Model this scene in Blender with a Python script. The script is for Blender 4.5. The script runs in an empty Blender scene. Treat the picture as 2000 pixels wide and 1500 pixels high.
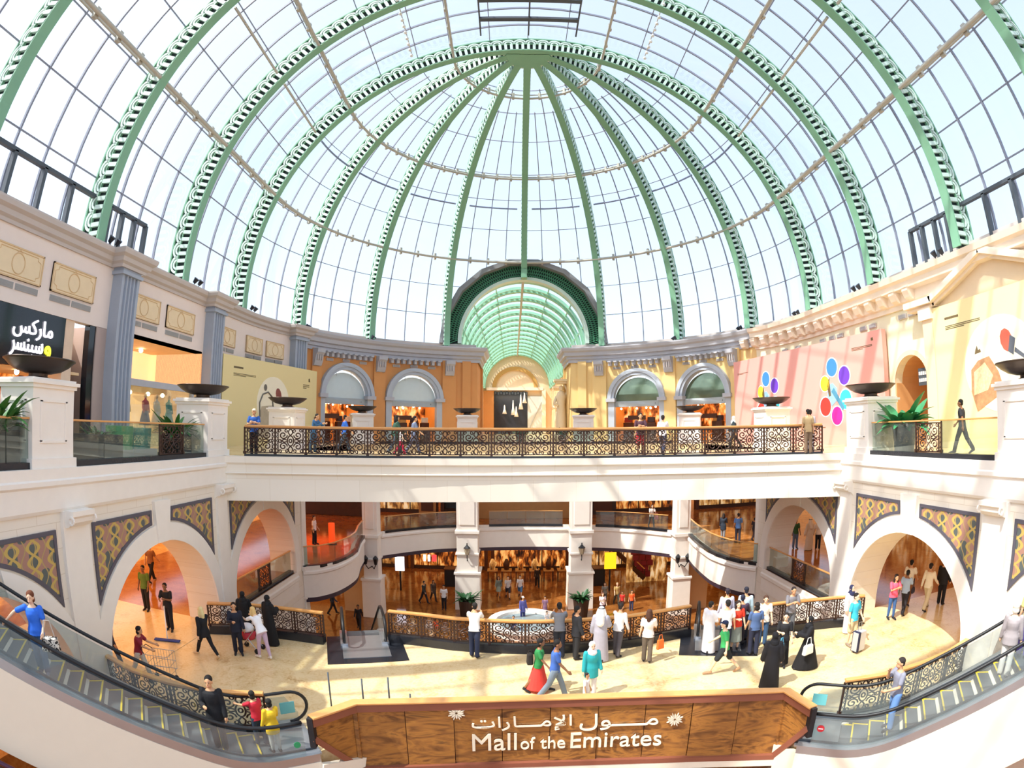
import bpy, bmesh, math, random
from math import sin, cos, pi, radians, atan2, hypot, sqrt
from mathutils import Vector, Matrix

SC = bpy.context.scene
COL = SC.collection
random.seed(7)
R = radians

# ------------------------------------------------------------------ camera
cam_data = bpy.data.cameras.new('camera')
cam_data.type = 'PANO'
cam_data.panorama_type = 'FISHEYE_LENS_POLYNOMIAL'
cam_data.sensor_fit = 'HORIZONTAL'
cam_data.sensor_width = 20.0
cam_data.sensor_height = 15.0
cam_data.fisheye_fov = pi
cam_data.fisheye_polynomial_k0 = 0.0
cam_data.fisheye_polynomial_k1 = -100.0 / 1050.0      # equidistant lens, 1050 px per radian at 2000 px
cam_data.fisheye_polynomial_k2 = 0.0
cam_data.fisheye_polynomial_k3 = 0.0
cam_data.fisheye_polynomial_k4 = 0.0
cam_data.clip_start = 0.05
cam_data.clip_end = 500
cam = bpy.data.objects.new('camera', cam_data)
cam.location = (0, 0, 1.2)
cam.rotation_euler = (pi / 2 + 0.08, 0, 0)
COL.objects.link(cam)
SC.camera = cam

# ------------------------------------------------------------------ sky, sun, exposure
SUN_DIR = Vector((0.64, 0.32, -1.0)).normalized()      # the way the light travels
world = bpy.data.worlds.new('sky')
SC.world = world
world.use_nodes = True
wn = world.node_tree
wn.nodes.clear()
w_out = wn.nodes.new('ShaderNodeOutputWorld')
w_bg = wn.nodes.new('ShaderNodeBackground')
w_sky = wn.nodes.new('ShaderNodeTexSky')
w_sky.sky_type = 'NISHITA'
w_sky.sun_disc = False
w_sky.sun_elevation = math.asin(-SUN_DIR.z)
w_sky.sun_rotation = atan2(-SUN_DIR.x, -SUN_DIR.y)
w_sky.air_density = 1.0
w_sky.dust_density = 3.0
w_sky.ozone_density = 1.0
w_bg.inputs['Strength'].default_value = 0.31
w_mix = wn.nodes.new('ShaderNodeMix')          # hazy bright sky: blue sky through white haze
w_mix.data_type = 'RGBA'
w_mix.inputs['Factor'].default_value = 0.50
w_mix.inputs['B'].default_value = (2.75, 2.9, 3.1, 1)
wn.links.new(w_sky.outputs[0], w_mix.inputs['A'])
wn.links.new(w_mix.outputs['Result'], w_bg.inputs['Color'])
wn.links.new(w_bg.outputs[0], w_out.inputs['Surface'])

sun_data = bpy.data.lights.new('sun', 'SUN')
sun_data.energy = 4.5
sun_data.angle = R(0.6)
sun_data.color = (1.0, 0.95, 0.86)
sun = bpy.data.objects.new('sun', sun_data)
sun.rotation_euler = SUN_DIR.to_track_quat('-Z', 'Y').to_euler()
sun.location = (-30, -20, 60)
COL.objects.link(sun)

vs = SC.view_settings
SC.display_settings.display_device = 'sRGB'
vs.view_transform = 'Standard'
vs.look = 'None'
vs.gamma = 1.0
vs.use_curve_mapping = False
vs.exposure = 0.56
SC.cycles.use_denoising = True
SC.cycles.max_bounces = 7
SC.cycles.diffuse_bounces = 4
SC.cycles.glossy_bounces = 3
SC.cycles.transmission_bounces = 4
SC.cycles.transparent_max_bounces = 24
SC.cycles.caustics_reflective = False
SC.cycles.caustics_refractive = False
SC.cycles.sample_clamp_indirect = 6.0
SC.cycles.use_adaptive_sampling = True
SC.cycles.adaptive_threshold = 0.03

# ------------------------------------------------------------------ places
X0 = 1.0            # middle line of the hall
XL, XR = -10.4, 12.4   # faces of the two side arcades
YC = 27.5           # centre of the apse
ZS = 8.0            # springing of the glass roof
RR = 17.0           # radius of the glass roof
L1, L0 = -6.0, -11.6   # floors below the gallery floor (z = 0)


# ------------------------------------------------------------------ materials
def lin(h):
    if isinstance(h, str):
        h = h.lstrip('#')
        c = [int(h[i:i + 2], 16) / 255 for i in (0, 2, 4)]
    else:
        c = [v / 255 for v in h]
    return tuple((v / 12.92 if v <= 0.04045 else ((v + 0.055) / 1.055) ** 2.4) for v in c) + (1.0,)


MATS = {}


def mat(name, col, rough=0.6, metal=0.0, var=0.10, scale=3.0, bump=0.0, spec=0.5, emit=None, estr=0.0, coat=0.0):
    if name in MATS:
        return MATS[name]
    m = bpy.data.materials.new(name)
    m.use_nodes = True
    nt = m.node_tree
    b = nt.nodes['Principled BSDF']
    b.inputs['Roughness'].default_value = rough
    b.inputs['Metallic'].default_value = metal
    b.inputs['Specular IOR Level'].default_value = spec
    b.inputs['Coat Weight'].default_value = coat
    c = lin(col)
    tc = nt.nodes.new('ShaderNodeTexCoord')
    nz = nt.nodes.new('ShaderNodeTexNoise')
    nz.inputs['Scale'].default_value = scale
    nz.inputs['Detail'].default_value = 3
    nt.links.new(tc.outputs['Object'], nz.inputs['Vector'])
    mx = nt.nodes.new('ShaderNodeMix')
    mx.data_type = 'RGBA'
    mx.inputs['A'].default_value = tuple(v * (1 - var) for v in c[:3]) + (1,)
    mx.inputs['B'].default_value = tuple(min(1, v * (1 + var)) for v in c[:3]) + (1,)
    nt.links.new(nz.outputs['Fac'], mx.inputs['Factor'])
    nt.links.new(mx.outputs['Result'], b.inputs['Base Color'])
    if bump:
        bp = nt.nodes.new('ShaderNodeBump')
        bp.inputs['Strength'].default_value = bump
        nt.links.new(nz.outputs['Fac'], bp.inputs['Height'])
        nt.links.new(bp.outputs['Normal'], b.inputs['Normal'])
    if emit:
        b.inputs['Emission Color'].default_value = lin(emit)
        b.inputs['Emission Strength'].default_value = estr
    MATS[name] = m
    return m


def glass(name, tint=(235, 245, 245), refl=0.10, haze=0.0, haze_col=(220, 230, 230)):
    """thin clear pane: mostly passes light straight through, with a weak mirror reflection"""
    if name in MATS:
        return MATS[name]
    m = bpy.data.materials.new(name)
    m.use_nodes = True
    nt = m.node_tree
    nt.nodes.clear()
    out = nt.nodes.new('ShaderNodeOutputMaterial')
    tr = nt.nodes.new('ShaderNodeBsdfTransparent')
    tr.inputs['Color'].default_value = lin(tint)
    gl = nt.nodes.new('ShaderNodeBsdfGlossy')
    gl.inputs['Roughness'].default_value = 0.02
    mx = nt.nodes.new('ShaderNodeMixShader')
    fr = nt.nodes.new('ShaderNodeLayerWeight')
    fr.inputs['Blend'].default_value = 0.25
    ml = nt.nodes.new('ShaderNodeMath')
    ml.operation = 'MULTIPLY_ADD'
    ml.inputs[1].default_value = refl * 3
    ml.inputs[2].default_value = refl * 0.3
    nt.links.new(fr.outputs['Fresnel'], ml.inputs[0])
    nt.links.new(ml.outputs[0], mx.inputs['Fac'])
    nt.links.new(tr.outputs[0], mx.inputs[1])
    nt.links.new(gl.outputs[0], mx.inputs[2])
    last = mx
    if haze:
        df = nt.nodes.new('ShaderNodeBsdfDiffuse')
        df.inputs['Color'].default_value = lin(haze_col)
        tl = nt.nodes.new('ShaderNodeTexCoord')
        nz = nt.nodes.new('ShaderNodeTexNoise')
        nz.inputs['Scale'].default_value = 1.5
        nt.links.new(tl.outputs['Object'], nz.inputs['Vector'])
        mm = nt.nodes.new('ShaderNodeMath')
        mm.operation = 'MULTIPLY'
        mm.inputs[1].default_value = haze * 2
        nt.links.new(nz.outputs['Fac'], mm.inputs[0])
        m2 = nt.nodes.new('ShaderNodeMixShader')
        nt.links.new(mm.outputs[0], m2.inputs['Fac'])
        nt.links.new(mx.outputs[0], m2.inputs[1])
        nt.links.new(df.outputs[0], m2.inputs[2])
        last = m2
    nt.links.new(last.outputs[0], out.inputs['Surface'])
    MATS[name] = m
    return m


def ramp_mat(name, stops, rough, build, bump=0.0, coat=0.0, metal=0.0):
    """principled material whose colour runs through STOPS [(pos, colour)], driven by BUILD(nt) -> factor socket"""
    if name in MATS:
        return MATS[name]
    m = bpy.data.materials.new(name)
    m.use_nodes = True
    nt = m.node_tree
    b = nt.nodes['Principled BSDF']
    b.inputs['Roughness'].default_value = rough
    b.inputs['Coat Weight'].default_value = coat
    b.inputs['Metallic'].default_value = metal
    fac = build(nt)
    cr = nt.nodes.new('ShaderNodeValToRGB')
    els = cr.color_ramp.elements
    while len(els) < len(stops):
        els.new(0.5)
    for e, (p, c) in zip(els, stops):
        e.position = p
        e.color = lin(c)
    nt.links.new(fac, cr.inputs['Fac'])
    nt.links.new(cr.outputs['Color'], b.inputs['Base Color'])
    if bump:
        bp = nt.nodes.new('ShaderNodeBump')
        bp.inputs['Strength'].default_value = bump
        nt.links.new(fac, bp.inputs['Height'])
        nt.links.new(bp.outputs['Normal'], b.inputs['Normal'])
    MATS[name] = m
    return m


def f_noise(scale, detail=5, dist=0.0, stretch=None):
    def build(nt):
        tc = nt.nodes.new('ShaderNodeTexCoord')
        src = tc.outputs['Object']
        if stretch:
            mp = nt.nodes.new('ShaderNodeMapping')
            mp.inputs['Scale'].default_value = stretch
            nt.links.new(src, mp.inputs['Vector'])
            src = mp.outputs['Vector']
        nz = nt.nodes.new('ShaderNodeTexNoise')
        nz.inputs['Scale'].default_value = scale
        nz.inputs['Detail'].default_value = detail
        nz.inputs['Distortion'].default_value = dist
        nt.links.new(src, nz.inputs['Vector'])
        return nz.outputs['Fac']
    return build


def block_mat(name, c1, c2, joint, w=1.25, h=0.55, rough=0.75, axis='YZ', mortar=0.008):
    """stone cladding in blocks with fine joints"""
    if name in MATS:
        return MATS[name]
    m = bpy.data.materials.new(name)
    m.use_nodes = True
    nt = m.node_tree
    b = nt.nodes['Principled BSDF']
    b.inputs['Roughness'].default_value = rough
    tc = nt.nodes.new('ShaderNodeTexCoord')
    sp = nt.nodes.new('ShaderNodeSeparateXYZ')
    nt.links.new(tc.outputs['Object'], sp.inputs[0])
    cb = nt.nodes.new('ShaderNodeCombineXYZ')
    for i, a in enumerate(axis):
        nt.links.new(sp.outputs['XYZ'.index(a)], cb.inputs[i])
    br = nt.nodes.new('ShaderNodeTexBrick')
    br.inputs['Color1'].default_value = lin(c1)
    br.inputs['Color2'].default_value = lin(c2)
    br.inputs['Mortar'].default_value = lin(joint)
    br.inputs['Scale'].default_value = 1.0
    br.inputs['Mortar Size'].default_value = mortar
    br.inputs['Brick Width'].default_value = w
    br.inputs['Row Height'].default_value = h
    nt.links.new(cb.outputs[0], br.inputs['Vector'])
    nt.links.new(br.outputs['Color'], b.inputs['Base Color'])
    MATS[name] = m
    return m


# ------------------------------------------------------------------ mesh helpers
class MB:
    def __init__(self):
        self.v, self.f = [], []

    def add(self, vs, fs):
        n = len(self.v)
        self.v += [tuple(p) for p in vs]
        self.f += [tuple(i + n for i in f) for f in fs]
        return self

    def box(self, c, s, rz=0.0, taper=1.0):
        cx, cy, cz = c
        hx, hy, hz = s[0] / 2, s[1] / 2, s[2] / 2
        ca, sa = cos(rz), sin(rz)
        vs = []
        for z, k in ((-hz, 1.0), (hz, taper)):
            for x, y in ((-hx, -hy), (hx, -hy), (hx, hy), (-hx, hy)):
                x, y = x * k, y * k
                vs.append((cx + x * ca - y * sa, cy + x * sa + y * ca, cz + z))
        return self.add(vs, [(3, 2, 1, 0), (4, 5, 6, 7), (0, 1, 5, 4), (1, 2, 6, 5), (2, 3, 7, 6), (3, 0, 4, 7)])

    def prism(self, poly, z0, z1):
        """poly: [(x, y)] counter-clockwise, flat top and bottom (concave allowed)"""
        n = len(poly)
        self.add([(x, y, z0) for x, y in poly] + [(x, y, z1) for x, y in poly],
                 [(i, (i + 1) % n, n + (i + 1) % n, n + i) for i in range(n)])
        from mathutils.geometry import tessellate_polygon
        tri = tessellate_polygon([[Vector((x, y, 0)) for x, y in poly]])
        self.add([(x, y, z1) for x, y in poly], [tuple(t) for t in tri])
        self.add([(x, y, z0) for x, y in poly], [tuple(reversed(t)) for t in tri])
        return self

    def slab(self, poly, org, ax, ay, az, d0, d1):
        """2-D polygon laid on the plane org + u*ax + v*ay, thick from d0 to d1 along az"""
        from mathutils.geometry import tessellate_polygon
        org, ax, ay, az = Vector(org), Vector(ax), Vector(ay), Vector(az)
        n = len(poly)
        A = [org + ax * u + ay * v + az * d0 for u, v in poly]
        B = [org + ax * u + ay * v + az * d1 for u, v in poly]
        self.add(A + B, [(i, (i + 1) % n, n + (i + 1) % n, n + i) for i in range(n)])
        tri = tessellate_polygon([[Vector((u, v, 0)) for u, v in poly]])
        self.add(B, [tuple(t) for t in tri])
        self.add(A, [tuple(reversed(t)) for t in tri])
        return self

    def tube(self, path, r, n=6, closed=False, cap=True):
        P = [Vector(p) for p in path]
        m = len(P)
        rs = r if isinstance(r, (list, tuple)) else [r] * m
        vs, fs = [], []
        up = Vector((0, 0, 1))
        prev = None
        for i, p in enumerate(P):
            if closed:
                t = P[(i + 1) % m] - P[i - 1]
            else:
                t = P[min(i + 1, m - 1)] - P[max(i - 1, 0)]
            t = t.normalized() if t.length > 1e-9 else Vector((0, 0, 1))
            if prev is None:
                a = t.cross(up)
                if a.length < 1e-3:
                    a = t.cross(Vector((1, 0, 0)))
                a.normalize()
            else:
                a = prev - t * prev.dot(t)
                if a.length < 1e-6:
                    a = t.cross(up)
                a.normalize()
            prev = a
            b = t.cross(a)
            for k in range(n):
                w = 2 * pi * k / n
                vs.append(p + (a * cos(w) + b * sin(w)) * rs[i])
        for i in range(m if closed else m - 1):
            j = (i + 1) % m
            for k in range(n):
                fs.append((i * n + k, i * n + (k + 1) % n, j * n + (k + 1) % n, j * n + k))
        if cap and not closed:
            fs.append(tuple(range(n - 1, -1, -1)))
            fs.append(tuple((m - 1) * n + k for k in range(n)))
        return self.add(vs, fs)

    def bar(self, path, w, h, updir=(0, 0, 1), closed=False):
        """rectangular bar along a path: w sideways, h along updir"""
        P = [Vector(p) for p in path]
        m = len(P)
        vs, fs = [], []
        for i, p in enumerate(P):
            up = Vector(updir(i) if callable(updir) else updir).normalized()
            if closed:
                t = P[(i + 1) % m] - P[i - 1]
            else:
                t = P[min(i + 1, m - 1)] - P[max(i - 1, 0)]
            t.normalize()
            s = t.cross(up)
            s.normalize()
            u = s.cross(t)
            k = 1.0
            if 0 < i < m - 1 or closed:
                e = (P[(i + 1) % m] - p).normalized()
                k = 1 / max(0.4, sqrt(max(0.0, 1 - (e - t * e.dot(t)).length_squared)))
            for a, b in ((-1, -1), (1, -1), (1, 1), (-1, 1)):
                vs.append(p + s * (a * w / 2 * k) + u * (b * h / 2))
        for i in range(m if closed else m - 1):
            j = (i + 1) % m
            for k in range(4):
                fs.append((i * 4 + k, i * 4 + (k + 1) % 4, j * 4 + (k + 1) % 4, j * 4 + k))
        if not closed:
            fs += [(3, 2, 1, 0), tuple((m - 1) * 4 + k for k in range(4))]
        return self.add(vs, fs)

    def sweep(self, prof, path, closed=False, right=None, capped=True):
        """profile [(out, up)] swept along a horizontal path; 'out' is to the right of travel"""
        P = [Vector(p) for p in path]
        m, n = len(P), len(prof)
        vs, fs = [], []
        for i, p in enumerate(P):
            if closed:
                t0 = (p - P[i - 1])
                t1 = (P[(i + 1) % m] - p)
            else:
                t0 = p - P[i - 1] if i else P[1] - P[0]
                t1 = P[i + 1] - p if i < m - 1 else p - P[i - 1]
            t0 = Vector((t0.x, t0.y, 0)).normalized()
            t1 = Vector((t1.x, t1.y, 0)).normalized()
            n0 = Vector((t0.y, -t0.x, 0))
            n1 = Vector((t1.y, -t1.x, 0))
            nn = (n0 + n1)
            nn = nn / max(0.3, nn.length_squared / 2) if nn.length > 1e-6 else n0
            for o, u in prof:
                vs.append(p + nn * o + Vector((0, 0, u)))
        for i in range(m if closed else m - 1):
            j = (i + 1) % m
            for k in range(n):
                l = (k + 1) % n
                fs.append((i * n + k, i * n + l, j * n + l, j * n + k))
        if capped and not closed:
            fs += [tuple(range(n - 1, -1, -1)), tuple((m - 1) * n + k for k in range(n))]
        return self.add(vs, fs)

    def lathe(self, prof, n=24, c=(0, 0, 0), a0=0.0, a1=2 * pi):
        full = abs(a1 - a0 - 2 * pi) < 1e-6
        cnt = n if full else n + 1
        m = len(prof)
        vs, fs = [], []
        for k in range(cnt):
            a = a0 + (a1 - a0) * k / n
            for r, z in prof:
                vs.append((c[0] + r * cos(a), c[1] + r * sin(a), c[2] + z))
        for k in range(n):
            l = (k + 1) % cnt
            for i in range(m - 1):
                fs.append((k * m + i, l * m + i, l * m + i + 1, k * m + i + 1))
        return self.add(vs, fs)

    def ball(self, c, r, n=10, m=7):
        rx, ry, rz = r if isinstance(r, (list, tuple)) else (r, r, r)
        vs, fs = [], []
        for i in range(m + 1):
            t = pi * i / m
            for k in range(n):
                a = 2 * pi * k / n
                vs.append((c[0] + rx * sin(t) * cos(a), c[1] + ry * sin(t) * sin(a), c[2] + rz * cos(t)))
        for i in range(m):
            for k in range(n):
                l = (k + 1) % n
                fs.append((i * n + k, (i + 1) * n + k, (i + 1) * n + l, i * n + l))
        return self.add(vs, fs)

    def mesh(self, name, smooth=False):
        me = bpy.data.meshes.new(name)
        me.from_pydata([tuple(p) for p in self.v], [], self.f)
        me.validate(verbose=False)
        bm = bmesh.new()
        bm.from_mesh(me)
        bmesh.ops.remove_doubles(bm, verts=bm.verts, dist=1e-5)
        bmesh.ops.recalc_face_normals(bm, faces=bm.faces)
        bm.to_mesh(me)
        bm.free()
        if smooth:
            for p in me.polygons:
                p.use_smooth = True
        return me

    def build_each(self, name, m, parent=None, **kw):
        """one object for every separate piece"""
        root = list(range(len(self.v)))

        def find(i):
            while root[i] != i:
                root[i] = root[root[i]]
                i = root[i]
            return i
        for f in self.f:
            for j in f[1:]:
                root[find(j)] = find(f[0])
        groups = {}
        for f in self.f:
            groups.setdefault(find(f[0]), []).append(f)
        out = []
        for fs in groups.values():
            ids = sorted({i for f in fs for i in f})
            mp = {i: k for k, i in enumerate(ids)}
            out.append(MB().add([self.v[i] for i in ids], [tuple(mp[i] for i in f) for f in fs]).build(name, m, parent, **kw))
        return out

    def build(self, name, m, parent=None, smooth=False, bevel=0.0, local=False):
        """link as one object; vertices are world coordinates, moved into the parent's frame when it has one"""
        me = self.mesh(name, smooth)
        o = bpy.data.objects.new(name, me)
        COL.objects.link(o)
        if m is not None:
            me.materials.append(m)
        if parent is not None:
            o.parent = parent
            if not local:
                w = Matrix.Translation(-WLOC(parent))
                me.transform(w)
        if bevel:
            b = o.modifiers.new('bevel', 'BEVEL')
            b.width = bevel
            b.segments = 2
            b.limit_method = 'ANGLE'
        return o


def WLOC(o):
    v = Vector((0, 0, 0))
    while o is not None:
        v += o.location
        o = o.parent
    return v


def tag(o, label=None, cat=None, group=None, kind=None):
    if label:
        o['label'] = label
    if cat:
        o['category'] = cat
    if group:
        o['group'] = group
    if kind:
        o['kind'] = kind
    return o


def thing(name, label, cat, loc=(0, 0, 0), group=None, rz=0.0):
    o = bpy.data.objects.new(name, None)
    o.empty_display_size = 0.2
    COL.objects.link(o)
    o.location = loc
    o.rotation_euler = (0, 0, rz)
    return tag(o, label, cat, group)


def struct(name, mb, m, parent=None, **kw):
    o = mb.build(name, m, parent, **kw)
    if parent is None:
        o['kind'] = 'structure'
    return o


def inst(name, me, parent, loc=(0, 0, 0), rot=(0, 0, 0), m=None, scale=(1, 1, 1)):
    """a part that shares its mesh; given in the parent's frame"""
    o = bpy.data.objects.new(name, me)
    COL.objects.link(o)
    o.parent = parent
    o.location = loc
    o.rotation_euler = rot
    o.scale = scale
    if m is not None:
        o.material_slots[0].link = 'OBJECT'
        o.material_slots[0].material = m
    return o


def copy_tree(o, parent=None):
    c = o.copy()
    COL.objects.link(c)
    if parent is not None:
        c.parent = parent
    for ch in [k for k in bpy.data.objects if k.parent == o]:
        copy_tree(ch, c)
    return c


def arc_pts(cx, cy, r, a0, a1, n):
    return [(cx + r * sin(R(a0 + (a1 - a0) * i / n)), cy + r * cos(R(a0 + (a1 - a0) * i / n))) for i in range(n + 1)]


def window_mat(name, stops, estr, scale=1.6, stretch=(1.6, 1.6, 0.55)):
    """shop window full of lit shelves and goods: patchy colours that glow a little"""
    m = ramp_mat(name, stops, 0.35, f_noise(scale, 6, 0.4, stretch))
    nt = m.node_tree
    b = nt.nodes['Principled BSDF']
    cr = [n for n in nt.nodes if n.type == 'VALTORGB'][0]
    nt.links.new(cr.outputs['Color'], b.inputs['Emission Color'])
    b.inputs['Emission Strength'].default_value = estr
    return m


# common materials
M_CREAM = block_mat('cream_stone', '#efe6d8', '#ece2d2', '#dccfbc', 1.3, 0.62)
M_CREAMX = block_mat('cream_stone_front', '#f1e9dc', '#eee5d6', '#e4d9c8', 1.6, 0.8, axis='XZ')
M_PLASTER = mat('cream_plaster', '#f0e8dc', 0.7, var=0.04)
M_MOULD = mat('moulding_stone', '#f3ece2', 0.65, var=0.04)
M_GREYST = mat('grey_stone', '#b6b7bf', 0.6, var=0.06)
M_BLUEST = mat('blue_grey_pilaster', '#a4acba', 0.6, var=0.06)
M_GREEN = mat('green_painted_steel', '#80b394', 0.5, var=0.10, scale=1.2)
M_GREENL = mat('pale_green_ornament', '#cfe6da', 0.5, var=0.08)
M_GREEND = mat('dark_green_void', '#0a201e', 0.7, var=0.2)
M_STEEL = mat('grey_tube_steel', '#b9b7ae', 0.5, metal=0.0, var=0.06)
M_BAR = mat('glazing_bar', '#8b90a2', 0.5, var=0.06)
M_DARK = mat('dark_frame', '#4b525a', 0.5, var=0.08)
M_BLACK = mat('black_metal', '#1d1e22', 0.45, var=0.12)
M_BRONZE = mat('bronze_iron', '#4a342a', 0.45, metal=0.4, var=0.18, scale=8)
M_WOODR = mat('handrail_wood', '#d99f5e', 0.35, var=0.12, scale=6, coat=0.3)
M_BOWL = mat('bowl_bronze', '#4d4038', 0.38, metal=0.5, var=0.2, scale=4)
M_GRANITE = mat('black_granite', '#24262c', 0.25, var=0.3, scale=30)
M_GLASSR = glass('roof_glass', (246, 250, 252), 0.04)
M_GLASSB = glass('balustrade_glass', (236, 243, 239), 0.12, haze=0.04)
M_GLASSE = glass('escalator_glass', (236, 241, 240), 0.14, haze=0.10)
M_CHROME = mat('brushed_steel', '#b9bcc0', 0.3, metal=0.8, var=0.06)
M_RUBBER = mat('black_rubber', '#17181b', 0.5, var=0.1)
# ================================================================== glass roof
RIB_Y = [27.5 - 6.3 * k for k in range(7)]
R_IN, R_OUT, R_GL = 16.25, 17.28, 17.34


def pol(r, t, w=0.0):
    return (r * cos(t), w, r * sin(t))


def rib_meshes(t0, t1, fine=True):
    """flange, core, lattice, scallops of one arch between the angles t0 and t1 (degrees), in its own frame"""
    n = max(6, int((t1 - t0) / 3))
    T = [R(t0 + (t1 - t0) * i / n) for i in range(n + 1)]
    fl, core = MB(), MB()
    lats, scas = {-1: MB(), 1: MB()}, {-1: MB(), 1: MB()}

    def band(mb, r0, r1, w0, w1):
        vs, fs = [], []
        for t in T:
            vs += [pol(r0, t, w0), pol(r1, t, w0), pol(r1, t, w1), pol(r0, t, w1)]
        for i in range(n):
            for k in range(4):
                l = (k + 1) % 4
                fs.append((i * 4 + k, i * 4 + l, i * 4 + 4 + l, i * 4 + 4 + k))
        fs += [(3, 2, 1, 0), tuple(n * 4 + k for k in range(4))]
        mb.add(vs, fs)
    band(fl, R_IN, R_IN + 0.08, -0.23, 0.23)
    band(fl, R_OUT - 0.08, R_OUT, -0.23, 0.23)
    band(fl, R_IN + 0.52, R_IN + 0.56, -0.245, 0.245)
    band(core, R_IN + 0.07, R_OUT - 0.07, -0.13, 0.13)  # near-black core paints the shade inside the hollow rib
    if fine:
        pitch = 0.36 / 16.7
        m = int(R(t1 - t0) / pitch)
        for i in range(m):
            t = R(t0) + (i + 0.5) * pitch
            for s in (-1, 1):
                w0, w1 = s * 0.13, s * 0.245
                a, b = t - 0.24 * pitch, t + 0.24 * pitch
                r0, r1 = R_IN + 0.06, R_IN + 0.53
                vs = [pol(r0, a, w0), pol(r0, b, w0), pol(r1, b, w0), pol(r1, a, w0),
                      pol(r0, a, w1), pol(r0, b, w1), pol(r1, b, w1), pol(r1, a, w1)]
                lats[s].add(vs, [(4, 5, 6, 7), (0, 1, 5, 4), (2, 3, 7, 6), (1, 2, 6, 5), (3, 0, 4, 7)])
        p2 = 2.0 * pitch
        for i in range(int(R(t1 - t0) / p2)):
            tc = R(t0) + (i + 0.5) * p2
            for s in (-1, 1):
                for rad, wd in ((0.31, 0.045), (0.17, 0.04)):
                    prev = None
                    vs, fs = [], []
                    for k in range(9):
                        a = pi * k / 8
                        for rr in (rad - wd, rad + wd):
                            q = pol(R_IN + 0.55 + rr * 1.05 * sin(a), tc + rr * 1.25 * cos(a) / 16.8, s * 0.24)
                            vs.append(q)
                    for k in range(8):
                        fs.append((2 * k, 2 * k + 1, 2 * k + 3, 2 * k + 2))
                    # a thin plate standing off the core
                    vs2 = [(x, s * 0.15, z) for x, y, z in vs]
                    nn = len(vs)
                    sides = []
                    for k in range(8):
                        sides += [(2 * k, 2 * k + 2, nn + 2 * k + 2, nn + 2 * k), (2 * k + 1, 2 * k + 3, nn + 2 * k + 3, nn + 2 * k + 1)]
                    scas[s].add(vs + vs2, fs + sides)
    return [('inner_flange', fl, M_GREEN), ('shade_core', core, M_GREEND), ('slotted_lattice', lats[-1], M_GREENL), ('slotted_lattice', lats[1], M_GREENL), ('scallop_ornament', scas[-1], M_GREENL), ('scallop_ornament', scas[1], M_GREENL)]


def make_rib(label, loc, rz, meshes, group, cat='roof arch', name='lattice_arch'):
    o = thing(name, label, cat, loc, group, rz)
    for nm, me, m in meshes:
        inst(nm, me, o)
    return o


def rib_data(t0, t1, fine=True):
    out = []
    for nm, mb, m in rib_meshes(t0, t1, fine):
        if mb.v:
            me = mb.mesh(nm)
            me.materials.append(m)
            out.append((nm, me, m))
    return out


_full = rib_data(-0.9, 180.9)
_plain = rib_data(-0.9, 180.9, False)
_half = rib_data(-1.0, 86.5)
_cent = rib_data(22.3, 86.5)
_lab = ['green lattice arch across the hall at the mouth of the half dome',
        'second green lattice arch before the half dome, crown just cut by the photo top',
        'third green lattice arch, its left foot above the first fluted pilaster',
        'green lattice arch nearest the camera, only its haunches in the upper corners',
        'green arch over the front gallery above the camera',
        'green arch behind the camera over the gallery',
        'green arch furthest behind the camera']
for k, y in enumerate(RIB_Y):
    make_rib(_lab[k], (X0, y, ZS), 0, _full if k < 4 else _plain, 'lattice arches across the hall')
_pos = {-67.5: 'leftmost', -45: 'second from the left', -22.5: 'left of the portal arch', 0: 'shortest, in the middle, landing on the portal arch',
        22.5: 'right of the portal arch', 45: 'second from the right', 67.5: 'rightmost'}
for a in (-67.5, -45, -22.5, 0, 22.5, 45, 67.5):
    make_rib('green lattice rib of the half dome, ' + _pos[a], (X0, YC, ZS), pi / 2 - R(a), _cent if a == 0 else _half, 'ribs of the half dome', 'roof rib', 'dome_rib')

# hub where the ribs meet
hb = thing('rib_hub', 'green steel hub where the half dome ribs meet at the top', 'roof hub', (X0, YC, ZS + 16.2))
m_ = MB()
m_.lathe([(0.0, -0.05), (1.35, -0.12), (1.5, 0.1), (1.35, 0.5), (0.0, 0.6)], 24, (X0, YC + 0.25, ZS + 16.28), R(-5), R(185))
m_.build('hub_plate', M_GREEN, hb)
MB().tube([(X0 + 1.5 * cos(R(t)), YC + 0.25 + 1.5 * sin(R(t)), ZS + 16.3) for t in range(-5, 186, 10)], 0.09, 6).build('hub_rim', M_GREENL, hb)

# ring purlins: tubes running along the hall and round the half dome
_rl = [(23.8, 'lowest', 0.10), (48.4, 'middle', 0.09), (73.6, 'uppermost', 0.08)]
for el, nm, rt in _rl:
    o = thing('tubular_purlin', 'grey tubular purlin with cleats, %s of the three rings round the glass roof' % nm, 'roof purlin', (X0, YC, ZS + 16.5 * sin(R(el))), 'tubular purlins')
    for rr, wid, pn in ((16.35, rt, 'main_tube'), (16.75, rt * 0.6, 'thin_tube')):
        h, z = rr * cos(R(el)), ZS + rr * sin(R(el))
        path = [(X0 - h, y, z) for y in (-10.5, 0, 10, 20)] + [(X0 - h * cos(R(t)), YC + h * sin(R(t)), z) for t in range(0, 181, 5)] + [(X0 + h, y, z) for y in (20, 10, 0, -10.5)]
        MB().tube(path, wid, 8).build(pn, M_STEEL, o, smooth=True)
    cl = MB()
    h, z = 16.55 * cos(R(el)), ZS + 16.55 * sin(R(el))
    k = 0
    y = -10.3
    while y < YC - 0.5:
        for s in (-1, 1):
            cl.box((X0 + s * h, y, z), (0.16, 0.22, 0.5))
        y += 1.575
    nb = 32 if el < 60 else 16
    for i in range(nb + 1):
        t = pi * i / nb
        cl.box((X0 - h * cos(t), YC + h * sin(t), z), (0.2, 0.16, 0.5), -t)
    cl.build_each('purlin_cleat', M_STEEL, o)

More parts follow.
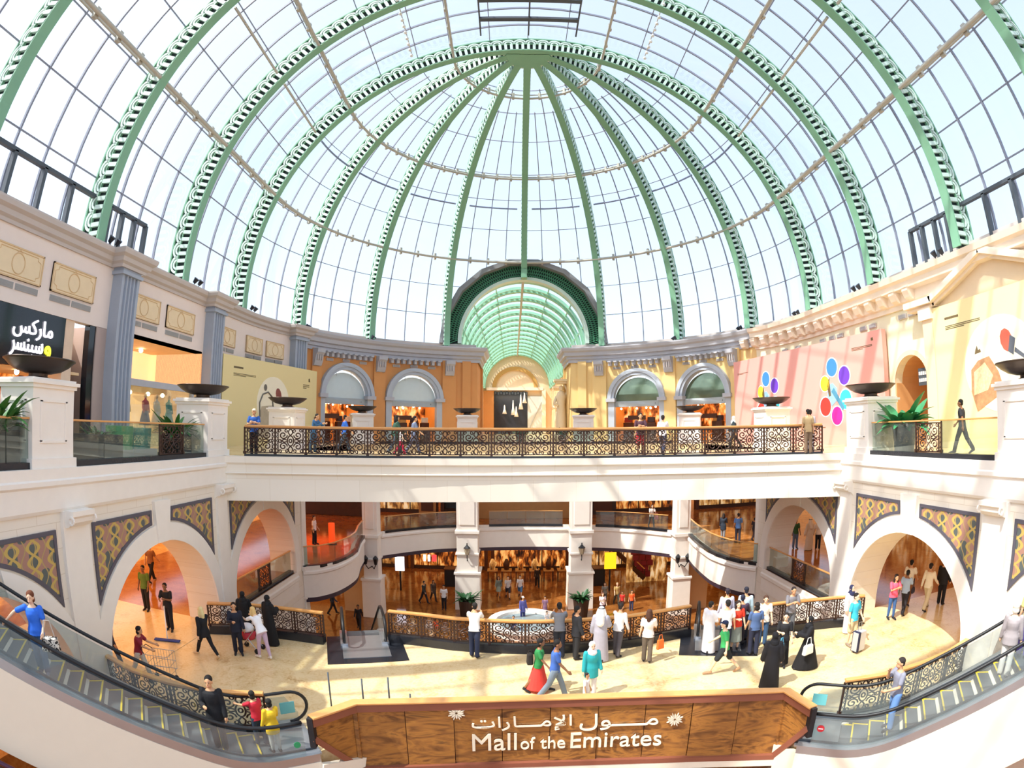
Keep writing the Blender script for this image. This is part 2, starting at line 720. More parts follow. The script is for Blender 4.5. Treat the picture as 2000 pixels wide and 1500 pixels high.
# maintenance rail in lengths between the ribs
mr = thing('maintenance_rail', 'blue grey maintenance rail in short lengths between the lower two roof rings', 'rail', (X0, YC, ZS + 10.3))
M_RAILB = mat('blue_grey_rail', '#7f8cae', 0.4, var=0.06)
hh, zz = 16.5 * cos(R(39.4)), ZS + 16.5 * sin(R(39.4))
for i in range(8):
    a0, a1 = 22.5 * i + 2.6, 22.5 * i + 19.9
    MB().tube([(X0 - hh * cos(R(a0 + (a1 - a0) * j / 6)), YC + hh * sin(R(a0 + (a1 - a0) * j / 6)), zz) for j in range(7)], 0.065, 6).build('rail_length', M_RAILB, mr)
for k in range(4):
    for s in (-1, 1):
        MB().tube([(X0 + s * hh, RIB_Y[k] - 0.5, zz), (X0 + s * hh, RIB_Y[k + 1] + 0.5, zz)], 0.075, 6).build('rail_length', M_STEEL, mr)

# glazing
EL = [0, 8, 16, 23.8, 32.5, 41, 48.4, 58, 66.5, 73.6]


def in_portal(x, y, z, r=6.55):
    return y > YC + 10 and (x - X0) ** 2 + (z - 8.2) ** 2 < r * r


win = 0
for k in range(6):
    ya, yb = RIB_Y[k], RIB_Y[k + 1]
    win += 1
    w = thing('window_%d' % win, 'glazed bay of the barrel roof, bay %d from the half dome' % (k + 1), 'window', (X0, (ya + yb) / 2, ZS))
    w['kind'] = 'structure'
    g = MB()
    T = [R(-1.5 + 183 * i / 45) for i in range(46)]
    vs = []
    for t in T:
        vs += [(X0 + R_GL * cos(t), ya, ZS + R_GL * sin(t)), (X0 + R_GL * cos(t), yb, ZS + R_GL * sin(t))]
    g.add(vs, [(2 * i, 2 * i + 1, 2 * i + 3, 2 * i + 2) for i in range(45)])
    g.build('glass', M_GLASSR, w, smooth=True)
    f = MB()
    for q in (0.25, 0.5, 0.75):
        y = ya + (yb - ya) * q
        f.bar([(X0 + (R_GL - 0.06) * cos(t), y, ZS + (R_GL - 0.06) * sin(t)) for t in T], 0.075, 0.12,
              updir=lambda i, T=T: (cos(T[i]), 0, sin(T[i])))
    for e in EL + [82, 90]:
        for s in ((1, -1) if e < 90 else (1,)):
            t = R(e)
            p = (X0 + s * (R_GL - 0.05) * cos(t), ZS + (R_GL - 0.05) * sin(t))
            f.bar([(p[0], ya, p[1]), (p[0], yb, p[1])], 0.05, 0.07, updir=(s * cos(t), 0, sin(t)))
    f.build('glazing_bars', M_BAR, w)
    if k in (1, 2, 3):
        d = MB()
        lo, hi = (ya - 2.9, ya) if k == 1 else (yb, ya)
        lo, hi = (yb, yb + 3.4) if k == 1 else (yb, ya)
        for s in (-1, 1):
            xx = X0 + s * (R_GL - 0.42)
            for q in range(5):
                y = lo + (hi - lo) * q / 4 if k != 1 else lo + 0.85 * q
                d.box((xx, y, ZS + 0.55), (0.22, 0.16, 1.95))
            d.box((xx, (lo + hi) / 2, ZS + 1.55), (0.22, hi - lo, 0.14))
        d.build('clerestory_frame', M_DARK, w)
for i in range(8):
    a0, a1 = -90 + 22.5 * i, -90 + 22.5 * (i + 1)
    win += 1
    w = thing('window_%d' % win, 'glazed gore of the half dome, gore %d from the left' % (i + 1), 'window', (X0, YC, ZS))
    w['kind'] = 'structure'

    def sp(a, e, r=R_GL):
        return (X0 + r * cos(R(e)) * sin(R(a)), YC + r * cos(R(e)) * cos(R(a)), ZS + r * sin(R(e)))
    g = MB()
    ne, na = 60, 10
    vs, fs = [], []
    for j in range(ne + 1):
        e = -1.5 + 91.4 * j / ne
        for q in range(na + 1):
            vs.append(sp(a0 + (a1 - a0) * q / na, min(e, 89.9)))
    for j in range(ne):
        for q in range(na):
            ii = (j * (na + 1) + q, j * (na + 1) + q + 1, (j + 1) * (na + 1) + q + 1, (j + 1) * (na + 1) + q)
            c = [sum(vs[t][d] for t in ii) / 4 for d in range(3)]
            if not in_portal(*c, r=6.3):
                fs.append(ii)
    g.add(vs, fs)
    g.build('glass', M_GLASSR, w, smooth=True)
    f = MB()

    def clipped(pts, wd, dp, upf):
        run = []
        for p in pts + [None]:
            if p is None or in_portal(*p, r=6.4):
                if len(run) > 1:
                    f.bar(run, wd, dp, updir=lambda i, run=run: Vector(run[i]) - Vector((X0, YC, ZS)))
                run = []
            else:
                run.append(p)
    for q in (0.25, 0.5, 0.75):
        a = a0 + (a1 - a0) * q
        top = 74 if q == 0.5 else 67
        clipped([sp(a, -1 + (top + 1) * j / 40, R_GL - 0.06) for j in range(41)], 0.06, 0.1, None)
    for e in EL:
        clipped([sp(a0 + (a1 - a0) * j / 10, e, R_GL - 0.05) for j in range(11)], 0.045, 0.06, None)
    f.build('glazing_bars', M_BAR, w)

# roof hatch bars near the crown and two strings of small lamps
gt = thing('roof_gantry', 'dark double bar gantry hanging under the crown of the roof', 'gantry', (X0, 23.5, 24.3))
for x in (-1.9, X0, 3.9):
    MB().box((x, 23.9, 24.62), (0.09, 4.6, 0.12)).build('hanger_bar', M_DARK, gt)
for y in (24.6, 22.9):
    MB().box((X0, y, 24.55), (5.8, 0.30, 0.16)).build('cross_bar', M_DARK, gt)
for s, lb in ((-1, 'left'), (1, 'right')):
    o = thing('lamp_string', 'string of small white lamps along the roof bars, %s of the gantry' % ('west' if s < 0 else 'east'), 'lamp string', (X0 + s * 6.9, 22.0, 23.2))
    o['label'] = 'string of small white lamps hanging in the crown, on the %s side of the gantry' % lb
    ys = [18.8 + 0.55 * i for i in range(14)]
    xx, zz = X0 + s * 7.0, ZS + 15.6
    zz = ZS + sqrt(16.9 ** 2 - 7.0 ** 2) - 0.3
    MB().tube([(xx, ys[0], zz), (xx, ys[-1], zz)], 0.03, 5).build('cable', M_STEEL, o)
    for y in ys:
        MB().ball((xx, y, zz - 0.12), 0.11, 8, 5).build('lamp', mat('white_lamp_shell', '#f4f4f0', 0.4), o, smooth=True)
# ================================================================== floors, arcades, bridge
def marble_build(nt):
    a = f_noise(0.9, 6, 1.2)(nt)
    b = f_noise(5.0, 6, 2.0)(nt)
    mx = nt.nodes.new('ShaderNodeMath')
    mx.operation = 'MULTIPLY_ADD'
    mx.inputs[1].default_value = 0.45
    nt.links.new(b, mx.inputs[0])
    ml = nt.nodes.new('ShaderNodeMath')
    ml.operation = 'MULTIPLY'
    ml.inputs[1].default_value = 0.55
    nt.links.new(a, ml.inputs[0])
    nt.links.new(ml.outputs[0], mx.inputs[2])
    return mx.outputs[0]


M_MARBLE = ramp_mat('honey_marble', [(0.28, '#b98f56'), (0.42, '#dfc18e'), (0.55, '#e9d1a2'), (0.75, '#d4b47c')], 0.18, marble_build)
M_MARBLEB = ramp_mat('lamplit_marble', [(0.25, '#7c441c'), (0.5, '#a96a30'), (0.75, '#bf8446')], 0.10, marble_build)  # honey marble again, warm lamplight and lack of sun put into its colour
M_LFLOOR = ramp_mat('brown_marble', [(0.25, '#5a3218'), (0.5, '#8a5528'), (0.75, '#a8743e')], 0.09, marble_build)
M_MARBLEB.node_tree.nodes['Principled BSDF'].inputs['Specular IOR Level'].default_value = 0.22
M_CEIL = mat('warm_plaster_ceiling', '#e3cda8', 0.8, var=0.04)
M_REVEAL = mat('beige_reveal', '#dcc6a6', 0.7, var=0.05)

# front edge of the gallery bridge: a shallow arc, hollow towards the camera
BR = 26.6
BCY = 20.1 - BR


def bridge_y(x, off=0.0):
    return BCY + sqrt((BR + off) ** 2 - (x - X0) ** 2)


bx = [XL + (XR - XL) * i / 24 for i in range(25)]
bridge_front = [(x, bridge_y(x)) for x in bx]

# ground floor
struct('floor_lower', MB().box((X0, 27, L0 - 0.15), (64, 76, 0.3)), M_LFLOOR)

# upper deck (gallery floor) in three pieces
rear_edge = [(XL, 24.6), (XL, 33.2), (-8.9, 35.0), (-6.3, 36.5), (-3.0, 37.2), (1.0, 37.5), (5.0, 37.2), (8.3, 36.5), (10.9, 35.0), (XR, 33.2), (XR, 24.6)]
dk = MB()
GL, GR = XL - 0.04, XR + 0.04
dk.prism([(GL, 6.9), (GL, 24.6), (GL, 46), (-22, 46), (-22, 6.9)], -1.15, 0)
dk.prism([(GR, 6.9), (24, 6.9), (24, 46), (GR, 46), (GR, 24.6)], -1.15, 0)
dk.prism(bridge_front + [(XR, 24.6), (XL, 24.6)], -1.15, 0)
dk.prism(list(reversed(rear_edge)) + [(XL, 46), (XR, 46)], -1.15, 0)
dk.prism([(-12, 46), (14, 46), (14, 97), (-12, 97)], -1.15, 0)
struct('floor_gallery', dk, M_MARBLE)

# concourse floor (L1)
f1 = MB()
back = [(12.4, 15.3), (9.6, 16.05), (8.1, 16.1), (7.9, 16.4), (6.0, 17.2), (5.5, 16.8), (3.6, 16.4), (1.0, 16.15),
        (-1.6, 16.4), (-3.5, 16.85), (-4.0, 17.2), (-5.9, 16.4), (-6.2, 16.1), (-7.8, 16.05), (-10.4, 15.3)]
front = [(-10.4, 10.0), (-9.8, 9.85), (-8.3, 9.65), (-6.8, 9.65), (-5.6, 10.0), (-4.25, 9.75), (-3.55, 10.65), (-1.2, 11.1), (1.2, 11.2), (3.6, 11.05),
         (6.1, 10.4), (6.4, 9.4), (7.6, 9.8), (8.8, 9.6), (10.3, 9.6), (12.4, 9.95)]
f1.prism(front + back, L1 - 1.0, L1)
f1.prism([(-16.5, 10.0), (XL + 0.0, 10.0), (XL + 0.0, 16.6), (-16.5, 16.6)], L1 - 0.4, L1 + 0.012)
f1.prism([(XR, 10.0), (18.5, 10.0), (18.5, 16.6), (XR, 16.6)], L1 - 0.4, L1 + 0.012)
struct('floor_concourse', f1, M_MARBLE)
f2 = MB()
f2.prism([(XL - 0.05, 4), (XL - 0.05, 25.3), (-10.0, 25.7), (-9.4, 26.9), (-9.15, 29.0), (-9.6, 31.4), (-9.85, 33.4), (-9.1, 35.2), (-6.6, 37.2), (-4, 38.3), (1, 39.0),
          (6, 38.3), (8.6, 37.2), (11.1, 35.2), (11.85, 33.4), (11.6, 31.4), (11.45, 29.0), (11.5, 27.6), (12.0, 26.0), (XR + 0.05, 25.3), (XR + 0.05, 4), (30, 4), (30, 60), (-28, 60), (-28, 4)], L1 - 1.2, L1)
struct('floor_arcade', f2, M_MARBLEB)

# ------------------------------------------------------------------ arcade walls
ARCH = [(6.1, 'near'), (13.5, 'middle'), (20.95, 'far')]
AR, AZ = 3.05, -5.45


def arc_open(yc, n=24, r=AR):
    return [(yc + r * cos(pi * i / n), AZ + r * sin(pi * i / n)) for i in range(n + 1)]


def arc_z(yc, y):
    return AZ + sqrt(AR * AR - (y - yc) ** 2)


def arcade2(name, x, s):
    w = MB()
    org, ax, ay, az = (x, 0, 0), (0, 1, 0), (0, 0, 1), (-s, 0, 0)

    def piece(poly):
        w.slab(poly, org, ax, ay, az, 0, 1.35)
    cols = [6.9 + 0.001, 9.75, 17.2, 25.0]
    n = 24
    # near quarter arch
    yc = 6.1
    arc = [p for p in arc_open(yc, n) if p[0] > 6.95]
    piece([(9.75, L1), (9.75, -0.02), (6.95, -0.02), (6.95, arc_z(yc, 6.95))] + list(reversed(arc)) + [(yc + AR, L1)])
    for yc, ya, yb in ((13.5, 9.75, 17.2), (20.95, 17.2, 25.0)):
        piece([(yb, L1), (yb, -0.02), (ya, -0.02), (ya, L1), (yc - AR, L1)] + list(reversed(arc_open(yc, n))) + [(yc + AR, L1)])
    piece([(6.95, L0), (25.0, L0), (25.0, L1 - 0.03), (6.95, L1 - 0.03)])
    o = struct(name, w, M_CREAM)
    # raised archivolts
    av = MB()
    for yc in (6.1, 13.5, 20.95):
        pts = [(yc + AR, L1 + 0.02)] + arc_open(yc, 32) + [(yc - AR, L1 + 0.02)]
        out = [(yc + AR + 0.55, L1 + 0.02)] + arc_open(yc, 32, AR + 0.55) + [(yc - AR - 0.55, L1 + 0.02)]
        if yc < 7:
            pts = [p for p in pts if p[0] > 7.0]
            out = [p for p in out if p[0] > 7.0]
        av.slab(pts + list(reversed(out)), org, ax, ay, az, -0.07, 0.0)
        if yc > 7:   # keystone
            av.slab([(yc - 0.30, AZ + AR + 0.0), (yc + 0.30, AZ + AR + 0.0), (yc + 0.42, -1.15), (yc - 0.42, -1.15)], org, ax, ay, az, -0.12, 0.0)
    struct('trim_arch_' + name[5:], av, M_MOULD)
    # fascia band, curb, pilaster strips and corbels
    tr = MB()
    path = [(x, 6.95, 0), (x, bridge_y(x) + 0.02, 0)]
    prof = [(0, -1.0), (0.06, -1.0), (0.10, -0.92), (0.10, -0.42), (0.16, -0.36), (0.16, -0.26), (0.12, -0.22), (0.12, 0.02), (0, 0.02)]
    if s < 0:
        path.reverse()
    tr.sweep(prof, path)
    tr.box((x + s * 0.05, 9.72, -3.6), (0.12, 0.95, 5.2))
    tr.box((x + s * 0.05, 17.2, -3.6), (0.12, 0.7, 5.2))
    p2 = [(x, 17.75, L1), (x, 24.2, L1)]
    if s < 0:
        p2.reverse()
    tr.sweep([(0, -1.1), (0.05, -1.1), (0.05, -0.45), (0.12, -0.38), (0.12, -0.22), (0.06, -0.16), (0.06, 0.02), (0, 0.02)], p2)
    struct('trim_fascia_' + name[5:], tr, M_MOULD)
    for yc in (9.72, 17.2):
        cb = thing('stone_corbel', '', 'corbel', (x, yc, -1.1))
        side = 'left' if s > 0 else 'right'
        cb['label'] = 'cream scrolled corbel under the %s arcade fascia, %s' % (side, 'over the nearer pier' if yc < 12 else 'beside the bridge')
        c = MB()
        c.sweep([(0, 0.12), (0.42, 0.12), (0.42, 0.0), (0.36, -0.06), (0.34, -0.16), (0.24, -0.26), (0.1, -0.30), (0.0, -0.42)],
                [(x, yc - 0.4 * s, -1.1), (x, yc + 0.4 * s, -1.1)])
        c.build('corbel_block', M_MOULD, cb)
        c = MB()
        for q in (-1, 1):
            c.tube([(x + s * (0.36 + 0.09 * cos(w)), yc + q * 0.41, -1.2 + 0.09 * sin(w)) for w in [2 * pi * k / 10 for k in range(10)]], 0.03, 5, closed=True)
        c.build_each('scroll', M_MOULD, cb)
    return o


arcade2('wall_left', XL, 1)
arcade2('wall_right', XR, -1)

# mosaic panels in the spandrels
def mosaic_mat():
    m = bpy.data.materials.new('gilt_mosaic')
    m.use_nodes = True
    nt = m.node_tree
    b = nt.nodes['Principled BSDF']
    b.inputs['Roughness'].default_value = 0.55
    tc = nt.nodes.new('ShaderNodeTexCoord')
    sp = nt.nodes.new('ShaderNodeSeparateXYZ')
    nt.links.new(tc.outputs['Object'], sp.inputs[0])

    def mth(op, a, bb=None, c=None):
        n = nt.nodes.new('ShaderNodeMath')
        n.operation = op
        for i, v in enumerate((a, bb, c)):
            if v is None:
                continue
            if isinstance(v, (int, float)):
                n.inputs[i].default_value = v
            else:
                nt.links.new(v, n.inputs[i])
        return n.outputs[0]
    u, v = mth('MULTIPLY', sp.outputs['Y'], 1.5), mth('MULTIPLY', sp.outputs['Z'], 1.5)
    sv = mth('SINE', mth('MULTIPLY', v, 2 * pi))
    su = mth('SINE', mth('MULTIPLY', u, 2 * pi))
    l1 = mth('ABSOLUTE', mth('SINE', mth('MULTIPLY', mth('ADD', u, mth('MULTIPLY', sv, 0.27)), pi * 1.0)))
    l2 = mth('ABSOLUTE', mth('SINE', mth('MULTIPLY', mth('SUBTRACT', u, mth('MULTIPLY', sv, 0.27)), pi * 1.0)))
    gold = mth('LESS_THAN', mth('MINIMUM', l1, l2), 0.26)
    l3 = mth('ABSOLUTE', mth('SINE', mth('MULTIPLY', mth('ADD', mth('ADD', u, 0.5), mth('MULTIPLY', sv, 0.12)), pi * 2.0)))
    thin = mth('LESS_THAN', l3, 0.18)
    dark = mth('GREATER_THAN', mth('MULTIPLY', mth('SINE', mth('MULTIPLY', v, 1.1 * pi)), mth('COSINE', mth('MULTIPLY', u, 2 * pi))), 0.12)

    def mix(f, a, bcol):
        n = nt.nodes.new('ShaderNodeMix')
        n.data_type = 'RGBA'
        nt.links.new(f, n.inputs['Factor'])
        if isinstance(a, tuple):
            n.inputs['A'].default_value = a
        else:
            nt.links.new(a, n.inputs['A'])
        n.inputs['B'].default_value = bcol
        return n.outputs['Result']
    c = mix(dark, lin('#a97f70'), lin('#5a615f'))
    c = mix(thin, c, lin('#b39a62'))
    c = mix(gold, c, lin('#c7a95c'))
    nt.links.new(c, b.inputs['Base Color'])
    return m


M_MOSAIC = mosaic_mat()
M_MBORD = mat('mosaic_border', '#585560', 0.5, var=0.1)


def spandrel(x, s, yc, sgn, label, ylim):
    """sgn -1: the side of smaller y"""
    def outline(inset):
        r = AR + 0.60 + inset
        top = -1.40 - inset
        ya = yc + sgn * (0.50 + inset)
        yb = ylim - sgn * inset
        dy = abs(yb - yc)
        pts = [(ya, top), (yb, top)]
        a0 = math.acos(min(1, dy / r))
        a1 = math.acos(min(1, abs(ya - yc) / r))
        for i in range(13):
            a = a0 + (a1 - a0) * i / 12
            pts.append((yc + sgn * r * cos(a), AZ + r * sin(a)))
        return pts
    o = thing('mosaic_panel', label, 'mosaic panel', (x, (yc + ylim) / 2, -2.2))
    P = outline(0.0)
    Q = outline(0.10)
    a = MB().slab(Q, (x, 0, 0), (0, 1, 0), (0, 0, 1), (s, 0, 0), 0.002, 0.03)
    a.build('mosaic_field', M_MOSAIC, o)
    b = MB()
    n = len(P)
    for k in range(n):
        l = (k + 1) % n
        vs = []
        for d in (0.001, 0.05):
            vs += [(x + s * d, *P[k]), (x + s * d, *P[l]), (x + s * d, *Q[l]), (x + s * d, *Q[k])]
        b.add(vs, [(4, 5, 6, 7), (0, 1, 5, 4), (2, 3, 7, 6)])
    b.build('border', M_MBORD, o)


for x, s, side in ((XL, 1, 'left'), (XR, -1, 'right')):
    spandrel(x, s, 6.1, 1, 'gilt mosaic spandrel over the arch beside the upper flight of the %s escalator' % side, 9.03)
    spandrel(x, s, 13.5, -1, 'gilt mosaic spandrel on the near shoulder of the %s middle arch' % side, 10.37)
    spandrel(x, s, 13.5, 1, 'gilt mosaic spandrel on the far shoulder of the %s middle arch' % side, 16.55)
    spandrel(x, s, 20.95, -1, 'gilt mosaic spandrel on the near shoulder of the %s far arch, partly behind the bridge' % side, 17.85)
    spandrel(x, s, 20.95, 1, 'gilt mosaic spandrel on the far shoulder of the %s far arch, beyond the bridge' % side, 24.1)

# bridge fascia
bf = MB()
prof = [(0, 0.02), (0.16, 0.02), (0.16, -0.18), (0.12, -0.22), (0.20, -0.30), (0.20, -0.40), (0.08, -0.50), (0.06, -0.98), (0.12, -1.02), (0.06, -1.06), (0.06, -1.58), (0, -1.58)]
prof = [(0, 0.02), (0.14, 0.02), (0.14, -0.22), (0.06, -0.30), (0.06, -0.56), (0.12, -0.60), (0.02, -0.68), (0.02, -1.62), (-0.5, -1.62), (-0.5, 0.0)]
bf.sweep(prof, [(x, y, 0) for x, y in bridge_front])
struct('wall_bridge', bf, M_CREAMX)
sf = MB()
sf.prism([(x, y + 0.05) for x, y in bridge_front] + [(XR, 24.6), (XL, 24.6)], -1.62, -1.16)
struct('ceiling_bridge', sf, M_PLASTER)

# rear balcony fascias (L1) and lower edge
balc = [(XL, 24.95), (-9.75, 25.4), (-9.1, 26.7), (-8.85, 29.0), (-9.3, 31.4), (-9.55, 33.3)]
balc_m = [(-8.8, 34.9), (-6.5, 36.9), (-4, 38.0), (1, 38.7), (6, 38.0), (8.5, 36.9), (10.8, 34.9)]
balc_r = [(11.55, 33.3), (11.3, 31.4), (11.15, 29.0), (11.2, 27.6), (11.7, 25.8), (XR, 24.9)]


def smooth_line(pts, n=6):
    P = [Vector((p[0], p[1], 0)) for p in pts]
    out = []
    for i in range(len(P) - 1):
        p0, p1, p2, p3 = P[max(i - 1, 0)], P[i], P[i + 1], P[min(i + 2, len(P) - 1)]
        for k in range(n):
            t = k / n
            q = 0.5 * ((2 * p1) + (p2 - p0) * t + (2 * p0 - 5 * p1 + 4 * p2 - p3) * t * t + (3 * p1 - p0 - 3 * p2 + p3) * t ** 3)
            out.append((q.x, q.y))
    out.append((P[-1].x, P[-1].y))
    return out


BALC = [smooth_line(b) for b in (balc, balc_m, balc_r)]
fas = MB()
edge = MB()
for line in BALC:
    pr = [(-0.05, 0.12), (0.10, 0.12), (0.10, -0.10), (0.16, -0.16), (0.16, -0.28), (0.06, -0.36), (0.06, -1.55), (-0.4, -1.55), (-0.4, 0.0)]
    fas.sweep(pr, [(x, y, L1) for x, y in line])
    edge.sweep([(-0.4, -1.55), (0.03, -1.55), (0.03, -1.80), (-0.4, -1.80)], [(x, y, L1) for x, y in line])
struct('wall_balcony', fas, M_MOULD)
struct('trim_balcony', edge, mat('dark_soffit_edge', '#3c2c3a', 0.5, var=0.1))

# rear columns from the lower floor to the gallery
for i, (x, y, w, lamp) in enumerate([(-3.05, 36.9, 1.45, True), (4.75, 36.9, 1.45, True), (-9.2, 34.2, 1.0, False), (11.2, 34.2, 1.0, False),
                                     (-10.6, 25.2, 0.55, False), (12.75, 25.2, 0.6, False)]):
    c = MB()
    c.box((x, y, (L0 - 1.15) / 2), (w, w, -L0 - 1.15))
    c.box((x, y, L0 + 1.3), (w + 0.3, w + 0.3, 2.6), 0, 0.97)
    c.box((x, y, L0 + 2.68), (w + 0.4, w + 0.4, 0.16))
    c.box((x, y, L1 + 0.0), (w + 0.22, w + 0.22, 0.22))
    c.box((x, y, L1 - 1.55), (w + 0.16, w + 0.16, 0.14))
    c.box((x, y - 0.02, L1 + 2.1), (w - 0.4, w + 0.06, 3.2))
    struct('pillar_%d' % (i + 1), c, M_MOULD, bevel=0.02)

# outer shells: what closes the view behind the arcades and below
sh = MB()
sh.box((-28.1, 30, -6), (0.2, 60, 12))
sh.box((30.1, 30, -6), (0.2, 60, 12))
struct('wall_outer', sh, mat('amber_wall', '#b98552', 0.6, var=0.15, scale=0.6))
rb = MB()
rb.box((X0, 60.2, -6), (60, 0.2, 12))
struct('wall_rear', rb, mat('amber_wall_rear', '#b07c4c', 0.6, var=0.2, scale=0.5))
# ================================================================== gallery facades
RF = 16.5
WX_L, WX_R = X0 - RF, X0 + RF


def cyl(a, d, z):
    """point on the apse wall: angle from straight ahead (degrees, + to the right), d metres in front of it"""
    return (X0 + (RF - d) * sin(R(a)), YC + (RF - d) * cos(R(a)), z)


def bent(poly, d0, d1, umap):
    """polygon in (u metres along wall, z) wrapped on the apse wall, u measured from angle umap"""
    from mathutils.geometry import tessellate_polygon
    n = len(poly)

    def P(u, z, d):
        return cyl(umap + u / RF * 180 / pi, d, z)
    A = [P(u, z, d0) for u, z in poly]
    B = [P(u, z, d1) for u, z in poly]
    mb = MB()
    mb.add(A + B, [(i, (i + 1) % n, n + (i + 1) % n, n + i) for i in range(n)])
    tri = tessellate_polygon([[Vector((u, z, 0)) for u, z in poly]])
    mb.add(B, [tuple(t) for t in tri])
    mb.add(A, [tuple(reversed(t)) for t in tri])
    return mb


def bent_grid(u0, u1, z0, z1, d0, d1, umap):
    """straight-topped piece of wall wrapped on the apse wall"""
    n = max(2, int(abs(u1 - u0) / 0.5))
    mb = MB()
    vs, fs = [], []
    for i in range(n + 1):
        a = umap + (u0 + (u1 - u0) * i / n) / RF * 180 / pi
        vs += [cyl(a, d0, z0), cyl(a, d1, z0), cyl(a, d1, z1), cyl(a, d0, z1)]
    for i in range(n):
        for k in range(4):
            l = (k + 1) % 4
            fs.append((4 * i + k, 4 * i + l, 4 * i + 4 + l, 4 * i + 4 + k))
    fs += [(3, 2, 1, 0), tuple(4 * n + k for k in range(4))]
    return mb.add(vs, fs)


def bent_arch(z1, d0, d1, ac, ext):
    """wall bay with a round-headed opening, from -ext to +ext metres about the arch centre"""
    us = [-ext] + [-AW * cos(pi * i / 20) for i in range(21)] + [ext]
    mb = MB()

    def P(u, z, d):
        return cyl(ac + u / RF * 180 / pi, d, z)
    zl = lambda u: AH + sqrt(max(0, AW * AW - u * u))
    for a, b in zip(us, us[1:]):
        za, zb = (0, 0) if (a < -AW + 1e-6 and b < -AW + 1e-6) or a > AW - 1e-6 else (zl(a), zl(b))
        vs = [P(a, za, d0), P(b, zb, d0), P(b, z1, d0), P(a, z1, d0), P(a, za, d1), P(b, zb, d1), P(b, z1, d1), P(a, z1, d1)]
        mb.add(vs, [(4, 5, 6, 7), (3, 2, 1, 0), (0, 1, 5, 4), (2, 3, 7, 6)])
    for u in (-AW, AW):
        mb.add([P(u, 0, d0), P(u, 0, d1), P(u, AH, d1), P(u, AH, d0)], [(0, 1, 2, 3)])
    return mb


def join(*ms):
    o = MB()
    for m in ms:
        o.add(m.v, m.f)
    return o


M_FRIEZE = mat('rose_cream_plaster', '#ecdcd2', 0.75, var=0.03)
M_TAUPE = mat('taupe_stone', '#b5a199', 0.7, var=0.05)
M_CORN = mat('cornice_stone', '#c4bbb7', 0.65, var=0.04)
M_CORNW = mat('cornice_cream', '#f6e6d2', 0.65, var=0.04)
M_PANEL = mat('relief_cream', '#ead3ae', 0.7, var=0.05)
M_PANLN = mat('relief_line', '#d9b98d', 0.7, var=0.05)
M_VENT = mat('vent_grey', '#a9a7a6', 0.5, var=0.08)
M_ORANGE = mat('terracotta_plaster', '#d6965a', 0.75, var=0.06, scale=1.5)
M_ORANGED = mat('terracotta_deep', '#b9733c', 0.75, var=0.06, scale=1.5)
M_YELLOW = mat('ochre_plaster', '#ecca8a', 0.75, var=0.05, scale=1.5)
M_LEMON = mat('pale_lemon_plaster', '#eee6c6', 0.75, var=0.04)
M_BUFF = mat('buff_plaster', '#e8cfae', 0.75, var=0.04)

# ---- left facade: frieze band with relief panels over the shop fronts
fw = MB()
ys = [6.9, YC]
fw.box((WX_L - 0.2, (6.9 + YC) / 2, 6.0), (0.4, YC - 6.9, 2.8))
arcN = [(X0 - RF - 0.0, YC)]
seg_a = [-90 + 3 * i for i in range(8)] + [-66.4]
fw = join(fw, bent_grid(0, 6.85, 4.62, 7.4, -0.4, 0.0, -90))
struct('wall_frieze', fw, M_FRIEZE)
# side walls between the shops
rv = MB()
for y0, y1 in ((15.62, 17.3), (23.55, 24.9)):
    rv.box((WX_L - 1.5, (y0 + y1) / 2, 2.3), (3.0, y1 - y0, 4.62))
rv.box((WX_L - 0.25, 26.2, 2.3), (0.4, 2.8, 4.6))
struct('wall_shop_piers', rv, M_TAUPE)
bk = bent_grid(0, 6.85, 0, 4.62, -0.4, 0.0, -90)
struct('wall_behind_hoarding', bk, M_FRIEZE)

# pilasters (fluted)


def pilaster(mb, c, t, n, w, dep, z0, z1):
    """c centre on the wall (x, y), t along the wall, n out of the wall"""
    c, t, n = Vector((*c, 0)), Vector((*t, 0)), Vector((*n, 0))
    k = 4
    prof = [(-w / 2, 0), (-w / 2, dep)]
    fwid = (w - 0.24) / k
    for i in range(k):
        u = -w / 2 + 0.12 + fwid * i
        prof += [(u + 0.03, dep), (u + 0.06, dep - 0.09), (u + fwid - 0.06, dep - 0.09), (u + fwid - 0.03, dep)]
    prof += [(w / 2, dep), (w / 2, 0)]
    poly = []
    for u, d in prof:
        p = c + t * u + n * d
        poly.append((p.x, p.y))
    mb.prism(poly, z0, z1)
    for za, zb, e in ((0, 0.5, 0.12), (z1, z1 + 0.14, 0.1), (z1 + 0.14, z1 + 0.3, 0.02)):
        p2 = []
        for u, d in ((-w / 2 - e, 0), (-w / 2 - e, dep + e), (w / 2 + e, dep + e), (w / 2 + e, 0)):
            p = c + t * u + n * d
            p2.append((p.x, p.y))
        mb.prism(p2, za, zb)


for i, (c, t, n, lab) in enumerate([((WX_L, 16.8), (0, 1), (1, 0), 'between the dark shop front and the warm lit shop'),
                                    ((WX_L, 24.25), (0, 1), (1, 0), 'between the warm lit shop and the yellow hoarding'),
                                    (cyl(-68.8, 0, 0)[:2], (cos(R(-68.8)), -sin(R(-68.8))), (-sin(R(-68.8)), -cos(R(-68.8))), '')]):
    pm = MB()
    pilaster(pm, c, t, n, 1.15, 0.55, 0.0, 6.75)
    struct('pillar_fluted_%d' % (i + 1), pm, M_BLUEST)

# cornice left (plain), mitred round the pilasters
cor_prof = [(0, -0.62), (0.08, -0.62), (0.10, -0.50), (0.22, -0.42), (0.26, -0.26), (0.40, -0.16), (0.44, -0.02), (0.44, 0.05), (0.0, 0.05)]


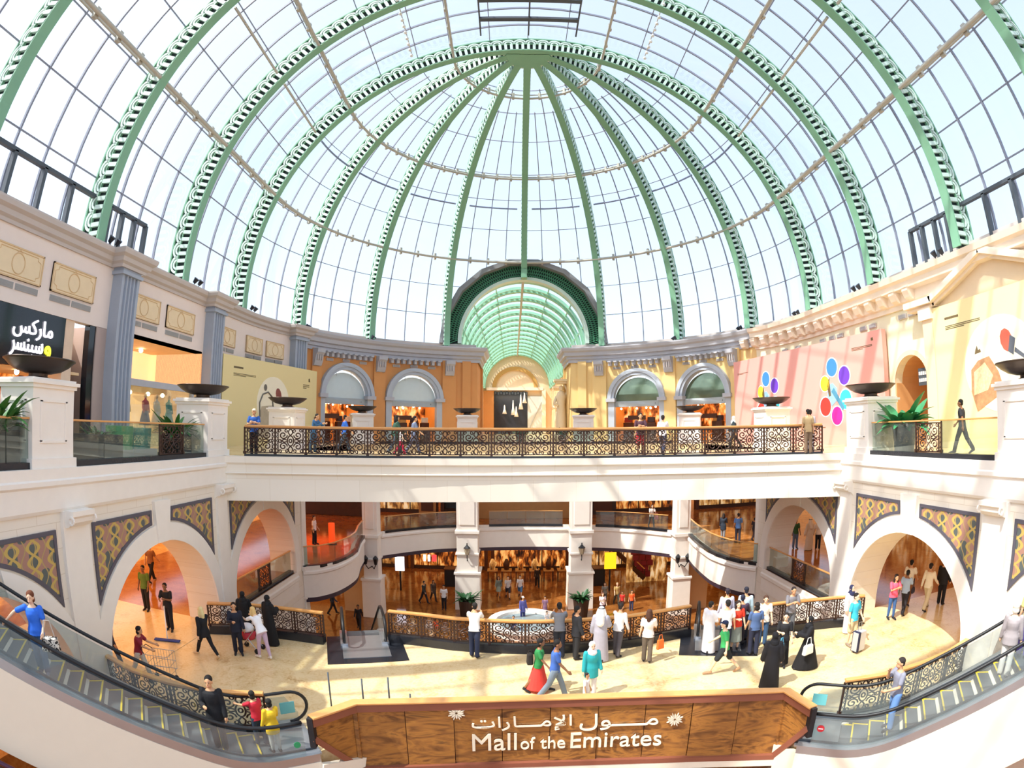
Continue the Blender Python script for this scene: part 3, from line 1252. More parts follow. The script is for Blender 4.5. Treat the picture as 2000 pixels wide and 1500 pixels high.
def left_line(d=0.0):
    pts = [(WX_L + d, 6.9)]
    for yc in (16.8, 24.25):
        pts += [(WX_L + d, yc - 0.72), (WX_L + d + 0.58, yc - 0.72), (WX_L + d + 0.58, yc + 0.72), (WX_L + d, yc + 0.72)]
    pts += [(WX_L + d, YC)]
    pts += [cyl(-90 + 2.5 * i, d, 0)[:2] for i in range(1, 8)]
    pts += [cyl(-71.2, d, 0)[:2], cyl(-71.2, d + 0.58, 0)[:2], cyl(-66.3, d + 0.58, 0)[:2], cyl(-66.3, d, 0)[:2]]
    return pts


cm = MB()
cm.sweep(cor_prof, [(x, y, 7.62) for x, y in left_line()])
struct('trim_cornice_left', cm, M_CORN)

# roof kerb behind the cornices that carries the arches
kb = MB()
kb.sweep([(-1.3, -0.9), (-0.35, -0.9), (-0.35, 0.25), (-1.3, 0.25)], [(WX_L, -11, 7.7), (WX_L, YC, 7.7)] + [(*cyl(-90 + 4 * i, 0, 0)[:2], 7.7) for i in range(1, 19)] + [(*cyl(-13.5, 0, 0)[:2], 7.7)])
kb.sweep([(-1.3, -0.9), (-0.35, -0.9), (-0.35, 0.25), (-1.3, 0.25)], [(*cyl(13.5, 0, 0)[:2], 7.7)] + [(*cyl(90 - 4 * i, 0, 0)[:2], 7.7) for i in range(18, 0, -1)] + [(WX_R, YC, 7.7), (WX_R, -11, 7.7)])
struct('trim_roof_kerb', kb, M_CORN)

# walls behind the camera that close the hall at gallery level
cw = MB()
cw.box((WX_L - 0.4, -2.1, 3.5), (0.4, 17.9, 7.6))
cw.box((WX_R + 0.4, -2.1, 3.5), (0.4, 17.9, 7.6))
struct('wall_side_near', cw, M_FRIEZE)


def relief_panel(loc, t, n, w, h, label):
    """cream relief tablet with an oval wreath and two vent grilles under it"""
    o = thing('relief_panel', label, 'relief panel', loc, 'relief panels on the left frieze')
    L, T, N = Vector(loc), Vector((*t, 0)), Vector((*n, 0))

    def rect(u0, u1, z0, z1, d0, d1):
        vs = [L + T * u + N * d + Vector((0, 0, z)) for d in (d0, d1) for u, z in ((u0, z0), (u1, z0), (u1, z1), (u0, z1))]
        return vs
    F = [(4, 5, 6, 7), (0, 1, 5, 4), (1, 2, 6, 5), (2, 3, 7, 6), (3, 0, 4, 7)]
    MB().add(rect(-w / 2, w / 2, -h / 2, h / 2, -0.02, 0.06), F).build('tablet', M_PANEL, o)
    b = MB()
    a, c = w / 2 - 0.13, h / 2 - 0.12
    k = 0.16
    for q in (0, 0.0):
        pts = [(-a + k, c), (a - k, c), (a - k, c - k * 0.6), (a, c - k), (a, -c + k), (a - k, -c + k * 0.6), (a - k, -c), (-a + k, -c), (-a + k, -c + k * 0.6), (-a, -c + k), (-a, c - k), (-a + k, c - k * 0.6)]
        b.tube([L + T * u + N * 0.06 + Vector((0, 0, z)) for u, z in pts], 0.018, 5, closed=True)
        break
    for u0, u1, z0, z1 in ((-w / 2, w / 2, h / 2 - 0.05, h / 2), (-w / 2, w / 2, -h / 2, -h / 2 + 0.05), (-w / 2, -w / 2 + 0.05, -h / 2, h / 2), (w / 2 - 0.05, w / 2, -h / 2, h / 2)):
        b.add(rect(u0, u1, z0, z1, 0.0, 0.085), F)
    b.build('border_moulding', M_PANLN, o)
    v = MB()
    v.tube([L + T * (0.30 * cos(2 * pi * i / 28)) + N * 0.065 + Vector((0, 0, h * 0.33 * sin(2 * pi * i / 28))) for i in range(28)], 0.022, 5, closed=True)
    v.tube([L + T * q + N * 0.065 + Vector((0, 0, h * 0.33 + 0.09 - abs(q) * 0.5)) for q in (-0.12, 0, 0.12)], 0.02, 5)
    v.build('oval_wreath', M_PANLN, o)
    for s in (-1, 1):
        g = MB()
        u0, u1 = (-w / 2 + 0.06, -0.05) if s < 0 else (0.05, w / 2 - 0.06)
        z0 = -h / 2 - 0.32
        g.add(rect(u0, u1, z0, z0 + 0.21, -0.02, 0.03), F)
        for i in range(5):
            g.add(rect(u0 + 0.02, u1 - 0.02, z0 + 0.02 + 0.038 * i, z0 + 0.036 + 0.038 * i, 0.03, 0.045), F)
        g.build('vent_grille', M_VENT, o)


for i, (y, w, lb) in enumerate([(11.15, 2.35, 'cut by the photo edge, over the dark shop sign'), (14.0, 2.35, 'over the dark shop front, beside the first fluted pilaster'),
                                (18.45, 2.4, 'over the warm lit shop, nearer of its two'), (21.4, 2.4, 'over the warm lit shop, farther of its two')]):
    relief_panel((WX_L, y, 5.88), (0, 1), (1, 0), w, 1.02, 'cream relief panel with oval wreath ' + lb)
relief_panel((WX_L, 26.0, 5.86), (0, 1), (1, 0), 1.9, 1.0, 'cream relief panel right after the second fluted pilaster, above the hoarding corner')
for a, lb in ((-84.2, 'middle of the three over the yellow hoarding'), (-76.4, 'last of three over the yellow hoarding, nearest the terracotta wall')):
    p = cyl(a, 0.06, 5.84)
    relief_panel(p, (cos(R(a)), -sin(R(a))), (-sin(R(a)), -cos(R(a))), 1.8, 0.98, 'cream relief panel, ' + lb)

# ---- apse facade with arched shop fronts
AW, AH = 1.95, 3.30    # half width of the opening, springing height
ARCHES = [(-52.4, 'orange', 'left'), (-31.8, 'orange', 'right'), (32.4, 'yellow', 'left'), (52.6, 'yellow', 'right')]
ua = RF * pi / 180


def apse_piece(a0, a1, centres, m, name):
    ext = 2.3
    de = ext / ua
    mb = MB()
    a = a0
    for ac in centres:
        mb = join(mb, bent_grid(0, (ac - de - a) * ua, 0, 7.2, -0.45, 0.0, a), bent_arch(7.2, -0.45, 0.0, ac, ext))
        a = ac + de
    mb = join(mb, bent_grid(0, (a1 - a) * ua, 0, 7.2, -0.45, 0.0, a))
    return struct(name, mb, m)


apse_piece(-66.6, -13.4, [-52.4, -31.8], M_ORANGE, 'wall_apse_left')
apse_piece(13.4, 69.5, [32.4, 52.6], M_YELLOW, 'wall_apse_right')
# strips, returns into the corridor
for s, m, md, nm in ((-1, M_ORANGE, M_ORANGED, 'left'), (1, M_YELLOW, M_BUFF, 'right')):
    st = MB()
    for a, w in ((42.2, 1.0), (21.6, 1.15), (16.6, 0.7), (62.6 if s > 0 else 62.0, 0.9)):
        du = w / 2
        st = join(st, bent([(-du, 0), (0, 0), (du, 0), (du, 6.5), (0, 6.5), (-du, 6.5)], 0, 0.16, s * a))
        st = join(st, bent([(-du - .08, 0), (0, 0), (du + .08, 0), (du + .08, 0.4), (0, 0.4), (-du - .08, 0.4)], 0, 0.24, s * a))
    struct('wall_strips_' + nm, st, m)
    p = cyl(s * 13.4, 0, 0)
    rt = MB()
    rt.box((p[0] - s * -0.25, p[1] + 2.3, 3.6), (0.5, 4.6, 7.2))
    rt.box((p[0] + s * 0.9, p[1] + 4.6, 3.6), (2.2, 0.4, 7.2))
    struct('wall_corridor_return_' + nm, rt, m)

# apse cornice: deep, on dentils and consoles
deep = [(0, -1.15), (0.10, -1.15), (0.10, -0.92), (0.22, -0.86), (0.22, -0.66), (0.42, -0.60), (0.46, -0.34), (0.62, -0.22), (0.70, -0.04), (0.70, 0.05), (0.0, 0.05)]
for s, nm in ((-1, 'left'), (1, 'right')):
    a_out = 66.3 if s < 0 else 69.5
    pts = [(*cyl(s * (a_out + (13.0 - a_out) * i / 20), 0, 0)[:2], 7.55) for i in range(21)]
    p = pts[-1]
    pts += [(p[0], p[1] + 4.4, 7.55)]
    if s > 0:
        pts.reverse()
    cm = MB()
    cm.sweep(deep, pts)
    struct('trim_cornice_apse_' + nm, cm, M_GREYST)
    dn = MB()
    for ac in (52.4, 31.9):
        for i in range(-5, 6):
            if abs(i) > 4.6:
                continue
            a = s * (ac + i * 1.75)
            q = cyl(a, 0.22, 6.18)
            dn.box(q, (0.22, 0.44, 0.30), -R(a))
            q = cyl(a, 0.3, 6.34)
            dn.box(q, (0.26, 0.6, 0.1), -R(a))
    struct('trim_dentils_' + nm, dn, M_GREYST)
    for k, a in enumerate((62.3, 42.2, 21.6)):
        q = cyl(s * a, 0.1, 6.3)
        side = 'terracotta' if s < 0 else 'ochre'
        lb = ('at the outer end', 'between the two arches', 'next to the corridor')[k]
        cs = thing('cornice_console', 'large grey tapered console under the %s facade cornice, %s' % (side, lb), 'console', q, 'cornice consoles', -R(s * a))
        mb = MB()
        mb.sweep([(0.02, 0.15), (0.62, 0.15), (0.60, -0.12), (0.42, -0.30), (0.34, -0.75), (0.22, -1.0), (0.02, -1.05)], [(0.36, 0, 0), (-0.36, 0, 0)] if False else [(-0.36, 0, 0), (0.36, 0, 0)])
        mb.build('console_block', M_GREYST, cs, local=True)
        mb = MB()
        for sx in (-0.2, 0.0, 0.2):
            mb.box((sx, -0.40, -0.35), (0.07, 0.2, 0.6))
        mb.build('flutes', M_CORN, cs, local=True)
    for j, ac in enumerate((52.4, 31.9)):
        for k in range(3):
            a = s * (ac + (k - 1) * 5.2)
            q = cyl(a, 0.03, 5.86 + (0.05 if k == 1 else 0))
            vv = thing('wall_vent', 'small vent grille under the %s dentils, %s over the %s arch' % ('terracotta' if s < 0 else 'ochre', ('first', 'middle', 'last')[k], 'outer' if j == 0 else 'inner'), 'vent', q, 'vents under the dentils', -R(a))
            mb = MB()
            mb.box((0, 0, 0), (0.62, 0.08, 0.2))
            mb.build('vent_frame', M_CORN, vv, local=True)
            mb = MB()
            for i in range(4):
                mb.box((0, -0.05, -0.06 + 0.04 * i), (0.5, 0.03, 0.018))
            mb.build('vent_slat', M_VENT, vv, local=True)

# archivolts, lunettes, shop fronts
M_FROST = mat('frosted_lunette', '#cfdde0', 0.35, var=0.05)
M_LINTEL = mat('lintel_grey', '#a9b0b4', 0.5, var=0.08)
M_LUNY = mat('mirror_lunette', '#7f8f78', 0.08, metal=0.6, var=0.5, scale=0.8)
M_WARM = window_mat('glowing_shop_wall', [(0.34, '#3a1a08'), (0.45, '#a85420'), (0.54, '#e8923c'), (0.66, '#ffd498')], 0.55, 1.8, (1.4, 1.4, 0.8))  # back wall glows by itself, shop light put into its colour
M_SHELF = mat('dark_shop_shelf', '#4a2612', 0.5, var=0.3)
M_GLOW = mat('shop_spotlight', '#ffffff', 0.4, emit='#ffe6c0', estr=12.0)
for a, colr, pos in ARCHES:
    side = 'terracotta' if colr == 'orange' else 'ochre'
    av = thing('arch_surround', 'blue grey moulded arch surround on the %s facade, %s arch' % (side, 'outer' if abs(a) > 45 else 'inner'), 'arch surround', cyl(a, 0, 0), 'arch surrounds')
    mb = MB()
    n = 24
    for r0, r1, d in ((AW - 0.02, AW + 0.28, 0.22), (AW + 0.2, AW + 0.5, 0.32)):
        pts = [(-r0 * cos(pi * i / n), AH + r0 * sin(pi * i / n)) for i in range(n + 1)]
        pto = [(-r1 * cos(pi * i / n), AH + r1 * sin(pi * i / n)) for i in range(n + 1)]
        mb = join(mb, bent(pts + list(reversed(pto)), -0.4, d, a))
    mb.build('archivolt', mat('blue_grey_archivolt', '#b4bcc8', 0.6, var=0.05), av)
    for s in (-1, 1):
        mb = bent([(s * AW - 0.05 if s > 0 else -AW - 0.45, 0), (AW + 0.45 if s > 0 else -AW + 0.05, 0), (AW + 0.45 if s > 0 else -AW + 0.05, AH - 0.1), (s * AW - 0.05 if s > 0 else -AW - 0.45, AH - 0.1)], -0.4, 0.14, a)
        mb.build('jamb', mat('blue_grey_archivolt', '#b4bcc8'), av)
        mb = bent([(s * AW - 0.15 if s > 0 else -AW - 0.6, AH - 0.15), (AW + 0.6 if s > 0 else -AW + 0.15, AH - 0.15), (AW + 0.6 if s > 0 else -AW + 0.15, AH + 0.12), (s * AW - 0.15 if s > 0 else -AW - 0.6, AH + 0.12)], -0.4, 0.36, a)
        mb.build('impost', M_GREYST, av)
    # lunette
    ln = thing('lunette', '%s lunette of the %s arch on the %s facade' % ('frosted grey' if colr == 'orange' else 'mirrored green', 'outer' if abs(a) > 45 else 'inner', side), 'lunette', cyl(a, -0.2, AH))
    r0 = AW - 0.04
    bent([(-r0 * cos(pi * i / 20), AH - 0.15 + r0 * sin(pi * i / 20)) for i in range(21)], -0.32, -0.26, a).build('lunette_pane', M_FROST if colr == 'orange' else M_LUNY, ln)
    mb = MB()
    for u in (-0.65, 0.65):
        mb = join(mb, bent([(u - 0.015, AH), (u + 0.015, AH), (u + 0.015, AH + 1.75), (u - 0.015, AH + 1.75)], -0.26, -0.24, a))
    mb.build_each('glazing_seam', M_LINTEL, ln)
    sg = thing('shop_sign_band', 'grey sign band of small marks over the %s arch shop, %s facade' % ('outer' if abs(a) > 45 else 'inner', side), 'sign band', cyl(a, 0, AH - 0.35))
    bent([(-r0, AH - 0.55), (0, AH - 0.55), (r0, AH - 0.55), (r0, AH - 0.1), (0, AH - 0.1), (-r0, AH - 0.1)], -0.32, -0.12, a).build('band', M_LINTEL, sg)
    rr = random.Random(int(a))
    mb = MB()
    for i in range(15):
        u = -1.4 + 0.2 * i
        h = 0.10 + 0.06 * rr.random()
        mb = join(mb, bent([(u, AH - 0.40), (u + 0.1, AH - 0.40), (u + 0.1, AH - 0.40 + h), (u, AH - 0.40 + h)], -0.12, -0.10, a))
    mb.build_each('sign_mark', M_DARK, sg)
    # shop behind
    sh = thing('shop_interior', 'warm lit shop behind the %s arch of the %s facade' % ('outer' if abs(a) > 45 else 'inner', side), 'shop', cyl(a, -2.6, 0))
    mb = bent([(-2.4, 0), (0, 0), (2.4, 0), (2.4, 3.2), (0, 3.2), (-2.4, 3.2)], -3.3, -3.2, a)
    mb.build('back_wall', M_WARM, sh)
    for s in (-1, 1):
        p, q = cyl(a, -0.5, 0), cyl(a, -3.2, 0)
        T = Vector((cos(R(a)), -sin(R(a)), 0))
        pp, qq = Vector(p) + T * 2.3 * s, Vector(q) + T * 2.3 * s
        MB().bar([(pp.x, pp.y, 1.6), (qq.x, qq.y, 1.6)], 0.1, 3.2).build('side_wall', mat('glowing_side_wall', '#c98848', 0.6, emit='#ff8a2c', estr=0.25), sh)  # side walls glow too, carrying the shop light in their material
    p, q = cyl(a, -0.5, 3.15), cyl(a, -3.2, 3.15)
    MB().bar([p, q], 4.6, 0.08).build('shop_ceiling', mat('shop_ceiling_paint', '#e8c79a', 0.7), sh)
    mb = MB()
    for i in range(9):
        mb.ball(cyl(a - 5.6 + 1.4 * i, -0.8 - 1.6 * rr.random(), 2.62 + 0.3 * rr.random()), 0.08, 8, 6)
    mb.build_each('spotlight', M_GLOW, sh, smooth=True)
    for i in range(4):
        w = 0.35 + 0.5 * rr.random()
        c = cyl(a + (-5 + 3.2 * i) + rr.random(), -1.4 - 1.2 * rr.random(), 0.75)
        MB().box((c[0], c[1], 0.75), (w, 0.4, 1.5), -R(a)).build('display_rack', M_SHELF, sh, bevel=0.02)
        MB().box((c[0], c[1], 1.72), (w * 0.8, 0.3, 0.42), -R(a)).build('display_goods', mat('goods_%d' % i, ('#8c2a24', '#caa36a', '#3a2a30', '#e8dcc8')[i], 0.7, var=0.3, scale=5), sh, bevel=0.03)
    c = cyl(a - 1.5, -1.2, 1.9)
    MB().box(c, (1.5, 0.12, 0.34), -R(a)).build('hanging_board', M_SHELF, sh)

# ---- right facade: lemon wall, heavy corbel cornice, niche, pedimented portico
rw = MB()
ny, nr, nz = 18.95, 1.15, 2.85
poly = [(YC + 0.2, 0), (YC + 0.2, 6.2), (6.9, 6.2), (6.9, 0), (ny - nr, 0)] + [(ny - nr * cos(pi * i / 16), nz + nr * sin(pi * i / 16)) for i in range(17)] + [(ny + nr, 0)]
rw.slab(poly, (WX_R, 0, 0), (0, 1, 0), (0, 0, 1), (1, 0, 0), 0, 0.5)
rw = join(rw, bent_grid(0, 6.0, 0, 6.2, -0.4, 0, 69.3))
struct('wall_gallery_right', rw, M_LEMON)
nb = MB()
nb.box((WX_R + 2.6, ny, 2.0), (0.1, 2.3, 4.0))
nb.box((WX_R + 1.3, ny - nr, 1.4), (2.6, 0.06, 2.9))
nb.box((WX_R + 1.3, ny + nr, 1.4), (2.6, 0.06, 2.9))
for i in range(12):
    a = pi * (i + 0.5) / 12
    nb.bar([(WX_R + 0.4, ny - nr * cos(a), nz + nr * sin(a)), (WX_R + 2.6, ny - nr * cos(a), nz + nr * sin(a))], 0.34, 0.06, updir=(0, -cos(a), sin(a)))
struct('wall_niche', nb, mat('niche_terracotta', '#d09a62', 0.75, var=0.06))
na = MB()
pts = [(ny - nr * cos(pi * i / 20), nz + nr * sin(pi * i / 20)) for i in range(21)]
pto = [(ny - (nr + 0.22) * cos(pi * i / 20), nz + (nr + 0.22) * sin(pi * i / 20)) for i in range(21)]
na.slab([(ny - nr, 0)] + pts + [(ny + nr, 0), (ny + nr + 0.22, 0)] + list(reversed(pto)) + [(ny - nr - 0.22, 0)], (WX_R, 0, 0), (0, 1, 0), (0, 0, 1), (-1, 0, 0), 0, 0.07)
struct('trim_niche', na, M_BUFF)
cr = MB()
rline = [(*cyl(69.4, 0, 0)[:2], 7.5)] + [(*cyl(a, 0, 0)[:2], 7.45) for a in (73, 77, 81, 85)] + [(WX_R, YC, 7.42), (WX_R, 6.9, 7.3)]
cr.sweep([(0, -1.3), (0.12, -1.3), (0.12, -1.1), (0.22, -1.04), (0.22, -0.62), (0.60, -0.55), (0.64, -0.28), (0.8, -0.18), (0.86, 0.05), (0, 0.05)], rline)
struct('trim_cornice_right', cr, M_CORNW)
for i in range(17):
    y = 18.2 + 1.0 * i
    if y < YC:
        c, rz = (WX_R - 0.40, y, 6.62), 0
    else:
        a = 90 - (y - YC) / RF * 180 / pi
        c, rz = cyl(a, 0.40, 6.62), -R(a) - pi / 2
        rz = R(90 - a)
    cb = thing('cornice_corbel', 'scrolled cream corbel in the row under the right hand cornice', 'corbel', c, 'corbels under the sunlit cornice', rz)
    mb = MB()
    mb.sweep([(-0.25, 0.20), (0.25, 0.20), (0.27, 0.05), (0.18, -0.10), (0.12, -0.22), (-0.05, -0.30), (-0.25, -0.30)], [(0, 0.19, 0), (0, -0.19, 0)] if False else [(0, 0.20, 0), (0, -0.20, 0)][::-1])
    me = mb.mesh('corbel_block')
    me.materials.append(M_CORNW)
    inst('corbel_block', me, cb, rot=(0, 0, pi))
    MB().box((0.02, 0, 0.22), (0.62, 0.48, 0.06)).build('corbel_cap', M_CORNW, cb, local=True)
for k, y in enumerate((30.6, 29.2, 26.4, 25.4, 24.6, 22.4, 21.6, 19.2, 18.5)):
    xx = WX_R - 0.02 if y < YC else cyl(90 - (y - YC) / RF * 180 / pi, 0.02, 0)[0]
    if y > YC:
        yy = cyl(90 - (y - YC) / RF * 180 / pi, 0.02, 0)[1]
    else:
        yy = y
    vv = thing('wall_vent', 'grey vent grille in the lemon band under the right cornice, %s from the corridor' % ('first', 'second', 'third', 'fourth', 'fifth', 'sixth', 'seventh', 'eighth', 'ninth')[k], 'vent', (xx, yy, 5.75), 'vents on the lemon band')
    MB().box((xx - 0.02, yy, 5.75), (0.08, 0.6, 0.22)).build('vent_frame', M_CORN, vv)
    MB().box((xx - 0.06, yy, 5.75), (0.05, 0.48, 0.14)).build('vent_slat', M_VENT, vv)

# pedimented portico on the right
pt = MB()
px = WX_R - 0.25
pt.slab([(17.3, 0), (17.3, 5.6), (16.85, 5.75), (13.4, 6.95), (9.6, 5.75), (9.2, 5.6), (9.2, 0)], (WX_R, 0, 0), (0, 1, 0), (0, 0, 1), (-1, 0, 0), 0, 0.3)
struct('wall_portico', pt, M_BUFF)
pe = MB()
for (ya, za, yb, zb) in ((18.3, 5.95, 16.5, 5.95), (16.6, 5.95, 13.4, 7.15), (13.4, 7.15, 10.0, 5.95), (10.1, 5.95, 8.0, 5.95)):
    pe.bar([(WX_R - 0.42, ya, za), (WX_R - 0.42, yb, zb)], 0.7, 0.26, updir=(0, 0, 1))
    pe.bar([(WX_R - 0.32, ya, za - 0.2), (WX_R - 0.32, yb, zb - 0.2)], 0.45, 0.14, updir=(0, 0, 1))
pe.box((WX_R - 0.35, 17.1, 5.45), (0.6, 0.8, 0.5))
struct('trim_pediment', pe, M_CORNW)
pc = MB()
pc.box((WX_R - 0.3, 17.05, 2.7), (0.5, 0.62, 5.4))
pc.box((WX_R - 0.3, 17.05, 0.3), (0.62, 0.74, 0.6))
struct('pillar_portico', pc, M_BUFF)

# ---- portal arch and the glazed corridor behind the apse
PC, PZ, PY = 0.95, 8.2, 43.5
pr = thing('portal_arch', 'dark green lattice portal arch with grey hood at the corridor mouth', 'portal arch', (PC, PY, PZ))


def ringpts(r, y, n=48, a0=-2, a1=182):
    return [(PC + r * cos(R(a0 + (a1 - a0) * i / n)), y, PZ + r * sin(R(a0 + (a1 - a0) * i / n))) for i in range(n + 1)]


def ring_slab(mb, r0, r1, y0, y1, n=48):
    vs, fs = [], []
    for i in range(n + 1):
        t = R(-2 + 184 * i / n)
        for r, y in ((r0, y0), (r1, y0), (r1, y1), (r0, y1)):
            vs.append((PC + r * cos(t), y, PZ + r * sin(t)))
    for i in range(n):
        for k in range(4):
            l = (k + 1) % 4
            fs.append((4 * i + k, 4 * i + l, 4 * i + 4 + l, 4 * i + 4 + k))
    fs += [(0, 1, 2, 3), tuple(4 * n + k for k in (3, 2, 1, 0))]
    mb.add(vs, fs)
    return mb


ring_slab(MB(), 6.45, 6.85, PY - 0.9, PY + 0.8, 9).build('grey_hood', mat('grey_lead_sheet', '#8d8f93', 0.55, var=0.1), pr)
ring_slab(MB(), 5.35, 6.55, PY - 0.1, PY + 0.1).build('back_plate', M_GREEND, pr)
lt = MB()
for i in range(100):
    t0 = R(-1 + 182 * i / 100)
    for dt in (0.012, -0.012):
        lt.bar([(PC + 5.4 * cos(t0), PY - 0.16, PZ + 5.4 * sin(t0)), (PC + 6.45 * cos(t0 + dt * 5), PY - 0.16, PZ + 6.45 * sin(t0 + dt * 5))], 0.05, 0.1, updir=(0, 1, 0))
lt.build('portal_lattice', mat('portal_green', '#4f9a74', 0.5, var=0.1), pr)
rg = MB()
ring_slab(rg, 5.12, 5.38, PY - 0.32, PY + 0.4)
ring_slab(rg, 6.48, 6.6, PY - 0.28, PY + 0.1)
rg.build('inner_rim', M_GREENL, pr)
MB().box((PC + 0.05, PY - 0.55, PZ + 5.9), (0.5, 0.7, 1.5)).build('key_bracket', M_GREEN, pr, bevel=0.05)

cv = thing('corridor_vault', 'long glazed barrel vault with pale green ribs over the corridor', 'vault', (PC, 70, PZ))
g = MB()
vs = []
for t in range(0, 181, 6):
    for y in (PY, 95):
        vs.append((PC + 6.0 * cos(R(t)), y, PZ + 6.0 * sin(R(t))))
g.add(vs, [(2 * i, 2 * i + 1, 2 * i + 3, 2 * i + 2) for i in range(30)])
g.build('vault_glass', M_GLASSR, cv, smooth=True)
M_VRIB = mat('corridor_rib_green', '#9fd6bd', 0.5, var=0.12, scale=4)
rib = MB()
ring_slab(rib, 5.62, 6.0, -0.16, 0.16, 36)
ring_slab(rib, 5.72, 5.98, -0.75, -0.52, 36)
ring_slab(rib, 5.72, 5.98, 0.52, 0.75, 36)
for i in range(36):
    t0, t1 = R(-2 + 184 * i / 36), R(-2 + 184 * (i + 1) / 36)
    for sgn in (-1, 1):
        rib.bar([(PC + 5.86 * cos(t0), sgn * 0.16, PZ + 5.86 * sin(t0)), (PC + 5.86 * cos(t1), sgn * 0.55, PZ + 5.86 * sin(t1))], 0.07, 0.07, updir=(cos(t0), 0, sin(t0)))
        rib.bar([(PC + 5.86 * cos(t1), sgn * 0.16, PZ + 5.86 * sin(t1)), (PC + 5.86 * cos(t0), sgn * 0.55, PZ + 5.86 * sin(t0))], 0.07, 0.07, updir=(cos(t0), 0, sin(t0)))
ribm = None
for k in range(15):
    y = PY + 2.4 + 3.45 * k
    if ribm is None:
        ribm = rib.mesh('vault_rib')
        ribm.materials.append(M_VRIB)
        ribm.transform(Matrix.Translation((-PC, 0, -PZ)))
    inst('vault_rib', ribm, cv, (0, y - 70, 0))
lb = MB()
for t in (20, 42, 66, 114, 138, 160):
    lb.bar([(PC + 5.9 * cos(R(t)), PY, PZ + 5.9 * sin(R(t))), (PC + 5.9 * cos(R(t)), 95, PZ + 5.9 * sin(R(t)))], 0.1, 0.14, updir=(cos(R(t)), 0, sin(R(t))))
lb.build('long_bar', M_VRIB, cv)
MB().bar([(PC, PY, PZ + 5.6), (PC, 95, PZ + 5.6)], 0.22, 0.2).build('ridge_tube', M_STEEL, cv)

# corridor walls and its end wall
ow = MB()
ow.box((PC - 6.2, 71.5, 4.0), (0.4, 47, 8.4))
ow.box((PC + 6.2, 71.5, 4.0), (0.4, 47, 8.4))
struct('wall_corridor', ow, mat('corridor_apricot', '#efc79a', 0.75, var=0.08))
ew = MB()
n = 24
ew.slab([(PC - 6.2, 0), (PC + 6.2, 0), (PC + 6.2, PZ)] + [(PC + 6.0 * cos(pi * i / n), PZ + 6.0 * sin(pi * i / n)) for i in range(n + 1)] + [(PC - 6.2, PZ)], (0, 95, 0), (1, 0, 0), (0, 0, 1), (0, 1, 0), 0, 0.3)
struct('wall_corridor_end', ew, M_BUFF)
eb = MB()
c0 = (0.55, 8.2)
pts = [(c0[0] + 3.35 * cos(pi * i / n), c0[1] + 3.0 * sin(pi * i / n)) for i in range(n + 1)]
pto = [(c0[0] + 4.05 * cos(pi * i / n), c0[1] + 3.7 * sin(pi * i / n)) for i in range(n + 1)]
eb.slab(pts + list(reversed(pto)), (0, 95, 0), (1, 0, 0), (0, 0, 1), (0, -1, 0), 0, 0.25)
struct('trim_end_arch', eb, mat('ochre_band', '#c79a55', 0.7))
e2 = MB()
e2.box((-4.4, 94.8, 3.8), (2.5, 0.4, 7.6))
struct('wall_end_terracotta', e2, M_ORANGE)
e3 = MB()
e3.box((0.5, 94.7, 7.9), (10.0, 0.8, 0.5))
e3.box((5.6, 94.7, 3.9), (0.7, 0.7, 7.6))
struct('trim_end_cornice', e3, M_CORNW)
ds = thing('dark_storefront', 'dark shop front with white dresses hanging in it at the far end of the corridor', 'shop front', (-0.25, 94.7, 0))
MB().box((-0.25, 94.75, 3.7), (5.9, 0.3, 7.4)).build('dark_glazing', mat('dark_glazing', '#2b2c33', 0.15, var=0.4, scale=0.6), ds)
for i, (x, z, h) in enumerate(((-1.3, 4.3, 1.6), (0.2, 4.6, 2.6), (0.75, 3.9, 1.8), (1.55, 5.6, 2.6), (2.2, 6.3, 1.8))):
    MB().lathe([(0.08, h / 2), (0.14, h / 4), (0.16, 0), (0.42, -h / 2), (0.0, -h / 2)], 10, (x, 94.45, z)).build('white_dress', mat('white_cloth', '#f4f2f2', 0.8), ds, smooth=True)
sc = MB()
for i in range(12):
    sc.box((-2.9 + 0.5 * i, 94.5, 7.25 - 0.12 * (i % 2)), (0.3, 0.2, 0.5))
sc.build('scalloped_valance', M_DARK, ds)
gp = thing('grey_shop_panel', 'pale grey shop panel crossed by thin lines beside the dark shop front', 'panel', (4.0, 94.6, 3))
MB().box((4.05, 94.75, 3.3), (2.6, 0.3, 6.6)).build('panel_face', mat('pale_grey_panel', '#c9cfcf', 0.5, var=0.06), gp)
MB().bar([(2.9, 94.55, 0.6), (5.2, 94.55, 5.6)], 0.06, 0.12, updir=(0, 1, 0)).build('panel_line', M_VENT, gp)

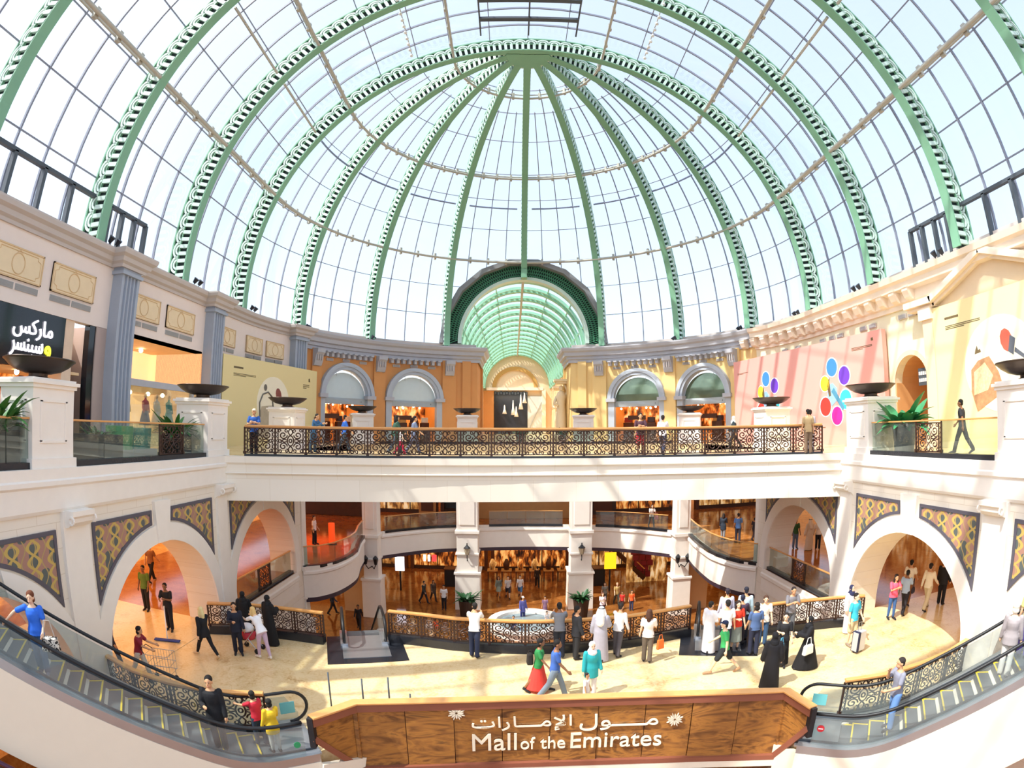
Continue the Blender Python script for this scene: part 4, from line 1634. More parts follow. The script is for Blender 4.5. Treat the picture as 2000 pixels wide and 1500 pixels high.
# tall cream statues beside the corridor mouth on the right
for i, (x, y, h, lb) in enumerate(((4.35, 47.5, 5.4, 'nearer'), (4.9, 56.0, 5.4, 'farther'))):
    st = thing('draped_statue', 'cream draped statue on a column beside the corridor mouth, the %s one' % lb, 'statue', (x, y, 0))
    M_ST = mat('statue_stone', '#f3e3c6', 0.75, var=0.08)
    MB().lathe([(0.0, 0), (0.62, 0), (0.62, 0.4), (0.5, 0.5), (0.46, 0.9), (0.44, 2.2), (0.36, 3.2), (0.42, 3.6), (0.5, 3.9), (0.30, 4.25), (0.16, 4.4), (0.0, 4.4)], 14, (x, y, 0)).build('draped_body', M_ST, st, smooth=True)
    MB().ball((x, y - 0.05, 4.62), (0.2, 0.22, 0.27), 12, 9).build('head', M_ST, st, smooth=True)
    MB().tube([(x - 0.4, y, 3.85), (x - 0.62, y - 0.2, 3.3), (x - 0.3, y - 0.42, 3.05)], [0.15, 0.12, 0.1], 8).build('arm', M_ST, st, smooth=True)
    MB().tube([(x + 0.4, y, 3.85), (x + 0.58, y - 0.1, 4.4), (x + 0.3, y - 0.1, 4.95)], [0.15, 0.12, 0.1], 8).build('arm', M_ST, st, smooth=True)
    mb = MB()
    mb.box((x, y, 5.1), (1.0, 1.0, 0.2))
    mb.box((x, y, 5.3), (1.3, 1.3, 0.22))
    mb.build('capital', M_ST, st, bevel=0.03)
# ================================================================== pedestals, bowls, planters
def pedestal(x, y, rz, plabel, blabel, w=1.4, h=1.82):
    o = thing('stone_pedestal', plabel, 'pedestal', (x, y, 0), 'pedestals round the void', rz)
    mb = MB()
    mb.box((0, 0, h / 2), (w, w, h))
    mb.box((0, 0, 0.12), (w + 0.12, w + 0.12, 0.24))
    mb.build('shaft', M_MOULD, o, local=True)
    mb = MB()
    mb.box((0, 0, h + 0.05), (w + 0.10, w + 0.10, 0.10))
    mb.box((0, 0, h + 0.13), (w + 0.22, w + 0.22, 0.08))
    mb.box((0, 0, h + 0.19), (w + 0.06, w + 0.06, 0.06))
    mb.build('cap_moulding', M_MOULD, o, local=True)
    for a in range(4):
        mb = MB()
        q = w / 2
        for (cx, cz, sx, sz) in ((0, 0.62, w - 0.5, 0.06), (0, h - 0.28, w - 0.5, 0.06), (-(w / 2 - 0.28), h / 2 + 0.17, 0.06, h - 0.9), (w / 2 - 0.28, h / 2 + 0.17, 0.06, h - 0.9)):
            mb.box((cx, -q - 0.012, cz), (sx, 0.03, sz))
        me = mb.mesh('panel_moulding')
        me.materials.append(M_MOULD)
        inst('panel_moulding', me, o, rot=(0, 0, a * pi / 2))
    b = thing('bronze_bowl', blabel, 'bowl', (x, y, h + 0.22), 'bronze bowls on the pedestals')
    MB().lathe([(0, 0), (0.34, 0), (0.34, 0.04), (0.26, 0.06), (0.26, 0.13), (0.34, 0.16), (0, 0.16)], 20, (x, y, h + 0.22)).build('foot', M_BOWL, b, smooth=False)
    MB().lathe([(0, 0.13), (0.38, 0.14), (0.62, 0.20), (0.82, 0.31), (0.95, 0.42), (0.99, 0.44), (0.99, 0.47), (0.92, 0.46), (0.78, 0.36), (0.58, 0.26), (0.3, 0.21), (0, 0.20)], 40, (x, y, h + 0.22)).build('bowl_shell', M_BOWL, b, smooth=True)


PED = [(-11.1, 9.1, 0, 'nearest pedestal on the left side, beside a leafy planter'), (-11.1, 17.1, 0, 'pedestal at the left end of the bridge'),
       (-11.1, 25.0, 0, 'pedestal in front of the yellow hoarding'), (-10.0, 34.9, 0.4, 'pedestal in front of the left terracotta arch'),
       (-3.2, 38.3, 0.1, 'pedestal left of the corridor mouth'), (5.1, 38.3, -0.1, 'pedestal right of the corridor mouth'),
       (12.0, 34.9, -0.4, 'pedestal between the two ochre arches'), (13.1, 25.0, 0, 'pedestal in front of the pink hoarding'),
       (13.1, 16.6, 0, 'pedestal at the right end of the bridge, beside a broad leaved plant'), (13.1, 9.1, 0, 'nearest pedestal on the right side, cut by the photo edge')]
for x, y, rz, lb in PED:
    pedestal(x, y, rz, 'cream panelled stone ' + lb, 'wide bronze bowl on the ' + lb.replace(', beside a broad leaved plant', '').replace(', cut by the photo edge', ''))

M_LEAF = mat('leaf_green', '#3f7a3a', 0.5, var=0.35, scale=5)
M_LEAFD = mat('leaf_dark', '#24542c', 0.5, var=0.3, scale=5)
M_LEAFB = mat('broad_leaf', '#3c8a58', 0.45, var=0.25, scale=4)
M_POT = mat('black_planter', '#20211f', 0.5, var=0.15)
M_POTB = mat('brown_planter', '#3a2a22', 0.5, var=0.2)


def leaf(mb, base, az, length, width, rise, droop, n=6):
    d = Vector((cos(az), sin(az), 0))
    s = Vector((-sin(az), cos(az), 0))
    vs, fs = [], []
    for i in range(n + 1):
        t = i / n
        p = Vector(base) + d * (length * t * (0.5 + 0.5 * cos(rise * 0.3))) * 0.8 + Vector((0, 0, length * (rise * t - droop * t * t)))
        w = width * sin(pi * min(0.98, 0.06 + 0.94 * t)) ** 0.8
        vs += [p - s * w + Vector((0, 0, 0.0)), p - Vector((0, 0, w * 0.35)), p + s * w]
    for i in range(n):
        for k in range(2):
            fs.append((3 * i + k, 3 * i + k + 1, 3 * i + 4 + k, 3 * i + 3 + k))
    mb.add(vs, fs)


def plant(x, y, z, label, pot, n, length, width, m, seed, box=False, name='potted_plant'):
    o = thing(name, label, 'plant', (x, y, z))
    r = random.Random(seed)
    pr_, ph = pot
    if box:
        MB().box((x, y, z + ph / 2), (pr_ * 2, pr_ * 2, ph)).build('planter', M_POT, o, bevel=0.02)
    else:
        MB().lathe([(0, 0), (pr_ * 0.78, 0), (pr_, ph), (pr_ * 1.04, ph), (pr_ * 1.04, ph - 0.05), (pr_ * 0.9, ph - 0.06), (0, ph - 0.06)], 20, (x, y, z)).build('planter', M_POT if m is not M_LEAFD else M_POTB, o, smooth=False)
    mb = MB()
    for i in range(n):
        az = r.random() * 2 * pi
        q = r.random() * pr_ * 0.7
        leaf(mb, (x + q * cos(az), y + q * sin(az), z + ph - 0.05), az + r.uniform(-.5, .5), length * r.uniform(0.6, 1.15), width * r.uniform(0.7, 1.2), r.uniform(0.5, 1.25), r.uniform(0.3, 0.75))
    mb.build('foliage', m, o, smooth=True)
    return o


plant(-11.25, 7.8, 0, 'leafy green plant in black planter box beside the nearest left pedestal', (0.5, 0.85), 110, 1.15, 0.085, M_LEAF, 3, True)
plant(-11.15, 15.45, 0, 'small leafy plant in black planter just before the left bridge pedestal', (0.42, 0.8), 60, 0.85, 0.08, M_LEAF, 5, True)
plant(-11.6, 12.0, 0, 'black planter box with low green plants behind the left glass balustrade', (0.55, 0.75), 36, 0.45, 0.06, M_LEAF, 15, True)
plant(13.3, 14.9, 0, 'broad leaved plant in black round pot behind the right glass balustrade', (0.45, 0.95), 60, 1.2, 0.19, M_LEAFB, 6)
plant(0.6, 39.5, 0, 'low green plant in front of the dark corridor shop', (0.35, 0.7), 40, 0.7, 0.08, M_LEAF, 7)
plant(3.7, 39.4, 0, 'low green plant left of the right central pedestal', (0.3, 0.6), 36, 0.7, 0.08, M_LEAFD, 8)
plant(-3.0, 34.6, L0, 'dark potted plant on the lower floor in front of the left central column', (0.55, 1.25), 60, 0.9, 0.10, M_LEAFD, 9)
plant(4.6, 34.6, L0, 'dark potted plant on the lower floor in front of the right central column', (0.55, 1.25), 60, 0.9, 0.10, M_LEAFD, 10)

# ================================================================== wrought iron railings
def spiral(cx, cz, r0, turns, a0, sgn, n=16, rmin=0.025):
    out = []
    for i in range(n + 1):
        t = i / n
        r = r0 * (1 - t) + rmin * t
        a = a0 + sgn * 2 * pi * turns * t
        out.append((cx + r * cos(a), 0, cz + r * sin(a)))
    return out


def scroll_panel(w=1.0, h=0.82):
    mb = MB()
    T = 0.020
    mb.bar([(0, 0, 0.0), (w, 0, 0.0)], 0.03, 0.035)
    mb.bar([(0, 0, h), (w, 0, h)], 0.03, 0.035)
    for x in (0.10, w - 0.10):
        mb.bar([(x, 0, 0), (x, 0, h)], 0.026, 0.026, updir=(0, 1, 0))
    c = w / 2
    mb.tube([(c + 0.10 * cos(2 * pi * i / 16), 0, h / 2 + 0.17 * sin(2 * pi * i / 16)) for i in range(16)], T, 4, closed=True)
    mb.tube([(c + 0.045 * cos(2 * pi * i / 10), 0, h / 2 + 0.06 * sin(2 * pi * i / 10)) for i in range(10)], T, 4, closed=True)
    for sx in (-1, 1):
        for sz in (-1, 1):
            mb.tube(spiral(c + sx * 0.235, h / 2 + sz * 0.19, 0.135, 1.35, pi / 2 - sz * pi / 2 if False else (0 if sx < 0 else pi), sx * sz), T, 4)
            mb.tube([(c + sx * 0.10, 0, h / 2 + sz * 0.02), (c + sx * 0.20, 0, h / 2 + sz * 0.05), (c + sx * 0.30, 0, h / 2), ], T, 4)
            mb.tube([(c, 0, h / 2 + sz * 0.17), (c + sx * 0.07, 0, h / 2 + sz * 0.27), (c + sx * 0.05, 0, h / 2 + sz * 0.36), (c, 0, h / 2 + sz * 0.40)], T, 4)
            mb.tube(spiral(c + sx * 0.13, h / 2 + sz * 0.335, 0.065, 1.0, -sx * pi / 2, -sx * sz, 9, 0.02), T * 0.9, 4)
            mb.tube(spiral(c + sx * 0.345, h / 2 + sz * 0.345, 0.06, 1.0, sx * pi / 2, sx * sz, 9, 0.02), T * 0.9, 4)
        mb.tube(spiral(c + sx * 0.34, h / 2, 0.075, 1.2, pi if sx > 0 else 0, sx, 10, 0.02), T * 0.9, 4)
        for q in (0.05,):
            for k in range(6):
                z = h * (k + 0.5) / 6
                xx = q if sx < 0 else w - q
                mb.tube([(xx + 0.035 * cos(2 * pi * i / 8), 0, z + 0.06 * sin(2 * pi * i / 8)) for i in range(8)], 0.012, 4, closed=True)
    me = mb.mesh('scroll_panel')
    me.materials.append(M_BRONZE)
    return me


PANEL_ME = scroll_panel()
_pm = MB()
_pm.box((0, 0, 0.5), (0.05, 0.05, 1.0))
_pm.ball((0, 0, 1.0), 0.035, 8, 6)
_pm.box((0, 0, 0.06), (0.09, 0.09, 0.1))
POST_ME = _pm.mesh('post')
POST_ME.materials.append(M_BRONZE)


def resample(pts, step):
    P = [Vector((p[0], p[1], 0)) for p in pts]
    L = [0]
    for a, b in zip(P, P[1:]):
        L.append(L[-1] + (b - a).length)
    n = max(1, round(L[-1] / step))
    out, j = [], 0
    for i in range(n + 1):
        d = L[-1] * i / n
        while j < len(P) - 2 and L[j + 1] < d:
            j += 1
        t = (d - L[j]) / max(1e-9, L[j + 1] - L[j])
        out.append(P[j].lerp(P[j + 1], min(1, t)))
    return out


def railing(label, pts, z, curb=0.12, step=1.14, rail=M_WOODR, name='iron_railing', top=1.13):
    Q = resample(pts, step)
    mid = Q[len(Q) // 2]
    o = thing(name, label, 'railing', (mid.x, mid.y, z))
    cb = MB()
    cb.bar([(p.x, p.y, z + curb / 2) for p in Q], 0.30, curb)
    cb.build('granite_curb', M_GRANITE, o)
    hr = MB()
    hr.bar([(p.x, p.y, z + top - 0.03) for p in Q], 0.15, 0.06)
    hr.bar([(p.x, p.y, z + top - 0.075) for p in Q], 0.08, 0.04)
    hr.build('handrail', rail, o, bevel=0.012)
    s = (top - 0.12 - curb) / 0.86
    for i, p in enumerate(Q):
        inst('post', POST_ME, o, (p.x - mid.x, p.y - mid.y, curb * 0.9), (0, 0, 0), scale=(1, 1, (top - 0.09 - curb)))
    for a, b in zip(Q, Q[1:]):
        d = b - a
        inst('scroll_panel', PANEL_ME, o, (a.x - mid.x, a.y - mid.y, curb + 0.05), (0, 0, atan2(d.y, d.x)), scale=(d.length, 1, s))
    return o


railing('long bronze scroll railing with timber handrail along the front of the gallery bridge', [(x, bridge_y(x) + 0.16) for x in [-9.75 + (11.7 + 9.75) * i / 40 for i in range(41)]], 0, 0.10, top=1.16)
railing('bronze scroll railing at the left back of the concourse, left of the escalator going down', [(-10.2, 15.5), (-9.0, 15.95), (-7.8, 16.12), (-6.1, 16.05)], L1, 0.28)
railing('bronze scroll railing round the middle of the concourse back edge, where people lean', [(-4.05, 16.75), (-3.5, 16.75), (-1.6, 16.3), (1.0, 16.1), (3.6, 16.3), (5.5, 16.75), (6.0, 16.85)], L1, 0.28)
railing('bronze scroll railing at the right back of the concourse, ending at the right middle arch', [(8.1, 16.1), (9.6, 16.02), (11.0, 15.75), (12.2, 15.35)], L1, 0.28)
railing('bronze scroll railing curving from the left middle arch to the left escalator', [(-10.3, 10.2), (-9.6, 9.95), (-8.3, 9.78), (-6.8, 9.85), (-5.55, 10.25)], L1, 0.15)
railing('bronze scroll railing curving from the right escalator to the right middle arch', [(7.75, 10.0), (8.8, 9.75), (10.3, 9.75), (11.5, 9.9), (12.3, 10.15)], L1, 0.15)


def glass_rail(label, pts, z, insert=(), step=1.35, h=1.10, curb=0.16, name='glass_balustrade'):
    Q = resample(pts, step)
    mid = Q[len(Q) // 2]
    o = thing(name, label, 'balustrade', (mid.x, mid.y, z))
    MB().bar([(p.x, p.y, z + curb / 2) for p in Q], 0.26, curb).build('granite_curb', M_GRANITE, o)
    MB().bar([(p.x, p.y, z + h + 0.025) for p in Q], 0.10, 0.05).build('handrail', M_WOODR, o, bevel=0.012)
    for i, (a, b) in enumerate(zip(Q, Q[1:])):
        d = (b - a)
        if i in insert:
            inst('scroll_panel', PANEL_ME, o, (a.x - mid.x, a.y - mid.y, curb + 0.03), (0, 0, atan2(d.y, d.x)), scale=(d.length, 1, (h - curb - 0.06) / 0.84))
            for p in (a, b):
                inst('post', POST_ME, o, (p.x - mid.x, p.y - mid.y, curb), scale=(1, 1, h - curb - 0.03))
            continue
        u = d.normalized() * 0.015
        MB().bar([(a.x + u.x, a.y + u.y, z + (h + curb) / 2), (b.x - u.x, b.y - u.y, z + (h + curb) / 2)], 0.016, h - curb).build('glass_pane', M_GLASSB, o)
    return o


glass_rail('glass balustrade with timber handrail left of the nearest left pedestal', [(XL - 0.15, 7.0), (XL - 0.15, 8.4)], 0, step=0.7)
glass_rail('glass balustrade with one bronze scroll insert between the two left pedestals', [(XL - 0.15, 9.85), (XL - 0.15, 16.35)], 0, (3,), 1.3)
glass_rail('glass balustrade with one bronze scroll insert between the two right pedestals', [(XR + 0.15, 15.85), (XR + 0.15, 9.85)], 0, (2,), 1.3)
for side, x, lb in ((1, XL, 'left'), (-1, XR, 'right')):
    glass_rail('glass balustrade with a bronze insert across the foot of the %s far arch' % lb, [(x - side * 0.2, 18.0), (x - side * 0.2, 23.9)], L1, (2,), 1.2)
for line, lb in ((BALC[0], 'bulging left balcony of the concourse level'), (BALC[2], 'bulging right balcony of the concourse level')):
    glass_rail('glass balustrade round the ' + lb, [(x, y) for x, y in line], L1, (), 1.0)
for x0, x1, lb in ((-8.7, -3.9, 'left of the left central column'), (-2.2, 4.0, 'between the two central columns'), (5.6, 10.7, 'right of the right central column')):
    glass_rail('glass balustrade on the rear balcony, ' + lb, [p for p in BALC[1] if x0 <= p[0] <= x1], L1, (), 1.5)
re_ = [(-8.85, 35.3)] + [(x, y + 0.25) for x, y in rear_edge[3:-3]] + [(10.85, 35.3)]
glass_rail('glass balustrade round the far end of the gallery void, in front of the corridor', re_, 0, (), 1.6)

# ================================================================== escalators between gallery and concourse
M_CLAD = mat('escalator_cladding', '#eadfca', 0.5, var=0.03)
M_STEPG = mat('step_grey', '#6f7478', 0.45, metal=0.4, var=0.1)
M_YEL = mat('safety_yellow', '#e8c832', 0.5, var=0.05)
M_TEAL = mat('teal_notice', '#6fbcbf', 0.5, var=0.08)
M_RED = mat('sign_red', '#d8323c', 0.5, var=0.05)
M_GRN = mat('sign_green', '#2f9a62', 0.5, var=0.05)
M_WHITE = mat('white_paint', '#f4f4f2', 0.5, var=0.02)


def esc_z(s, z0, rise, flat=1.5):
    k = math.tan(R(30))
    top = flat + rise / k
    e = 0.7
    if s < flat - e:
        return z0
    if s < flat + e:
        t = (s - flat + e) / (2 * e)
        return z0 + k * e * t * t
    if s < top - e:
        return z0 + k * (s - flat)
    if s < top + e:
        t = (top + e - s) / (2 * e)
        return z0 + rise - k * e * t * t
    return z0 + rise


def escalator(name, label, N, d, p, z0, rise, width=1.5, depth=2.1, down=False, send=None, cladding=True):
    """N: near newel foot, d: unit way up, p: unit across from the near to the far balustrade"""
    N, d, p = Vector((*N, 0)), Vector((*d, 0)), Vector((*p, 0))
    o = thing(name, label, 'escalator', (N.x, N.y, z0))
    send = send or (1.5 + rise / math.tan(R(30)) + 1.6)
    S = [-0.1 + (send + 0.1) * i / 48 for i in range(49)]

    def at(s, q, z):
        v = N + d * s + p * q
        return (v.x, v.y, z)
    for q, nm in ((0.0, 'near'), (width, 'far')):
        mb = MB()
        vs, fs = [], []
        for s in S:
            if q == 0 and s < 0.05:
                continue
            z = esc_z(s, z0, rise)
            k = 0.85 if s > 0.25 or q == 0 else 0.2 + 0.65 * sqrt(max(0.0, 1 - ((0.25 - s) / 0.36) ** 2))
            for qq in (q - 0.008, q + 0.008):
                vs += [at(s, qq, z + 0.10), at(s, qq, z + k)]
        n = len(vs) // 4
        for i in range(n - 1):
            a, b = 4 * i, 4 * i + 4
            fs += [(a, a + 1, b + 1, b), (a + 2, b + 2, b + 3, a + 3), (a + 1, a + 3, b + 3, b + 1)]
        mb.add(vs, fs)
        mb.build('glass_balustrade', M_GLASSE, o)
        loop = [at(0.12 - 0.46 * sin(w), q, z0 + 0.535 - 0.415 * cos(w)) for w in [pi * i / 14 for i in range(15)]]
        path = (loop if q else []) + [at(s, q, esc_z(s, z0, rise) + 0.95) for s in S if s > (0.2 if q else 0.08)]
        MB().tube(path, 0.042, 8).build('handrail', M_RUBBER, o, smooth=True)
        MB().bar([at(s, q, esc_z(s, z0, rise) + 0.02) for s in S], 0.22, 0.22).build('skirt_deck', M_CHROME, o)
        MB().bar([at(s, q + (0.14 if q == 0 else -0.14), esc_z(s, z0, rise) + 0.0) for s in S], 0.03, 0.34).build('inner_skirt', M_DARK, o)
    # steps
    k = math.tan(R(30))
    st = MB()
    wd = width - 0.34
    st.box((0, 0, -0.12), (wd, 0.42, 0.24))
    st.box((0, 0.17, -0.13), (wd, 0.05, 0.22))
    me = st.mesh('step')
    me.materials.append(M_STEPG)
    ye = MB()
    for sx in (-1, 1):
        ye.box((sx * (wd / 2 - 0.03), 0, 0.004), (0.05, 0.4, 0.008))
    ye.box((0, -0.185, 0.004), (wd, 0.04, 0.008))
    yme = ye.mesh('yellow_edge')
    yme.materials.append(M_YEL)
    c = N + p * (width / 2)
    rz = atan2(d.y, d.x) - pi / 2
    i = 0
    s = 0.9
    while s < send - 0.6:
        v = d * s + p * (width / 2)
        stp = inst('step', me, o, (v.x, v.y, esc_z(s, 0, rise) - 0.02), (0, 0, rz))
        inst('yellow_edge', yme, stp)
        s += 0.40
    v = d * -0.1 + p * (width / 2)
    pl = MB()
    pl.box((0.0, 0.42, 0.0), (width - 0.1, 1.0, 0.05))
    pl.build('landing_plate', M_CHROME, o, local=True)
    pl = [x for x in bpy.data.objects if x.parent == o and x.name.startswith('landing_plate')][0]
    pl.location = (v.x, v.y, 0.015)
    pl.rotation_euler = (0, 0, rz)
    if cladding:
        cl = MB()
        vs, fs = [], []
        for s in S:
            z = esc_z(s, z0, rise) - 0.09
            for q, zz in ((-0.12, z), (width + 0.12, z), (width + 0.12, z - depth), (-0.12, z - depth)):
                vs.append(at(s, q, zz))
        for i in range(len(S) - 1):
            for kk in range(4):
                l = (kk + 1) % 4
                fs.append((4 * i + kk, 4 * i + l, 4 * i + 4 + l, 4 * i + 4 + kk))
        fs += [(3, 2, 1, 0), tuple(4 * (len(S) - 1) + kk for kk in range(4))]
        cl.add(vs, fs)
        cl.build('cream_cladding', M_CLAD, o)
    return o, at


DL, PLv = (-0.80, -0.60), (-0.60, 0.80)
DR, PRv = (0.80, -0.60), (0.60, 0.80)
NL, NR = (-4.2, 9.62), (6.28, 9.22)
escL, atL = escalator('escalator', 'escalator with glass sides rising from the sign parapet to the left', NL, DL, PLv, L1, 6.0)
escR, atR = escalator('escalator', 'escalator with glass sides rising from the sign parapet to the right', NR, DR, PRv, L1, 6.0)


def lower_rail(label, at):
    """dark scroll railing of the flight that runs down under the upper escalator"""
    S = [2.6 + 0.55 * i for i in range(14)]
    p0 = at(S[0], -0.45, 0)
    o = thing('stair_railing', label, 'railing', (p0[0], p0[1], L1 - 3))
    top = [at(s, -0.45, esc_z(s, L1, 6.0) - 2.28) for s in S]
    MB().tube(top, 0.05, 8).build('handrail', mat('plum_handrail', '#4a1f3a', 0.35, var=0.1), o, smooth=True)
    low = [(x, y, z - 1.0) for x, y, z in top]
    MB().bar(low, 0.05, 0.05).build('bottom_bar', M_BRONZE, o)
    for (a, b, c, d) in zip(top, top[1:], low, low[1:]):
        MB().bar([a, c], 0.04, 0.04, updir=(0, 1, 0)).build('post', M_BRONZE, o)
        m = [((a[k] + b[k] + c[k] + d[k]) / 4) for k in range(3)]
        t = Vector((b[0] - a[0], b[1] - a[1], b[2] - a[2])) / 2
        mb = MB()
        for q in (0.42, 0.24):
            mb.tube([Vector(m) + t * (1.7 * q * cos(2 * pi * i / 14)) + Vector((0, 0, 2.0 * q * 0.45 * sin(2 * pi * i / 14))) for i in range(14)], 0.03, 5, closed=True)
        mb.build('scroll', M_BRONZE, o)


lower_rail('dark scroll railing in the bottom left photo corner, under the left escalator', atL)
lower_rail('dark scroll railing in the bottom right photo corner, under the right escalator', atR)


def sticker(parent, at, s, q, z, w, h, m, nm, d, disc=False):
    c = Vector(at(s, q, z))
    D = Vector((*d, 0))
    n = Vector((D.y, -D.x, 0))
    mb = MB()
    if disc:
        P = [(w * cos(2 * pi * i / 20), w * sin(2 * pi * i / 20)) for i in range(20)]
    else:
        P = [(-w / 2, -h / 2), (w / 2, -h / 2), (w / 2, h / 2), (-w / 2, h / 2)]
    mb.slab(P, c, D, (0, 0, 1), n, -0.018, 0.018)
    return mb.build(nm, m, parent)


for e, at, d, lb in ((escL, atL, DL, 'L'), (escR, atR, DR, 'R')):
    sticker(e, at, 0.15, 1.5, L1 + 0.52, 0.36, 0.30, M_TEAL, 'teal_notice', d)
st_ = sticker(escR, atR, 0.35, 0.0, L1 + 0.58, 0.085, 0, M_RED, 'red_sticker', DR, True)
c = Vector(atR(0.35, 0, L1 + 0.58))
MB().slab([(-0.055, -0.014), (0.055, -0.014), (0.055, 0.014), (-0.055, 0.014)], c, (*DR, 0), (0, 0, 1), (DR[1], -DR[0], 0), -0.022, 0.022).build('white_bar', M_WHITE, st_)
sticker(escL, atL, 0.35, 0.0, L1 + 0.40, 0.075, 0, M_GRN, 'green_sticker', DL, True)

# escalators going down from the concourse to the lower floor (their upper landings)
def down_esc(c, d, label):
    """c: middle of the top comb line, d: unit way down"""
    d = Vector((*d, 0))
    p = Vector((d.y, -d.x, 0))
    o = thing('escalator_down', label, 'escalator', (c[0], c[1], L1))
    c = Vector((*c, 0))

    def at(s, q, z):
        v = c + d * s + p * q
        return (v.x, v.y, z)
    k = math.tan(R(30))

    def zz(s):
        return L1 if s < 0.3 else (L1 - k * 0.5 * (s - 0.3) ** 2 if s < 1.3 else L1 - k * (s - 0.8))
    end = 0.8 + (L1 - L0) / k
    S = [-0.6 + (end + 0.6) * i / 34 for i in range(35)]
    for q, nm in ((-0.68, 'l'), (0.68, 'r')):
        mb = MB()
        vs, fs = [], []
        for s in S:
            z = max(zz(s), L0)
            kk = 0.88 if s > -0.3 else 0.25 + 0.63 * sqrt(max(0, 1 - ((-0.3 - s) / 0.31) ** 2))
            for qq in (q - 0.008, q + 0.008):
                vs += [at(s, qq, z + 0.05), at(s, qq, z + kk)]
        for i in range(len(S) - 1):
            a, b = 4 * i, 4 * i + 4
            fs += [(a, a + 1, b + 1, b), (a + 2, b + 2, b + 3, a + 3), (a + 1, a + 3, b + 3, b + 1)]
        mb.add(vs, fs)
        mb.build('glass_balustrade', M_GLASSE, o)
        path = [at(-0.45, q, L1 + 0.1), at(-0.75, q, L1 + 0.25), at(-0.86, q, L1 + 0.5), at(-0.78, q, L1 + 0.78), at(-0.5, q, L1 + 0.95)] + [at(s, q, max(zz(s), L0) + 0.97) for s in S if s > -0.35]
        MB().tube(path, 0.05, 8).build('handrail', M_RUBBER, o, smooth=True)
        MB().bar([at(s, q, max(zz(s), L0) + 0.0) for s in S], 0.24, 0.2).build('skirt_deck', M_CHROME, o)
    pl = MB()
    pl.bar([at(-1.6, 0, L1 + 0.012), at(0.25, 0, L1 + 0.012)], 1.5, 0.02)
    pl.build('landing_plate', M_CHROME, o)
    mt = MB()
    mt.bar([at(-2.0, 0, L1 + 0.004), at(0.3, 0, L1 + 0.004)], 2.5, 0.01)
    mt.build('black_mat', M_GRANITE, o)
    s = 0.45
    first = None
    while s < end - 0.3:
        m1 = MB()
        if first is None:
            m1.box((0, 0, -0.11), (1.12, 0.41, 0.22))
            first = m1.mesh('step')
            first.materials.append(M_STEPG)
        v = d * s
        inst('step', first, o, (v.x, v.y, zz(s) - L1 - 0.02), (0, 0, atan2(d.y, d.x) - pi / 2))
        s += 0.40
    tr = MB()
    vs, fs = [], []
    for s in S:
        z = max(zz(s), L0)
        for q, dz in ((-0.8, -0.1), (0.8, -0.1), (0.8, -1.0), (-0.8, -1.0)):
            vs.append(at(s, q, max(z + dz, L0 - 0.1)))
    for i in range(len(S) - 1):
        for kk in range(4):
            l = (kk + 1) % 4
            fs.append((4 * i + kk, 4 * i + l, 4 * i + 4 + l, 4 * i + 4 + kk))
    tr.add(vs, fs)
    tr.build('cladding', M_CLAD, o)


down_esc((-4.95, 16.75), (-0.33, 0.944), 'escalator going down from the concourse behind its black mat, left of the middle railing')
down_esc((7.0, 16.75), (0.33, 0.944), 'escalator going down from the concourse at the crowd, right of the middle railing')

# ================================================================== sign parapet
def veneer_build(nt):
    return f_noise(0.75, 5, 4.5, (0.8, 0.8, 3.0))(nt)


M_VENEER = ramp_mat('figured_veneer', [(0.28, '#5a3a22'), (0.44, '#8a5c32'), (0.56, '#a87238'), (0.72, '#74502f')], 0.2, veneer_build, coat=0.4)
M_FRAMEW = mat('red_brown_frame', '#8a5340', 0.35, var=0.12, scale=2, coat=0.3)
M_LETTER = mat('cream_lettering', '#f6ead0', 0.45, var=0.02)
PLp, PRp, PMp = Vector((-3.4, 10.4, 0)), Vector((6.15, 10.12, 0)), Vector((1.35, 11.0, 0))


def circle3(a, b, c):
    ax, ay, bx_, by, cx, cy = a.x, a.y, b.x, b.y, c.x, c.y
    d = 2 * (ax * (by - cy) + bx_ * (cy - ay) + cx * (ay - by))
    ux = ((ax * ax + ay * ay) * (by - cy) + (bx_ * bx_ + by * by) * (cy - ay) + (cx * cx + cy * cy) * (ay - by)) / d
    uy = ((ax * ax + ay * ay) * (cx - bx_) + (bx_ * bx_ + by * by) * (ax - cx) + (cx * cx + cy * cy) * (bx_ - ax)) / d
    return ux, uy, hypot(ax - ux, ay - uy)


SCX, SCY, SRR = circle3(PLp, PMp, PRp)
SA0, SA1 = atan2(PLp.x - SCX, PLp.y - SCY), atan2(PRp.x - SCX, PRp.y - SCY)
SLEN = SRR * (SA1 - SA0)


def sgn_pt(u, d, z):
    """u metres along the sign from its left corner, d in front of it"""
    a = SA0 + u / SRR
    return (SCX + (SRR - d) * sin(a), SCY + (SRR - d) * cos(a), z)


ZT, ZB = L1 + 1.15, L1 - 0.78
sg = thing('sign_parapet', 'veneered sign parapet with cream lettering between the two escalators', 'sign', (PMp.x, PMp.y, L1))
npan = 9
for i in range(npan):
    u0, u1 = SLEN * i / npan + 0.008, SLEN * (i + 1) / npan - 0.008
    dd = 0.03 if i % 3 == 1 else 0.0
    vs = []
    for d in (-0.12, 0.0 + dd):
        vs += [sgn_pt(u0, d, ZB + 0.12), sgn_pt(u1, d, ZB + 0.12), sgn_pt(u1, d, ZT - 0.14), sgn_pt(u0, d, ZT - 0.14)]
    MB().add(vs, [(4, 5, 6, 7), (3, 2, 1, 0), (0, 1, 5, 4), (1, 2, 6, 5), (2, 3, 7, 6), (3, 0, 4, 7)]).build('veneer_panel', M_VENEER, sg)
arc = [SLEN * i / 18 for i in range(19)]
EL_, ER_ = Vector((-4.12, 9.50, 0)), Vector((6.32, 9.12, 0))
